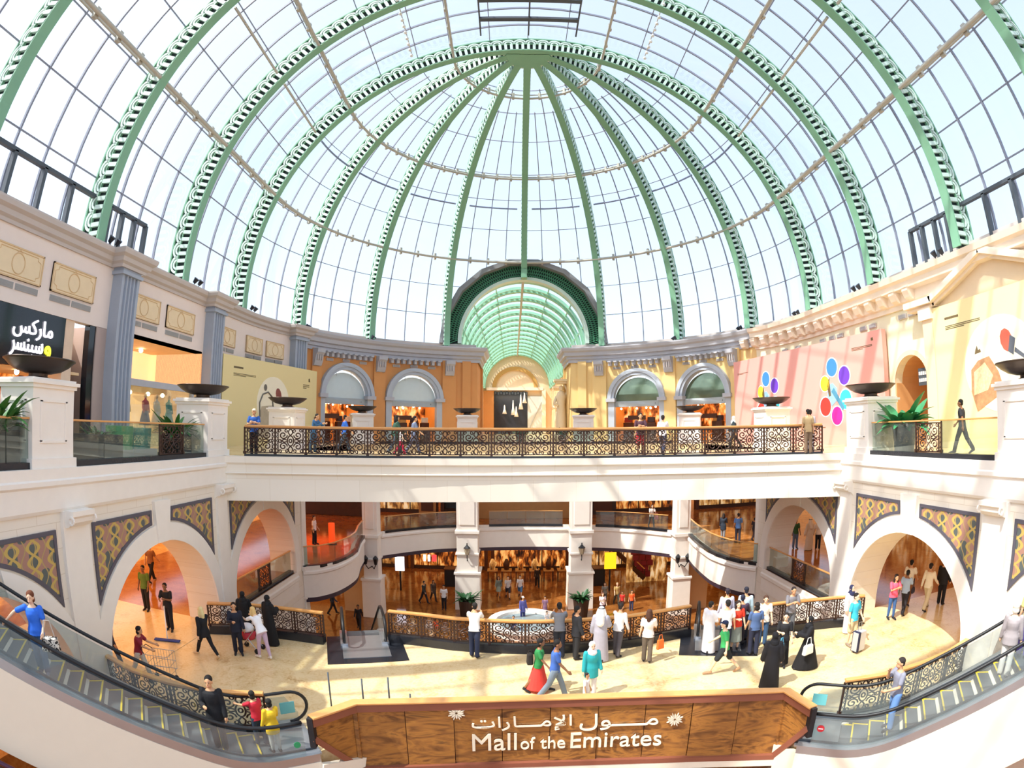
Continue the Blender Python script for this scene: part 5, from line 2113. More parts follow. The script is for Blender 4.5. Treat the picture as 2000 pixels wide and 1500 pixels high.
for E, P0, nm in ((EL_, PLp, 'left'), (ER_, PRp, 'right')):
    zb = L1 + 0.60
    n = (P0 - E).normalized()
    off = Vector((n.y, -n.x, 0)) * (0.10 if E is EL_ else -0.10)
    vs = []
    for o_ in (Vector((0, 0, 0)), off):
        vs += [(E.x - o_.x, E.y - o_.y, zb), (P0.x - o_.x, P0.y - o_.y, ZB + 0.1), (P0.x - o_.x, P0.y - o_.y, ZT - 0.1), (E.x - o_.x, E.y - o_.y, ZT - 0.1)]
    MB().add(vs, [(4, 5, 6, 7), (3, 2, 1, 0), (0, 1, 5, 4), (1, 2, 6, 5), (2, 3, 7, 6), (3, 0, 4, 7)]).build('veneer_panel', M_VENEER, sg)
    MB().bar([(E.x, E.y, zb), (P0.x, P0.y, ZB + 0.05)], 0.16, 0.14).build('bottom_frame', M_FRAMEW, sg)
    MB().box((E.x, E.y, (zb + ZT) / 2 - 0.12), (0.13, 0.16, ZT - zb + 0.2)).build('end_post', M_BLACK, sg)
for P0 in (PLp, PRp):
    MB().box((P0.x, P0.y - 0.02, (ZT + ZB) / 2), (0.09, 0.12, ZT - ZB - 0.1)).build('corner_post', M_VENEER, sg)
top = [(EL_.x, EL_.y, ZT - 0.02)] + [sgn_pt(u, 0.0, ZT - 0.02) for u in arc] + [(ER_.x, ER_.y, ZT - 0.02)]
MB().bar(top, 0.24, 0.05).build('handrail', M_WOODR, sg, bevel=0.012)
MB().bar([sgn_pt(u, -0.17, (ZT + ZB) / 2) for u in arc], 0.06, ZT - ZB - 0.2).build('back_panel', M_FRAMEW, sg)
MB().bar([(x, y, z - 0.125) for x, y, z in top], 0.16, 0.20).build('top_frame', M_FRAMEW, sg)
MB().bar([sgn_pt(u, 0.03, ZB + 0.06) for u in arc], 0.16, 0.13).build('bottom_frame', M_FRAMEW, sg)

# cream fascia under the sign and the concourse edge
uf = MB()
uf.sweep([(0.0, -0.98), (0.10, -0.98), (0.10, -0.74), (0.0, -0.74)], [sgn_pt(u, 0, L1) for u in arc])
uf.bar([(-4.1, 9.45, L1 - 0.6), (-3.4, 10.36, L1 - 0.9)], 0.12, 1.0)
uf.bar([(6.3, 9.1, L1 - 0.6), (6.15, 10.1, L1 - 0.9)], 0.12, 1.0)
struct('trim_concourse_edge', uf, M_CLAD)
ef = MB()
ef.sweep([(0, -1.05), (0.06, -1.05), (0.06, 0.02), (0, 0.02)], [(-10.35, 10.0, L1), (-9.8, 9.85, L1), (-8.3, 9.65, L1), (-6.8, 9.65, L1), (-5.7, 9.95, L1)])
ef.sweep([(0, -1.05), (0.06, -1.05), (0.06, 0.02), (0, 0.02)], [(7.6, 9.8, L1), (8.8, 9.6, L1), (10.3, 9.6, L1), (12.35, 9.95, L1)])
struct('trim_concourse_side', ef, M_CLAD)


def text_mesh(body, size, extrude=0.012, font_off=0.0):
    cu = bpy.data.curves.new('t', 'FONT')
    cu.body = body
    cu.size = size
    cu.extrude = extrude
    cu.offset = font_off
    o = bpy.data.objects.new('t', cu)
    COL.objects.link(o)
    dg = bpy.context.evaluated_depsgraph_get()
    me = bpy.data.meshes.new_from_object(o.evaluated_get(dg))
    bpy.data.objects.remove(o)
    vs = [tuple(v.co) for v in me.vertices]
    fs = [tuple(p.vertices) for p in me.polygons]
    bpy.data.meshes.remove(me)
    return vs, fs


def fit(vs, x0, x1, z0, z1):
    """scale text vertices into the box"""
    ax, bx_ = min(v[0] for v in vs), max(v[0] for v in vs)
    ay, by = min(v[1] for v in vs), max(v[1] for v in vs)
    return [(x0 + (v[0] - ax) / (bx_ - ax) * (x1 - x0), z0 + (v[1] - ay) / (by - ay) * (z1 - z0), v[2]) for v in vs]


def sign_text(body, u0, u1, z0, z1, nm, bold=0.012):
    vs, fs = text_mesh(body, 1.0, 0.02, bold)
    vs = fit(vs, u0, u1, z0, z1)
    return MB().add([sgn_pt(u, 0.055 + w, z) for u, z, w in vs], fs).build(nm, M_LETTER, sg)
sign_text('Mall', 2.55, 3.56, -6.28, -5.80, 'lettering', 0.0)
sign_text('of', 3.65, 3.98, -6.27, -5.93, 'lettering', 0.0)
sign_text('the', 4.10, 4.67, -6.27, -5.93, 'lettering', 0.0)
sign_text('Emirates', 4.79, 6.90, -6.28, -5.84, 'lettering', 0.0)
sign_text('\ufe95\ufe8d\ufead\ufe8e\u0640\u0640\u0640\ufee3\ufef9\ufe8d', 2.55, 4.80, -5.74, -5.33, 'lettering_arabic', 0.0)
sign_text('\ufedd\ufeee\u0640\u0640\u0640\u0640\ufee3', 4.98, 6.78, -5.78, -5.33, 'lettering_arabic', 0.0)
for u, z in ((2.22, -5.19), (7.16, -5.55)):
    mb = MB()
    for k in range(16):
        a = 2 * pi * k / 16
        r0, r1, w = (0.055, 0.20, 0.013) if k % 2 else (0.03, 0.16, 0.022)
        P = [(r0, -w * 0.4), ((r0 + r1) * 0.6, -w), (r1, 0), ((r0 + r1) * 0.6, w), (r0, w * 0.4)]
        vs = []
        for d in (0.035, 0.075):
            for x, y in P:
                vs.append(sgn_pt(u + x * cos(a) - y * sin(a), d, z + x * sin(a) + y * cos(a)))
        mb.add(vs, [(5, 6, 7, 8, 9), (4, 3, 2, 1, 0)] + [(i, (i + 1) % 5, 5 + (i + 1) % 5, 5 + i) for i in range(5)])
    mb.build('flower_emblem', M_LETTER, sg)

# ================================================================== gallery shops on the left
dsf = thing('dark_storefront', 'glossy black shop front on the left with a lit white Arabic sign', 'shop front', (WX_L, 12, 0))
M_GLOSS = mat('gloss_black', '#17181e', 0.08, var=0.3, scale=0.8)
MB().box((WX_L - 0.1, 10.5, 3.65), (0.15, 6.8, 1.9)).build('sign_board', M_GLOSS, dsf)
MB().box((WX_L - 0.9, 14.15, 2.3), (1.7, 0.5, 4.6)).build('lit_reveal', mat('lit_reveal', '#e8cbb0', 0.6), dsf)
MB().box((WX_L - 1.8, 15.0, 2.3), (0.2, 1.3, 4.6)).build('dark_panel', mat('brown_black_panel', '#33241c', 0.35, var=0.3), dsf)
MB().box((WX_L - 0.2, 15.45, 2.3), (0.3, 0.35, 4.6)).build('dark_jamb', M_GLOSS, dsf)
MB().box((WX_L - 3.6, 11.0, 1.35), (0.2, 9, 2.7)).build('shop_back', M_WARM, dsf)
MB().box((WX_L - 1.9, 11.0, 2.75), (3.4, 8, 0.1)).build('shop_ceiling', mat('shop_ceiling_paint', '#e8c79a', 0.7), dsf)
mb = MB()
for y in (8.6, 9.9, 11.2, 12.6, 15.0):
    mb.ball((WX_L - 1.2, y, 2.62 if y < 14 else 4.2), 0.1, 8, 6)
mb.build_each('spotlight', M_GLOW, dsf, smooth=True)
M_SIGNW = mat('lit_white_letters', '#ffffff', 0.4, emit='#f4f0ff', estr=2.6)
M_SIGNY = mat('lit_yellow_letters', '#f4ee3a', 0.4, emit='#f2ee30', estr=1.6)


def flat_text(body, y0, y1, z0, z1, m, nm, parent, x, bold=0.0):
    vs, fs = text_mesh(body, 1.0, 0.03, bold)
    vs = fit(vs, y0, y1, z0, z1)
    return MB().add([(x + w, y, z) for y, z, w in vs], fs).build(nm, m, parent)


flat_text('\ufeb2\ufedb\ufead\ufe8e\ufee3', 11.35, 13.25, 3.62, 4.30, M_SIGNW, 'lit_letters', dsf, WX_L + 0.02, 0.0)
flat_text('\ufeae\ufeb4\ufee8\ufe92\ufeb3', 11.30, 12.82, 3.02, 3.62, M_SIGNW, 'lit_letters', dsf, WX_L + 0.02, 0.0)
flat_text('\ufeed', 12.9, 13.22, 3.05, 3.52, M_SIGNY, 'yellow_letter', dsf, WX_L + 0.02, 0.02)

wsf = thing('lit_storefront', 'warm lit shop window with mannequins between the first two fluted pilasters', 'shop front', (WX_L, 20.4, 0))
M_CREAML = mat('glowing_cream_wall', '#ffe3bd', 0.7, emit='#ffcf96', estr=0.55)  # glow in the wall material stands in for the downlights' light
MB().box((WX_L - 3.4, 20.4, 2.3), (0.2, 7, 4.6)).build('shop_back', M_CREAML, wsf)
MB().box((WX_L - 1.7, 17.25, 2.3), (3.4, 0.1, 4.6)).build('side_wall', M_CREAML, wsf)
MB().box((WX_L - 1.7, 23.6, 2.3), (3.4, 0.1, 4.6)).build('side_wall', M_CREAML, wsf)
MB().box((WX_L - 1.7, 20.4, 4.65), (3.4, 6.4, 0.1)).build('shop_ceiling', mat('shop_ceiling_paint', '#e8c79a'), wsf)
MB().box((WX_L - 2.7, 20.4, 2.75), (1.2, 6.2, 0.5)).build('bulkhead', mat('tan_bulkhead', '#d3a468', 0.6, var=0.05), wsf)
MB().box((WX_L - 0.1, 20.4, 2.75), (0.14, 6.3, 0.28)).build('transom', M_GREYST, wsf)
MB().box((WX_L - 0.08, 20.4, 1.35), (0.03, 6.3, 2.6)).build('glass_pane', M_GLASSB, wsf)
MB().box((WX_L - 0.06, 22.9, 1.3), (0.2, 0.12, 2.7)).build('mullion', M_GREYST, wsf)
mb = MB()
for y in (18.4, 19.8, 21.2):
    mb.ball((WX_L - 2.2, y, 4.5), 0.11, 8, 6)
for y in (18.2, 19.6, 21.0, 22.2):
    mb.ball((WX_L - 1.4, y, 2.42), 0.10, 8, 6)
mb.build_each('spotlight', M_GLOW, wsf, smooth=True)


def mannequin(x, y, label, m, m2, h=1.75, skirt=True):
    o = thing('mannequin', label, 'mannequin', (x, y, 0))
    MB().lathe([(0, 0), (0.2, 0), (0.2, 0.04), (0.02, 0.05), (0.02, 0.5), (0, 0.5)], 12, (x, y, 0.0)).build('stand', M_CHROME, o)
    if skirt:
        MB().lathe([(0.0, 0.35), (0.30, 0.35), (0.22, 0.7), (0.15, 1.0), (0.0, 1.0)], 12, (x, y, 0)).build('skirt', m2, o, smooth=True)
    else:
        for s in (-1, 1):
            MB().tube([(x, y + s * 0.09, 0.15), (x, y + s * 0.09, 0.55), (x, y + s * 0.07, 0.95)], [0.06, 0.07, 0.1], 8).build('trouser_leg', m2, o, smooth=True)
    mb = MB()
    mb.lathe([(0, 0.95), (0.14, 0.95), (0.13, 1.1), (0.17, 1.3), (0.17, 1.42), (0.06, 1.5), (0.05, 1.58), (0.0, 1.58)], 12, (x, y, 0))
    for s in (-1, 1):
        mb.tube([(x, y + s * 0.17, 1.42), (x + 0.03, y + s * 0.23, 1.15), (x + 0.10, y + s * 0.2, 0.92)], [0.055, 0.045, 0.035], 7)
    mb.build('top', m, o, smooth=True)
    MB().ball((x, y, 1.68), (0.085, 0.075, 0.115), 10, 8).build('head', mat('mannequin_skin', '#e6cdb6', 0.5), o, smooth=True)
    o.location.z = 0.62


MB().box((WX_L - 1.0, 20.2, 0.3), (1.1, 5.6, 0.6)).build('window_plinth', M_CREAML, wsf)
M_CRIM = mat('crimson_cloth', '#d2304c', 0.8)
M_NAVYC = mat('navy_cloth', '#3a3f78', 0.8)
M_WHITEC = mat('white_cloth', '#f4f2f2', 0.8)
M_TEALC = mat('turquoise_cloth', '#48b0b8', 0.8)
M_PINKC = mat('pink_cloth', '#e58a9a', 0.8)
M_BLACKC = mat('black_cloth', '#17171b', 0.85, var=0.1)
mannequin(WX_L - 0.9, 18.0, 'pink and black dressed mannequin at the near end of the warm shop window', M_BLACKC, M_PINKC)
mannequin(WX_L - 1.1, 19.0, 'mannequin in a black top, second in the warm shop window', M_BLACKC, M_BLACKC, skirt=False)
mannequin(WX_L - 0.9, 20.2, 'mannequin in crimson top and navy skirt in the middle of the warm shop window', M_CRIM, M_NAVYC)
mannequin(WX_L - 1.0, 21.2, 'mannequin in a white dress in the warm shop window', M_WHITEC, M_WHITEC)
mannequin(WX_L - 0.9, 22.1, 'mannequin in turquoise at the far end of the warm shop window', M_TEALC, M_TEALC)
gd = thing('green_display', 'green and teal display tubs behind the left glass balustrade', 'display', (-11.9, 13.5, 0))
M_GRNC = mat('bright_green', '#46b26a', 0.6)
MB().lathe([(0, 0.3), (0.42, 0.3), (0.46, 1.0), (0.40, 1.0), (0, 0.95)], 18, (-11.75, 13.15, 0)).build('tub', M_GRNC, gd)
MB().lathe([(0, 0.3), (0.42, 0.3), (0.46, 0.95), (0.40, 0.95), (0, 0.9)], 18, (-11.75, 14.1, 0)).build('tub', mat('teal_paint', '#3fa58f', 0.6), gd)
MB().box((-11.8, 13.6, 0.15), (1.0, 2.0, 0.3)).build('plinth', M_GREYST, gd)

# ================================================================== hoardings
def hoarding(A, B, z1, label, m, name='advert_hoarding', thick=0.3):
    A, B = Vector((*A, 0)), Vector((*B, 0))
    t = (B - A).normalized()
    n = Vector((t.y, -t.x, 0))
    if n.dot(Vector((X0, 20, 0)) - A) < 0:
        n = -n
    o = thing(name, label, 'hoarding', ((A.x + B.x) / 2, (A.y + B.y) / 2, 0))
    L = (B - A).length
    MB().slab([(0, 0), (L, 0), (L, z1), (0, z1)], A, t, (0, 0, 1), n, -thick, 0).build('board', m, o)

    def put(poly, d, mm, nm, par=None):
        return MB().slab(poly, A, t, (0, 0, 1), n, 0.0, d).build(nm, mm, par or o)
    return o, put, L, (A, t, n)


def disc(cx, cz, rx, rz=None, n=28, a=0.0):
    rz = rz or rx
    return [(cx + rx * cos(2 * pi * i / n) * cos(a) - rz * sin(2 * pi * i / n) * sin(a), cz + rx * cos(2 * pi * i / n) * sin(a) + rz * sin(2 * pi * i / n) * cos(a)) for i in range(n)]


def strips(put, x, z, w, rows, h, m, nm):
    for i in range(rows):
        mm = MB()
        put([(x, z - i * h * 2), (x + w * (0.55 if i == rows - 1 else 1.0), z - i * h * 2), (x + w * (0.55 if i == rows - 1 else 1.0), z - i * h * 2 + h), (x, z - i * h * 2 + h)], 0.006, m, nm)


M_HYEL = mat('butter_yellow_print', '#eddaa0', 0.7, var=0.04, scale=0.4)
M_HPINK = mat('salmon_print', '#eda69b', 0.7, var=0.04, scale=0.4)
M_HPALE = mat('pale_butter_print', '#f6e6ac', 0.7, var=0.05, scale=0.4)
M_HGLOW = mat('pale_print_patch', '#f6ecd0', 0.7, var=0.04)
M_INK = mat('print_ink', '#6b5a3c', 0.7)
M_BAGP = mat('printed_bag', '#b7a98f', 0.7, var=0.3, scale=3)
ho, put, L, fr = hoarding((-15.0, 25.0), (-13.12, 34.4), 4.8, 'butter yellow hoarding with a handbag picture on the left gallery side', M_HYEL)
strips(put, 0.9, 4.15, 1.5, 1, 0.10, M_INK, 'caption')
strips(put, 0.9, 3.86, 2.0, 3, 0.03, M_INK, 'caption')
put(disc(4.7, 2.4, 1.65, 1.6), 0.008, M_HGLOW, 'pale_print_patch')
bag = put([(3.2, 0.4), (4.75, 0.4), (4.9, 1.5), (4.6, 2.3), (3.5, 2.2), (3.15, 1.2)], 0.014, M_BAGP, 'printed_bag')
_o, _t, _n = fr
MB().tube([_o + _t * u + _n * 0.02 + Vector((0, 0, z)) for u, z in ((3.35, 1.6), (3.3, 2.4), (3.6, 2.9), (4.1, 3.05), (4.5, 2.8), (4.65, 2.2))], 0.05, 6).build('printed_handle', mat('printed_grey', '#6f6a60', 0.6), bag)
put(disc(5.2, 2.95, 0.28, 0.42, 14, 0.4), 0.014, mat('printed_maroon', '#8a4a40', 0.7, var=0.3), 'printed_tag')
put(disc(3.85, 3.3, 0.16, 0.2, 12), 0.014, mat('printed_grey', '#6f6a60'), 'printed_charm')
strips(put, 7.9, 3.75, 0.75, 3, 0.05, M_INK, 'logo_lines')
put([(8.55, 4.0), (8.75, 4.0), (8.68, 4.25), (8.55, 4.2)], 0.008, M_INK, 'logo_mark')

COLS = dict(blue='#3f86d8', violet='#6f3ec4', yellow='#f3d63a', red='#e6392f', pink='#e0249a', cyan='#39b9c8', orange='#f0873a')
ho2, put2, L2, fr2 = hoarding((15.05, 34.2), (17.05, 20.45), 5.4, 'salmon pink hoarding with two bunches of coloured colour-pot discs', M_HPINK)


def uof(s):
    return L2 * s


M_RIMW = mat('print_rim', '#e8e4ee', 0.6)


def pots(u, z, k, lst, nm):
    for cx, cz, r, c in lst:
        d = put2(disc(u + cx * k, z + cz * k, r * k * 1.15, r * k * 1.25), 0.012, M_RIMW, nm)
        P = disc(u + cx * k, z + cz * k, r * k, r * k * 1.1)
        _a, _b, _c = fr2
        MB().slab(P, _a, _b, (0, 0, 1), _c, 0.012, 0.02).build('colour_fill', mat('print_' + c, COLS[c], 0.6, var=0.06), d)


LST = [(0.0, 1.25, 0.42, 'blue'), (0.95, 0.75, 0.42, 'violet'), (-0.62, 0.45, 0.36, 'yellow'), (-0.62, -0.75, 0.44, 'red'), (0.30, -1.25, 0.42, 'pink'), (1.0, -0.45, 0.44, 'cyan')]
pots(L2 * 0.725, 2.75, 1.0, LST, 'printed_pot')
pots(L2 * 0.275, 2.75, 0.95, LST, 'printed_pot')
for u in (L2 * 0.725, L2 * 0.275):
    put2([(u - 0.5, 2.2), (u - 0.1, 2.0), (u + 0.35, 2.3), (u + 0.35, 2.9), (u, 3.2), (u - 0.35, 3.1)], 0.016, mat('printed_pale_blue', '#8fb6d8', 0.6, var=0.3, scale=4), 'printed_cluster')
    put2([(u - 0.45, 3.05), (u - 0.3, 2.5), (u - 0.15, 2.55), (u - 0.25, 3.5)], 0.02, mat('printed_brown', '#6a5030', 0.6), 'printed_cap')
    put2([(u - 0.1, 2.75), (u + 0.75, 1.75), (u + 0.9, 1.9), (u + 0.1, 2.95)], 0.022, mat('printed_brush', '#4f8fae', 0.6), 'printed_brush')
strips(put2, 0.5, 4.55, 1.3, 2, 0.03, M_INK, 'caption')
strips(put2, L2 - 2.2, 4.75, 1.5, 3, 0.03, M_INK, 'caption')
put2([(L2 - 0.75, 4.95), (L2 - 0.6, 4.95), (L2 - 0.62, 5.1), (L2 - 0.75, 5.08)], 0.01, M_INK, 'logo_mark')
MB().box((15.9, 29.5, 1.0), (0.03, 5.0, 0.03))
sd = put2([(2.6, 0.9), (9.4, 0.9), (9.4, 0.94), (2.6, 0.94)], 0.01, M_INK, 'printed_line')

ho3, put3, L3, fr3 = hoarding((17.0, 16.75), (17.0, 7.5), 5.6, 'pale butter hoarding with a basket picture under the pediment', M_HPALE, thick=0.15)
strips(put3, 0.75, 5.0, 1.5, 1, 0.09, M_INK, 'caption')
strips(put3, 0.75, 4.72, 2.0, 3, 0.03, M_INK, 'caption')
put3(disc(3.6, 3.0, 1.9, 1.7), 0.008, M_HGLOW, 'pale_print_patch')
bk_ = put3([(2.0, 2.1), (2.05, 2.9), (2.45, 3.2), (3.05, 3.3), (3.5, 2.7), (3.75, 2.0), (3.2, 1.75), (2.3, 1.35)], 0.014, mat('printed_basket', '#b98a62', 0.7, var=0.45, scale=6), 'printed_basket')
put3([(2.15, 1.95), (2.2, 2.8), (2.8, 3.1), (3.2, 2.6), (2.9, 2.1)], 0.018, mat('printed_cream', '#dcc79c', 0.7, var=0.4, scale=9), 'printed_pattern')
put3(disc(4.0, 3.75, 0.3, 0.42, 10, 0.3), 0.014, mat('printed_coral', '#d8604c', 0.7, var=0.2), 'printed_brush')
put3([(4.05, 3.35), (4.2, 3.9), (4.45, 3.75), (4.3, 3.2)], 0.018, mat('printed_slate', '#5a5f6a', 0.7), 'printed_ferrule')
put3([(4.35, 3.3), (5.0, 2.9), (5.05, 3.0), (4.4, 3.45)], 0.014, mat('printed_slate', '#5a5f6a'), 'printed_handle')
put3([(2.3, 3.45), (2.65, 3.5), (2.6, 3.62), (2.5, 3.58), (2.45, 3.75), (2.35, 3.6)], 0.014, M_INK, 'printed_charm')

ns = thing('projecting_sign', 'dark projecting sign with two lines of white marks in the right niche', 'sign', (WX_R + 0.25, 18.25, 3.3))
MB().box((WX_R + 0.3, 18.35, 3.0), (0.12, 0.75, 0.75)).build('sign_plate', M_DARK, ns)
for z in (3.15, 2.85):
    mb = MB()
    for i in range(5):
        mb.box((WX_R + 0.23, 18.08 + 0.135 * i, z), (0.03, 0.09, 0.15))
    mb.build('white_marks', M_WHITE, ns)

# pairs of black uplights on the cornice beside the arches
for k, (x, y, z, lb) in enumerate([(-15.2, 15.6, 7.67, 'by the first fluted pilaster'), (-15.2, 22.1, 7.67, 'before the second fluted pilaster'), (-15.2, 28.4, 7.67, 'over the yellow hoarding'),
                                   (-13.9, 34.2, 7.60, 'over the third fluted pilaster'), (-10.5, 39.1, 7.60, 'over the terracotta arches'),
                                   (12.4, 39.2, 7.60, 'over the ochre arches'), (15.8, 34.4, 7.60, 'over the outer ochre arch'), (17.0, 28.4, 7.47, 'over the pink hoarding, farther pair'),
                                   (17.0, 22.0, 7.47, 'over the pink hoarding, nearer pair'), (17.0, 15.8, 7.47, 'over the pediment')]):
    o = thing('black_uplight', 'pair of small black uplights on the cornice ' + lb, 'spotlight', (x, y, z), 'cornice uplights')
    for q in (-0.22, 0.22):
        MB().lathe([(0, 0), (0.09, 0), (0.09, 0.02), (0.02, 0.03), (0.02, 0.12), (0, 0.12)], 10, (x, y + q, z)).build('foot', M_BLACK, o)
        mb = MB()
        mb.tube([(x - 0.02 * (1 if x < 0 else -1), y + q, z + 0.14), (x + 0.14 * (1 if x < 0 else -1), y + q, z + 0.34)], [0.08, 0.14], 12)
        mb.build('lamp_head', mat('uplight_black', '#23242e', 0.4), o, smooth=False)
# ================================================================== people
M_SKIN = {k: mat('skin_' + k, c, 0.55, var=0.05, scale=12) for k, c in dict(light='#e8c0a0', mid='#cf9c74', dark='#8f6142').items()}
_CL = {}


def cloth(c):
    if c not in _CL:
        _CL[c] = mat('cloth_' + c.strip('#'), c, 0.85, var=0.12, scale=9, bump=0.15)
    return _CL[c]


M_EYE = mat('eye_dark', '#2a1d18', 0.3)
M_LIP = mat('lip', '#b0605a', 0.5)


def V(*a):
    return Vector(a)


def rot_x(v, a):
    return V(v.x, v.y * cos(a) - v.z * sin(a), v.y * sin(a) + v.z * cos(a))


class Pose:
    """joint positions of a 1.75 m figure facing +y, feet on z = 0"""

    def __init__(self, legs=((0, 2), (0, 2)), arms=None, bend=0.0, head=0.0, turn=0.0):
        # legs: (swing forward, knee bend) in degrees for left (-x) and right (+x)
        # arms: (swing forward, out, elbow bend, inward) for left and right
        arms = arms or ((4, 9, 12, 0), (4, 9, 12, 0))
        J = {}
        J['pel'] = V(0, 0, 0.95)
        hips, knees, ank, toe = [], [], [], []
        for i, s in enumerate((-1, 1)):
            sw, kn = R(legs[i][0]), R(legs[i][1])
            h = V(s * 0.09, 0, 0.91)
            k = h + V(s * 0.008, sin(sw), -cos(sw)) * 0.43
            a = k + V(0, sin(sw - kn), -cos(sw - kn)) * 0.41
            hips.append(h)
            knees.append(k)
            ank.append(a)
            ft = R(-8) + min(0.0, (sw - kn)) * 0.9
            toe.append(a + V(s * 0.03, cos(ft) * 0.17, -0.055 + sin(ft) * 0.15))
        low = min(min(a.z - 0.075, t.z - 0.02) for a, t in zip(ank, toe))
        up = V(0, 0, -low)
        for L in (hips, knees, ank, toe):
            for p in L:
                p += up
        J['pel'] += up
        b = R(bend)

        def T(v):
            """torso point, bent forward about the pelvis"""
            d = v - V(0, 0, 0.95)
            c, s = cos(b), sin(b)
            return V(d.x, d.y * c + d.z * s, -d.y * s + d.z * c) + J['pel']
        J['T'] = T
        self.hips, self.knees, self.ank, self.toe, self.J = hips, knees, ank, toe, J
        self.bend = b
        self.sh, self.el, self.wr, self.hd = [], [], [], []
        for i, s in enumerate((-1, 1)):
            sw, out, eb, inw = [R(v) for v in arms[i]]
            sh = T(V(s * 0.178, 0.0, 1.42))
            d = V(s * sin(out), sin(sw) * cos(out), -cos(sw) * cos(out))
            e = sh + d * 0.285
            f = V(d.x * cos(eb) - s * sin(inw), sin(sw + eb) * cos(inw), -cos(sw + eb) * cos(inw))
            f.normalize()
            w = e + f * 0.25
            self.sh.append(sh)
            self.el.append(e)
            self.wr.append(w)
            self.hd.append(f)
        hdz = R(head)
        self.head = T(V(0, 0.02, 1.635)) + V(0, 0.06 * sin(hdz), 0)
        self.neck0 = T(V(0, -0.005, 1.42))
        self.headtilt = hdz


POSES = {
    'stand': Pose(((2, 2), (-2, 3))),
    'relaxed': Pose(((6, 8), (-3, 2)), ((8, 10, 25, 5), (-2, 10, 12, 0))),
    'walk': Pose(((22, 6), (-20, 14)), ((-20, 8, 14, 0), (22, 8, 22, 0)), 3),
    'stride': Pose(((30, 6), (-27, 16)), ((-16, 10, 18, 0), (26, 10, 30, 5)), 4),
    'lean': Pose(((4, 6), (-8, 2)), ((48, 10, 62, 22), (46, 10, 64, 22)), 14, 10),
    'phone': Pose(((3, 3), (-4, 4)), ((28, 8, 95, 30), (26, 8, 98, 30)), 4, 20),
    'fold': Pose(((5, 5), (-4, 3)), ((30, 12, 92, 62), (24, 12, 92, 62)), 0, 5),
    'hold': Pose(((2, 3), (-3, 4)), ((6, 9, 12, 0), (20, 8, 85, 30)), 0, 5),
    'walkhold': Pose(((20, 8), (-18, 14)), ((30, 8, 75, 25), (20, 8, 40, 0)), 3, 5),
    'push': Pose(((20, 6), (-20, 14)), ((42, 8, 30, 6), (40, 8, 32, 6)), 10, 6),
    'sweep': Pose(((4, 4), (-6, 4)), ((26, 9, 88, 32), (34, 9, 66, 30)), 4, 12),
    'point': Pose(((4, 4), (-3, 4)), ((4, 12, 45, 10), (30, 66, 6, 0)), 0, 0),
    'reach': Pose(((6, 6), (-8, 4)), ((60, 14, 20, 0), (6, 9, 12, 0)), 8, 5),
    'bow': Pose(((10, 4), (-14, 4)), ((62, 8, 30, 14), (58, 8, 36, 14)), 34, 15),
    'mouth': Pose(((6, 10), (-4, 2)), ((14, 10, 60, 20), (40, 10, 128, 24)), 2, 8),
    'sit': Pose(((86, 88), (84, 86)), ((24, 9, 50, 15), (24, 9, 50, 15)), 4, 4),
}


def ring_loft(mb, rings, n=14, T=None):
    """rings: (centre, rx, ry) or with an up axis; closed at both ends"""
    vs, fs = [], []
    for c, rx, ry in rings:
        for k in range(n):
            a = 2 * pi * k / n
            p = V(c[0] + rx * cos(a), c[1] + ry * sin(a), c[2])
            vs.append(T(p) if T else p)
    m = len(rings)
    for i in range(m - 1):
        for k in range(n):
            l = (k + 1) % n
            fs.append((i * n + k, i * n + l, (i + 1) * n + l, (i + 1) * n + k))
    fs += [tuple(range(n - 1, -1, -1)), tuple((m - 1) * n + k for k in range(n))]
    mb.add(vs, fs)


def capsule(mb, P, rs, n=10):
    mb.tube(P, rs, n)
    for p, r in ((P[0], rs[0]), (P[-1], rs[-1])):
        mb.ball(p, r, n, 6)
    for p, r in zip(P[1:-1], rs[1:-1]):
        mb.ball(p, r * 0.98, n, 6)


def remesh(mb, vox, smooth=3, name='m'):
    me = bpy.data.meshes.new(name)
    me.from_pydata([tuple(p) for p in mb.v], [], mb.f)
    o = bpy.data.objects.new('tmp', me)
    COL.objects.link(o)
    m = o.modifiers.new('r', 'REMESH')
    m.mode = 'VOXEL'
    m.voxel_size = vox
    m.use_smooth_shade = True
    s = o.modifiers.new('s', 'SMOOTH')
    s.factor = 0.5
    s.iterations = smooth
    dg = bpy.context.evaluated_depsgraph_get()
    out = bpy.data.meshes.new_from_object(o.evaluated_get(dg))
    bpy.data.objects.remove(o)
    bpy.data.meshes.remove(me)
    out.name = name
    for p in out.polygons:
        p.use_smooth = True
    out.materials.append(None)
    return out


TORSO = [(0.84, .125, .10), (0.90, .158, .112), (0.97, .160, .112), (1.06, .140, .100), (1.14, .134, .096), (1.25, .152, .108), (1.34, .168, .110), (1.40, .160, .098), (1.45, .105, .078), (1.485, .06, .06)]
TORSOF = [(0.84, .13, .105), (0.90, .168, .118), (0.97, .165, .116), (1.06, .130, .098), (1.13, .120, .092), (1.24, .140, .118), (1.31, .148, .124), (1.39, .142, .098), (1.44, .10, .075), (1.485, .055, .055)]


def head_parts(mb, p):
    h = p.head
    T = lambda x, y, z: h + V(x, y, z)
    mb.ball(T(0, -0.005, 0.025), (0.077, 0.097, 0.098), 16, 12)
    mb.ball(T(0, 0.028, -0.055), (0.056, 0.062, 0.066), 14, 10)
    mb.ball(T(0, 0.098, -0.018), (0.013, 0.018, 0.024), 8, 6)
    mb.ball(T(0, 0.083, -0.066), (0.026, 0.014, 0.011), 8, 6)
    for s in (-1, 1):
        mb.ball(T(s * 0.080, -0.006, -0.008), (0.013, 0.022, 0.034), 8, 6)
    capsule(mb, [p.neck0, h + V(0, -0.012, -0.07)], [0.058, 0.050])


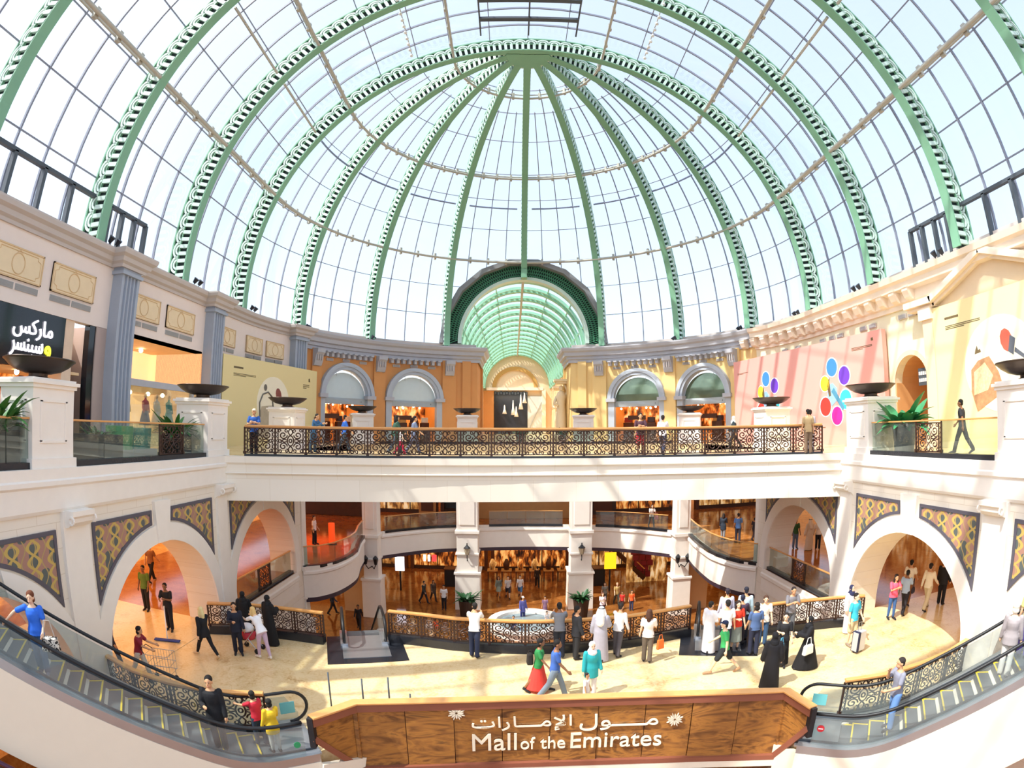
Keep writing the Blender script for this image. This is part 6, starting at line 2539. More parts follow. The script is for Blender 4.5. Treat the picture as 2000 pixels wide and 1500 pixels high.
def hand_parts(mb, p, i):
    s = (-1, 1)[i]
    w, f = p.wr[i], p.hd[i]
    side = V(s, 0, 0) - f * f.x * s
    if side.length < 0.1:
        side = V(0, 1, 0)
    side.normalize()
    b = f.cross(side).normalized()     # across the palm
    if b.y < 0:
        b = -b
    capsule(mb, [w, w + f * 0.045, w + f * 0.085], [0.028, 0.034, 0.036], 8)
    for k, (o, L, dz) in enumerate(((0.030, 0.072, 0.0), (0.010, 0.082, 0.0), (-0.010, 0.076, 0.0), (-0.029, 0.060, 0.0))):
        a = w + f * 0.085 + b * o
        capsule(mb, [a, a + f * L * 0.5 - side * 0.006, a + f * L * 0.92 - side * 0.026], [0.0105, 0.0098, 0.0085], 6)
    a = w + f * 0.03 + b * 0.026
    capsule(mb, [a, a + f * 0.032 + b * 0.026, a + f * 0.066 + b * 0.030 - side * 0.012], [0.013, 0.0115, 0.0095], 6)


def body_mesh(p, fem):
    mb = MB()
    ring_loft(mb, [((0, 0, z), rx * 0.97, ry * 0.97) for z, rx, ry in (TORSOF if fem else TORSO)], 16, p.J['T'])
    head_parts(mb, p)
    for i in (0, 1):
        k = 0.88 if fem else 1.0
        capsule(mb, [p.sh[i], p.sh[i].lerp(p.el[i], 0.5), p.el[i], p.el[i].lerp(p.wr[i], 0.35), p.wr[i]], [0.056 * k, 0.047 * k, 0.039 * k, 0.040 * k, 0.027 * k])
        hand_parts(mb, p, i)
        capsule(mb, [p.hips[i], p.hips[i].lerp(p.knees[i], 0.45), p.knees[i], p.knees[i].lerp(p.ank[i], 0.32), p.ank[i]], [0.086, 0.074, 0.053, 0.055, 0.036])
        capsule(mb, [p.ank[i] + V(0, -0.03, -0.035), p.ank[i].lerp(p.toe[i], 0.5) + V(0, 0, -0.01), p.toe[i]], [0.036, 0.036, 0.026])
    return remesh(mb, 0.0105, 2, 'body')


def shirt_mesh(p, fem, sleeve, length=0.84, loose=0.0):
    """sleeve: 0 none .. 1 elbow .. 2 wrist"""
    mb = MB()
    g = 0.022 + loose
    prof = [(z, rx, ry) for z, rx, ry in (TORSOF if fem else TORSO) if z > 0.86 and z < 1.47]
    rings = [((0, 0, length), prof[0][1] + g + 0.012, prof[0][2] + g + 0.012)] + [((0, 0, z), rx + g, ry + g) for z, rx, ry in prof if z > length + 0.03]
    rings[-1] = (rings[-1][0], 0.088, 0.075)
    ring_loft(mb, rings, 18, p.J['T'])
    for i in (0, 1):
        sh, e, w = p.sh[i], p.el[i], p.wr[i]
        if sleeve <= 1:
            t = 0.68 * sleeve
            if t > 0:
                capsule(mb, [sh, sh.lerp(e, t)], [0.067 + loose * .4, 0.063 + loose * .5])
        else:
            capsule(mb, [sh, sh.lerp(e, 0.5), e, e.lerp(w, 0.5), e.lerp(w, 0.97)], [0.067 + loose * .4, 0.061 + loose * .5, 0.054 + loose * .7, 0.049 + loose * .8, 0.042 + loose])
        mb.ball(sh, 0.066 + loose * .4, 10, 7)
    return remesh(mb, 0.0145, 3, 'top')


def trouser_mesh(p, kind):
    mb = MB()
    ring_loft(mb, [((0, 0, 0.83), .13, .105), ((0, 0, 0.90), .176, .130), ((0, 0, 0.97), .176, .128), ((0, 0, 1.03), .160, .120)], 18, p.J['T'])
    for i in (0, 1):
        h, k, a = p.hips[i], p.knees[i], p.ank[i]
        if kind == 'shorts':
            capsule(mb, [h, h.lerp(k, 0.5), h.lerp(k, 0.92)], [0.108, 0.102, 0.094])
        elif kind == 'slim':
            capsule(mb, [h, h.lerp(k, 0.45), k, k.lerp(a, 0.35), k.lerp(a, 0.95)], [0.098, 0.086, 0.064, 0.066, 0.048])
        else:
            capsule(mb, [h, h.lerp(k, 0.45), k, k.lerp(a, 0.5), k.lerp(a, 1.0)], [0.106, 0.096, 0.080, 0.076, 0.074])
    return remesh(mb, 0.0145, 3, 'trousers')


def shoe_mesh(p, i):
    mb = MB()
    if True:
        a, t = p.ank[i], p.toe[i]
        capsule(mb, [a + V(0, -0.035, -0.038), a.lerp(t, 0.55) + V(0, 0, -0.008), t + V(0, 0.012, 0.0)], [0.044, 0.045, 0.036])
        mb.ball(a + V(0, -0.01, -0.01), (0.046, 0.05, 0.05), 10, 7)
    return remesh(mb, 0.013, 2, 'shoe')


def robe_mesh(p, hem=0.30, sleeve_loose=0.03, low=0.03):
    mb = MB()
    T = p.J['T']
    ring_loft(mb, [((0, 0, z), rx, ry) for z, rx, ry in ((0.95, .20, .155), (1.10, .185, .145), (1.25, .195, .150), (1.36, .200, .140), (1.43, .150, .105), (1.48, .080, .075))], 18, T)
    fy = [(p.ank[i].y + p.toe[i].y) / 2 for i in (0, 1)]
    y0, y1 = min(fy) - 0.10, max(fy) + 0.10
    cy, ry = (y0 + y1) / 2, max(hem * 0.72, (y1 - y0) / 2 + 0.05)
    c = T(V(0, 0, 0.98))
    rings = []
    for t in (0, 0.25, 0.5, 0.75, 1.0):
        z = c.z + (low - c.z) * t
        rings.append(((0, c.y + (cy - c.y) * t, z), 0.20 + (hem - 0.20) * t, 0.155 + (ry - 0.155) * t))
    ring_loft(mb, rings, 20)
    for i in (0, 1):
        sh, e, w = p.sh[i], p.el[i], p.wr[i]
        capsule(mb, [sh, sh.lerp(e, 0.5), e, e.lerp(w, 0.6), e.lerp(w, 0.98)], [0.082, 0.078 + sleeve_loose * .4, 0.074 + sleeve_loose * .8, 0.068 + sleeve_loose, 0.060 + sleeve_loose * 1.2])
    return remesh(mb, 0.0165, 3, 'robe')


def skirt_mesh(p, hem_z, hem=0.24):
    mb = MB()
    c = p.J['T'](V(0, 0, 1.0))
    fy = [(p.ank[i].y * .6 + p.knees[i].y * .4) for i in (0, 1)]
    cy, ry = sum(fy) / 2, max(hem * 0.8, (max(fy) - min(fy)) / 2 + 0.09)
    ring_loft(mb, [((0, c.y + (cy - c.y) * t, c.z + (hem_z - c.z) * t), 0.165 + (hem - 0.165) * t, 0.125 + (ry - 0.125) * t) for t in (0, .15, .4, .7, 1)], 18)
    return remesh(mb, 0.016, 3, 'skirt')


def hair_mesh(p, kind):
    mb = MB()
    h = p.head
    T = lambda x, y, z: h + V(x, y, z)
    if kind == 'short':
        mb.ball(T(0, -0.021, 0.053), (0.086, 0.096, 0.089), 16, 12)
        mb.ball(T(0, -0.060, -0.01), (0.070, 0.050, 0.070), 12, 9)
    elif kind == 'long':
        mb.ball(T(0, -0.021, 0.053), (0.090, 0.098, 0.091), 16, 12)
        capsule(mb, [T(0, -0.055, 0.0), T(0, -0.085, -0.12), T(0, -0.095, -0.24)], [0.080, 0.085, 0.060], 12)
        for s in (-1, 1):
            capsule(mb, [T(s * 0.070, -0.015, 0.02), T(s * 0.085, -0.02, -0.09), T(s * 0.080, -0.03, -0.19)], [0.030, 0.034, 0.022], 8)
    elif kind == 'bob':
        mb.ball(T(0, -0.021, 0.052), (0.093, 0.100, 0.093), 16, 12)
        mb.ball(T(0, -0.050, -0.05), (0.092, 0.070, 0.085), 12, 9)
    elif kind == 'hijab':
        mb.ball(T(0, -0.026, 0.030), (0.098, 0.106, 0.108), 16, 12)
        mb.ball(T(0, -0.020, -0.075), (0.094, 0.092, 0.080), 14, 10)
        capsule(mb, [T(0, -0.02, -0.10), T(0, -0.015, -0.20)], [0.090, 0.145], 14)
        mb.ball(T(0, 0.03, -0.155), (0.10, 0.085, 0.06), 12, 8)
    elif kind == 'ghutra':
        mb.ball(T(0, -0.020, 0.045), (0.094, 0.104, 0.088), 16, 12)
        capsule(mb, [T(0, -0.06, 0.02), T(0, -0.115, -0.14), T(0, -0.14, -0.36)], [0.088, 0.115, 0.120], 14)
        for s in (-1, 1):
            capsule(mb, [T(s * 0.085, -0.02, 0.03), T(s * 0.115, -0.03, -0.12), T(s * 0.15, 0.03, -0.30), T(s * 0.13, 0.08, -0.44)], [0.036, 0.050, 0.055, 0.04], 10)
    elif kind == 'cap':
        mb.ball(T(0, -0.018, 0.058), (0.088, 0.100, 0.080), 16, 12)
        mb.ball(T(0, 0.095, 0.058), (0.066, 0.070, 0.012), 12, 6)
    return remesh(mb, 0.011, 2, 'hair')


CACHE = {}


def got(key, f, *a):
    if key not in CACHE:
        CACHE[key] = f(*a)
    return CACHE[key]


_em = MB()
_em.ball((0, 0, 0), (0.011, 0.007, 0.008), 8, 6)
EYE_ME = _em.mesh('eye', True)
EYE_ME.materials.append(M_EYE)
_em = MB()
_em.ball((0, 0, 0), (0.024, 0.006, 0.006), 8, 5)
LIP_ME = _em.mesh('mouth', True)
LIP_ME.materials.append(M_LIP)


def person(label, loc, facing, pose='stand', h=1.72, top=('shirt', '#ffffff'), bottom=('trousers', '#2a2c33'), hair=('short', '#241a16'), skin='mid', shoes='#26262a', fem=False, group=None, detail=True):
    """facing: degrees clockwise from straight away from the camera (90 = to the right)"""
    p = POSES[pose]
    o = thing('person', label, 'person', loc, group, -R(facing))
    k = h / 1.75
    o.scale = (k, k, k)

    def add(nm, me, m):
        c = bpy.data.objects.new(nm, me)
        COL.objects.link(c)
        c.parent = o
        c.material_slots[0].link = 'OBJECT'
        c.material_slots[0].material = m
        return c
    add('body', got(('body', pose, fem), body_mesh, p, fem), M_SKIN[skin])
    kind, col = top[0], top[1]
    if kind == 'robe':
        hem = top[2] if len(top) > 2 else 0.30
        add('robe', got(('robe', pose, hem), robe_mesh, p, hem), cloth(col))
    else:
        sl = {'vest': 0, 'tee': 1, 'shirt': 2, 'jacket': 2, 'tunic': 2}[kind]
        ln = {'tunic': 0.66, 'jacket': 0.78}.get(kind, 0.86)
        lo = 0.012 if kind in ('jacket', 'tunic') else 0.0
        add({'tee': 't_shirt', 'vest': 'vest'}.get(kind, kind), got(('top', pose, fem, sl, ln, lo), shirt_mesh, p, fem, sl, ln, lo), cloth(col))
    if bottom:
        if bottom[0] == 'skirt':
            add('skirt', got(('skirt', pose, bottom[2]), skirt_mesh, p, bottom[2]), cloth(bottom[1]))
        else:
            add(bottom[0] if bottom[0] != 'slim' else 'trousers', got(('bot', pose, bottom[0]), trouser_mesh, p, bottom[0]), cloth(bottom[1]))
    if shoes:
        for i in (0, 1):
            add('shoe', got(('shoe', pose, i), shoe_mesh, p, i), cloth(shoes))
    if hair:
        nm = {'hijab': 'head_scarf', 'ghutra': 'head_cloth', 'cap': 'cap'}.get(hair[0], 'hair')
        add(nm, got(('hair', pose, hair[0]), hair_mesh, p, hair[0]), cloth(hair[1]))
        if hair[0] == 'cap':
            add('hair', got(('hair', pose, 'short'), hair_mesh, p, 'short'), cloth('#241a16')).scale = (0.97, 0.97, 0.985)
        if hair[0] == 'ghutra':
            rm = got(('agal', pose), lambda: MB().tube([(p.head.x + 0.092 * cos(2 * pi * i / 20), p.head.y - 0.02 + 0.104 * sin(2 * pi * i / 20), p.head.z + 0.085) for i in range(20)], 0.013, 6, closed=True).mesh('agal', True))
            if not rm.materials:
                rm.materials.append(M_BLACKC)
            add('head_ring', rm, M_BLACKC)
    if detail:
        for s in (-1, 1):
            e = bpy.data.objects.new('eye', EYE_ME)
            COL.objects.link(e)
            e.parent = o
            e.location = p.head + V(s * 0.031, 0.088, 0.016)
        e = bpy.data.objects.new('mouth', LIP_ME)
        COL.objects.link(e)
        e.parent = o
        e.location = p.head + V(0, 0.096, -0.066)
    return o
# ---- people on the escalators
def on_step(at, s, w):
    x, y, _ = at(s, w, 0)
    return (x, y, esc_z(s, L1, 6.0) + 0.0)


person('woman in a bright blue top and jeans riding the left escalator, arm stretched out', on_step(atL, 5.4, 0.45), 150, 'point', 1.66, ('tee', '#2f6fe0'), ('trousers', '#3d5f86'), ('bob', '#6b3a22'), 'light', fem=True, shoes='#7a8aa0')
person('man in a black jacket and dark trousers near the foot of the left escalator', on_step(atL, 1.95, 0.42), 165, 'hold', 1.80, ('jacket', '#15161b'), ('trousers', '#2b2b2e'), ('short', '#15110f'), 'mid')
person('boy in a red shirt with white collar at the foot of the left escalator', on_step(atL, 1.0, 0.85), -60, 'reach', 1.36, ('tee', '#c8283c'), ('trousers', '#2c3a4c'), ('bob', '#17120f'), 'mid')
person('girl in a yellow top at the foot of the left escalator', on_step(atL, 0.75, 0.45), -50, 'hold', 1.36, ('tunic', '#f0c62a'), ('slim', '#e8e2da'), ('bob', '#15110f'), 'mid', fem=True)
person('man in a grey shirt and light jeans on the right escalator, hand at his mouth', on_step(atR, 1.95, 0.72), -75, 'mouth', 1.78, ('tee', '#8a8c9c'), ('trousers', '#6c93cc'), ('short', '#2a2220'), 'mid')
person('white haired woman in a grey jacket riding the upper right escalator', on_step(atR, 4.4, 0.62), 60, 'stand', 1.64, ('jacket', '#a29a9c'), ('trousers', '#dcd8d2'), ('bob', '#e6dcc8'), 'light', fem=True)
person('person in a yellow top beside the white haired woman on the right escalator', on_step(atR, 4.9, 1.0), 60, 'stand', 1.62, ('tee', '#e6d98a'), ('trousers', '#5a4a9a'), ('bob', '#c9b48c'), 'light', fem=True)

# ---- people on the concourse: label, (x, y), facing, pose, height, top, bottom, hair, skin, extra
A = [
    ('cleaner in black pushing a broad blue broom inside the left middle arch', (-11.6, 15.0), 165, 'sweep', 1.70, ('tee', '#1a1a1e'), ('trousers', '#1b1b20'), ('short', '#14100e'), 'dark', {}),
    ('man in an olive green t-shirt and black trousers in the left arch passage', (-13.66, 16.3), 170, 'relaxed', 1.74, ('tee', '#5d7a32'), ('trousers', '#1c1a1c'), ('short', '#14100e'), 'dark', {}),
    ('person in a brown top and black trousers far back in the left arch passage', (-15.9, 19.6), 0, 'walk', 1.74, ('tee', '#8a5a34'), ('trousers', '#17151a'), ('short', '#14100e'), 'mid', {}),
    ('boy in a maroon shirt and pale trousers pushing a wire cart by the front railing', (-10.1, 11.35), 70, 'push', 1.62, ('tee', '#8c1f30'), ('trousers', '#cfc8bc'), ('bob', '#15110f'), 'mid', {}),
    ('person in a pale cap and dark clothes half hidden by the left middle arch', (-11.25, 11.4), 80, 'walk', 1.66, ('shirt', '#2a2430'), ('trousers', '#241f28'), ('cap', '#cfd0d8'), 'mid', {}),
    ('blonde woman in a black jacket and leggings striding by the left arch', (-9.2, 13.6), -70, 'stride', 1.70, ('jacket', '#14151a'), ('slim', '#15151a'), ('long', '#e3cf94'), 'light', dict(fem=True, shoes='#c9b08c')),
    ('woman in a dark navy suit with a pale sash by the left back railing', (-8.4, 14.25), 150, 'hold', 1.70, ('jacket', '#1d2030'), ('trousers', '#1c1f2e'), ('short', '#2a1c16'), 'mid', dict(fem=True)),
    ('blonde woman in a white top and lilac trousers leaning over a pushchair', (-7.5, 14.25), -60, 'bow', 1.70, ('tee', '#f0eef0'), ('slim', '#c4aac0'), ('long', '#dcb878'), 'light', dict(fem=True, shoes='#e2d8cc')),
    ('woman in a black abaya at the left back railing, farther of the two', (-8.75, 15.5), -20, 'hold', 1.66, ('robe', '#101014'), None, ('hijab', '#0f0f13'), 'light', dict(fem=True)),
    ('woman in a black abaya at the left back railing, nearer the escalator', (-7.75, 15.35), 20, 'hold', 1.70, ('robe', '#0e0e12'), None, ('hijab', '#0d0d11'), 'light', dict(fem=True)),
    ('man in a white shirt and navy jeans leaning on the middle railing, alone', (-1.15, 15.75), 5, 'lean', 1.76, ('tee', '#f4f4f4'), ('trousers', '#28324e'), ('short', '#1a1411'), 'mid', {}),
    ('man in a grey t-shirt leaning on the middle railing beside the suited man', (1.45, 15.75), 0, 'lean', 1.76, ('tee', '#7d8088'), ('trousers', '#1f2533'), ('short', '#181210'), 'dark', {}),
    ('man in a dark suit turned sideways at the middle railing', (1.95, 15.55), 70, 'stand', 1.74, ('jacket', '#23242a'), ('trousers', '#26272b'), ('short', '#1a1411'), 'mid', {}),
    ('man in a grey kandura and white head cloth at the middle railing', (2.65, 15.3), 20, 'hold', 1.78, ('robe', '#a6a4b2', 0.27), None, ('ghutra', '#f2f2f2'), 'mid', {}),
    ('man in a white shirt and grey trousers at the railing right of the kandura', (3.25, 15.6), 40, 'reach', 1.74, ('shirt', '#eceaea'), ('trousers', '#57535a'), ('short', '#241a16'), 'mid', {}),
    ('woman in a white top and grey trousers standing with an orange bag', (4.05, 15.0), 20, 'hold', 1.70, ('tee', '#ece4e0'), ('trousers', '#6b6055'), ('long', '#4a2c1e'), 'light', dict(fem=True)),
    ('man in a blue t-shirt and grey trousers walking behind the sign parapet', (1.1, 12.95), 95, 'walk', 1.76, ('tee', '#3f66b4'), ('trousers', '#7c8c9c'), ('short', '#17120f'), 'dark', {}),
    ('woman in a green top and red sari skirt walking beside the man in blue', (0.7, 13.4), 100, 'walk', 1.62, ('tee', '#2f8a4a'), ('skirt', '#e0443c', 0.12), ('bob', '#17120f'), 'dark', dict(fem=True)),
    ('woman in a white hijab and teal striped shawl just behind the sign parapet', (2.05, 13.0), 170, 'stand', 1.62, ('tunic', '#2fb0b4'), ('trousers', '#e8e6ea'), ('hijab', '#f4f3f4'), 'light', dict(fem=True)),
    ('child with dark hair and white clothes beside the white hijab woman', (1.85, 12.4), 120, 'stand', 1.02, ('tee', '#f0eef2'), ('shorts', '#e4e2ea'), ('short', '#2a1c1a'), 'mid', {}),
    ('man in a white shirt and dark jeans at the front of the crowd', (6.55, 14.95), 10, 'relaxed', 1.80, ('tee', '#f6f6f8'), ('trousers', '#23283a'), ('short', '#1a1411'), 'mid', {}),
    ('man in a pale grey robe at the left edge of the crowd', (6.1, 15.25), 60, 'hold', 1.70, ('robe', '#dcdce4', 0.26), None, ('short', '#1a1411'), 'mid', {}),
    ('woman in a bright red top in the middle of the crowd', (7.0, 15.15), 185, 'hold', 1.66, ('tee', '#e63a22'), ('skirt', '#8f9a94', 0.35), ('long', '#2a1a14'), 'light', dict(fem=True)),
    ('man in a navy t-shirt and striped track trousers seen from behind in the crowd', (7.4, 14.6), 5, 'relaxed', 1.72, ('tee', '#4c6490'), ('trousers', '#232840'), ('bob', '#1c1512'), 'mid', {}),
    ('woman in a white blouse and blue jeans facing out of the crowd', (8.0, 15.2), 200, 'hold', 1.70, ('tee', '#f2ece2'), ('trousers', '#3a5a80'), ('bob', '#4a2e20'), 'light', dict(fem=True)),
    ('man in a pale blue shirt farthest back in the crowd', (7.65, 16.0), 20, 'stand', 1.80, ('shirt', '#c8e4f4'), ('trousers', '#2a2e3a'), ('short', '#1b1a2a'), 'mid', {}),
    ('man in a lilac white shirt at the back left of the crowd', (7.05, 16.2), 10, 'stand', 1.76, ('shirt', '#e4def0'), ('trousers', '#3a3448'), ('short', '#2a1f2a'), 'mid', {}),
    ('person in a dark plum top between the white shirts in the crowd', (7.35, 15.6), 30, 'fold', 1.68, ('shirt', '#4a3a4e'), ('trousers', '#2a2630'), ('short', '#23243a'), 'mid', {}),
    ('man in a green t-shirt, black shorts and cap walking in front of the crowd', (6.0, 13.65), -70, 'stride', 1.72, ('tee', '#3aa860'), ('shorts', '#23272c'), ('cap', '#1e2a4a'), 'light', dict(shoes='#b08c6c')),
    ('tall woman in a black abaya with her back turned by the sign parapet end', (6.85, 12.25), 25, 'stand', 1.68, ('robe', '#16141a'), None, ('hijab', '#121116'), 'light', dict(fem=True)),
    ('young woman in a black t-shirt and black skirt behind the tall abaya woman', (7.85, 13.5), 210, 'hold', 1.68, ('tee', '#1b1a1e'), ('skirt', '#17161a', 0.10), ('short', '#241a16'), 'light', dict(fem=True)),
    ('man in a grey t-shirt reading his phone against the right back railing', (9.2, 15.55), 190, 'phone', 1.76, ('tee', '#7c7a80'), ('trousers', '#5c6068'), ('short', '#241a1c'), 'mid', dict(shoes='#e8e8ec')),
    ('woman in a black abaya walking with a white handbag on the open floor', (8.5, 13.1), -75, 'walkhold', 1.64, ('robe', '#131217', 0.30), None, ('hijab', '#121116'), 'light', dict(fem=True)),
    ('man in a turquoise t-shirt and khaki shorts with a silver suitcase', (10.7, 13.9), 165, 'relaxed', 1.76, ('tee', '#3ec0e0'), ('shorts', '#d6c39a'), ('short', '#1c1512'), 'light', dict(shoes='#8a7a6a')),
    ('woman in a navy hijab and white coat behind the man in turquoise', (11.3, 15.0), 170, 'stand', 1.66, ('robe', '#e8dfe4', 0.25), None, ('hijab', '#22264a'), 'light', dict(fem=True)),
    ('woman in a pink top and blue jeans at the mouth of the right middle arch', (13.5, 15.2), 190, 'phone', 1.68, ('tee', '#ee5f7c'), ('slim', '#3a5f96'), ('long', '#2a1a16'), 'mid', dict(fem=True)),
    ('man in a pale blue shirt with a shoulder bag walking into the right arch', (14.3, 15.4), 60, 'walk', 1.68, ('tee', '#a8bed6'), ('trousers', '#241f24'), ('short', '#14100f'), 'dark', {}),
    ('man in a white t-shirt walking ahead of the shoulder bag man in the right arch', (15.2, 16.2), 55, 'walk', 1.78, ('tee', '#f2ead8'), ('trousers', '#8a5a34'), ('short', '#1a1411'), 'mid', {}),
    ('man dressed in cream walking away in the right arch', (15.35, 15.2), 70, 'walk', 1.82, ('shirt', '#efe4cc'), ('trousers', '#d8c8a4'), ('short', '#241a16'), 'mid', {}),
    ('man in a dark suit standing in the right arch passage', (16.3, 15.3), 60, 'stand', 1.80, ('jacket', '#1f2126'), ('trousers', '#1c1d22'), ('short', '#4a3a30'), 'light', {}),
    ('woman in a red jacket and black trousers at the right of the right arch passage', (16.8, 14.1), 80, 'walk', 1.70, ('jacket', '#e03228'), ('slim', '#1a1618'), ('long', '#241a16'), 'light', dict(fem=True)),
    # concourse level, beyond the bridge
    ('man in a white shirt and black trousers on the bulging left balcony', (-11.8, 30.4), 90, 'relaxed', 1.74, ('tee', '#efe0d8'), ('trousers', '#1d1a20'), ('short', '#3a2a24'), 'mid', {}),
    ('stout man in a blue shirt on the bulging right balcony', (13.6, 30.2), 15, 'relaxed', 1.80, ('tee', '#4f78b4'), ('trousers', '#34384a'), ('short', '#241a16'), 'mid', {}),
    ('woman in dark clothes beside the stout man on the right balcony', (13.1, 31.4), 40, 'hold', 1.64, ('tunic', '#26303e'), ('trousers', '#8a8f96'), ('long', '#241a16'), 'mid', dict(fem=True)),
    ('boy in black and white walking behind the stout man on the right balcony', (14.9, 30.6), 60, 'walk', 1.40, ('tee', '#22202a'), ('trousers', '#3a3238'), ('short', '#17120f'), 'dark', {}),
    ('woman with a pink bag walking on the rear balcony', (9.8, 36.7), 170, 'walkhold', 1.66, ('tee', '#f2e4dc'), ('slim', '#3c4450'), ('long', '#4a2e20'), 'light', dict(fem=True)),
    ('man in a beige kandura inside the right far arch', (16.6, 26.6), 0, 'stand', 1.78, ('robe', '#cdbca6', 0.27), None, ('ghutra', '#d8c8b4'), 'mid', {}),
    ('person in green and denim beside the beige kandura in the right far arch', (16.1, 27.4), 190, 'stand', 1.72, ('tee', '#2f5a34'), ('trousers', '#5a7090'), ('short', '#14100f'), 'dark', {}),
    ('woman in a white top and black trousers right of the beige kandura', (17.2, 26.6), 30, 'hold', 1.70, ('tee', '#f0ece8'), ('trousers', '#1f2026'), ('long', '#17120f'), 'mid', dict(fem=True)),
]
for lb, (x, y), fc, ps, h, tp, bt, hr, sk, ex in A:
    person(lb, (x, y, L1), fc, ps, h, tp, bt, hr, sk, detail=y < 20, **ex)

# ---- gallery level
A = [
    ('man in blue shirt and pale cap leaning on the left bridge railing end', (-9.75, 18.75), 160, 'fold', 1.72, ('tee', '#2f5fae'), ('trousers', '#22242c'), ('cap', '#d8c8b0'), 'mid', {}),
    ('woman in a dark green top crossing the bridge with a child', (-4.95, 22.6), 60, 'walk', 1.66, ('tunic', '#2c5246'), ('trousers', '#4a5a6a'), ('long', '#17120f'), 'mid', dict(fem=True)),
    ('small child in white and pink trousers on the bridge', (-4.6, 21.9), 80, 'walk', 1.12, ('tee', '#f4eef2'), ('trousers', '#d62a5c'), ('short', '#3a2a20'), 'light', {}),
    ('man in a blue grey shirt behind the small child on the bridge', (-4.2, 22.8), 70, 'walk', 1.64, ('tee', '#6b7896'), ('trousers', '#5a6078'), ('short', '#14100f'), 'mid', {}),
    ('person in a bright blue shirt on the bridge before the left terracotta arch', (-7.6, 23.6), 60, 'walk', 1.66, ('tee', '#2f6bd0'), ('trousers', '#3a4a5e'), ('short', '#17141a'), 'mid', {}),
    ('person in salmon pink crossing behind the bridge at the left', (-10.9, 28.4), 90, 'walk', 1.66, ('shirt', '#e0a090'), ('trousers', '#a87a70'), ('short', '#4a3428'), 'mid', {}),
    ('person in dark blue bending by the pedestal before the yellow hoarding', (-8.5, 22.0), 100, 'lean', 1.66, ('shirt', '#2e5a86'), ('trousers', '#2c4a66'), ('short', '#17120f'), 'mid', {}),
    ('woman in a plum top and red shorts leaning back on the bridge railing', (4.95, 20.35), 185, 'fold', 1.66, ('tee', '#4a2a36'), ('shorts', '#c8323c'), ('bob', '#1a1210'), 'mid', dict(fem=True, shoes='#c99a78')),
    ('person in white and dark trousers beside the woman in red shorts', (6.1, 21.2), 30, 'walk', 1.62, ('tee', '#f0e8ea'), ('trousers', '#343a52'), ('short', '#241a16'), 'mid', {}),
    ('man in a charcoal shirt and trousers walking behind the right glass balustrade', (14.4, 13.0), -25, 'walk', 1.74, ('tee', '#2c2c30'), ('trousers', '#29272b'), ('short', '#14100f'), 'dark', {}),
    ('man in khaki at the right end of the bridge railing', (11.1, 18.1), 10, 'stand', 1.66, ('tee', '#b49a72'), ('trousers', '#7a6450'), ('short', '#14100f'), 'mid', {}),
    ('woman in grey beside the man in khaki at the right end of the bridge', (11.7, 18.9), 20, 'stand', 1.66, ('tee', '#b4aab0'), ('trousers', '#8a8088'), ('short', '#1c1614'), 'mid', dict(fem=True)),
    ('person in black and teal passing the pedestal before the pink hoarding', (10.6, 24.2), -60, 'walk', 1.60, ('shirt', '#2a3a44'), ('trousers', '#1f2228'), ('hijab', '#e8f0f0'), 'mid', dict(fem=True)),
]
for lb, (x, y), fc, ps, h, tp, bt, hr, sk, ex in A:
    person(lb, (x, y, 0), fc, ps, h, tp, bt, hr, sk, detail=y < 20, **ex)

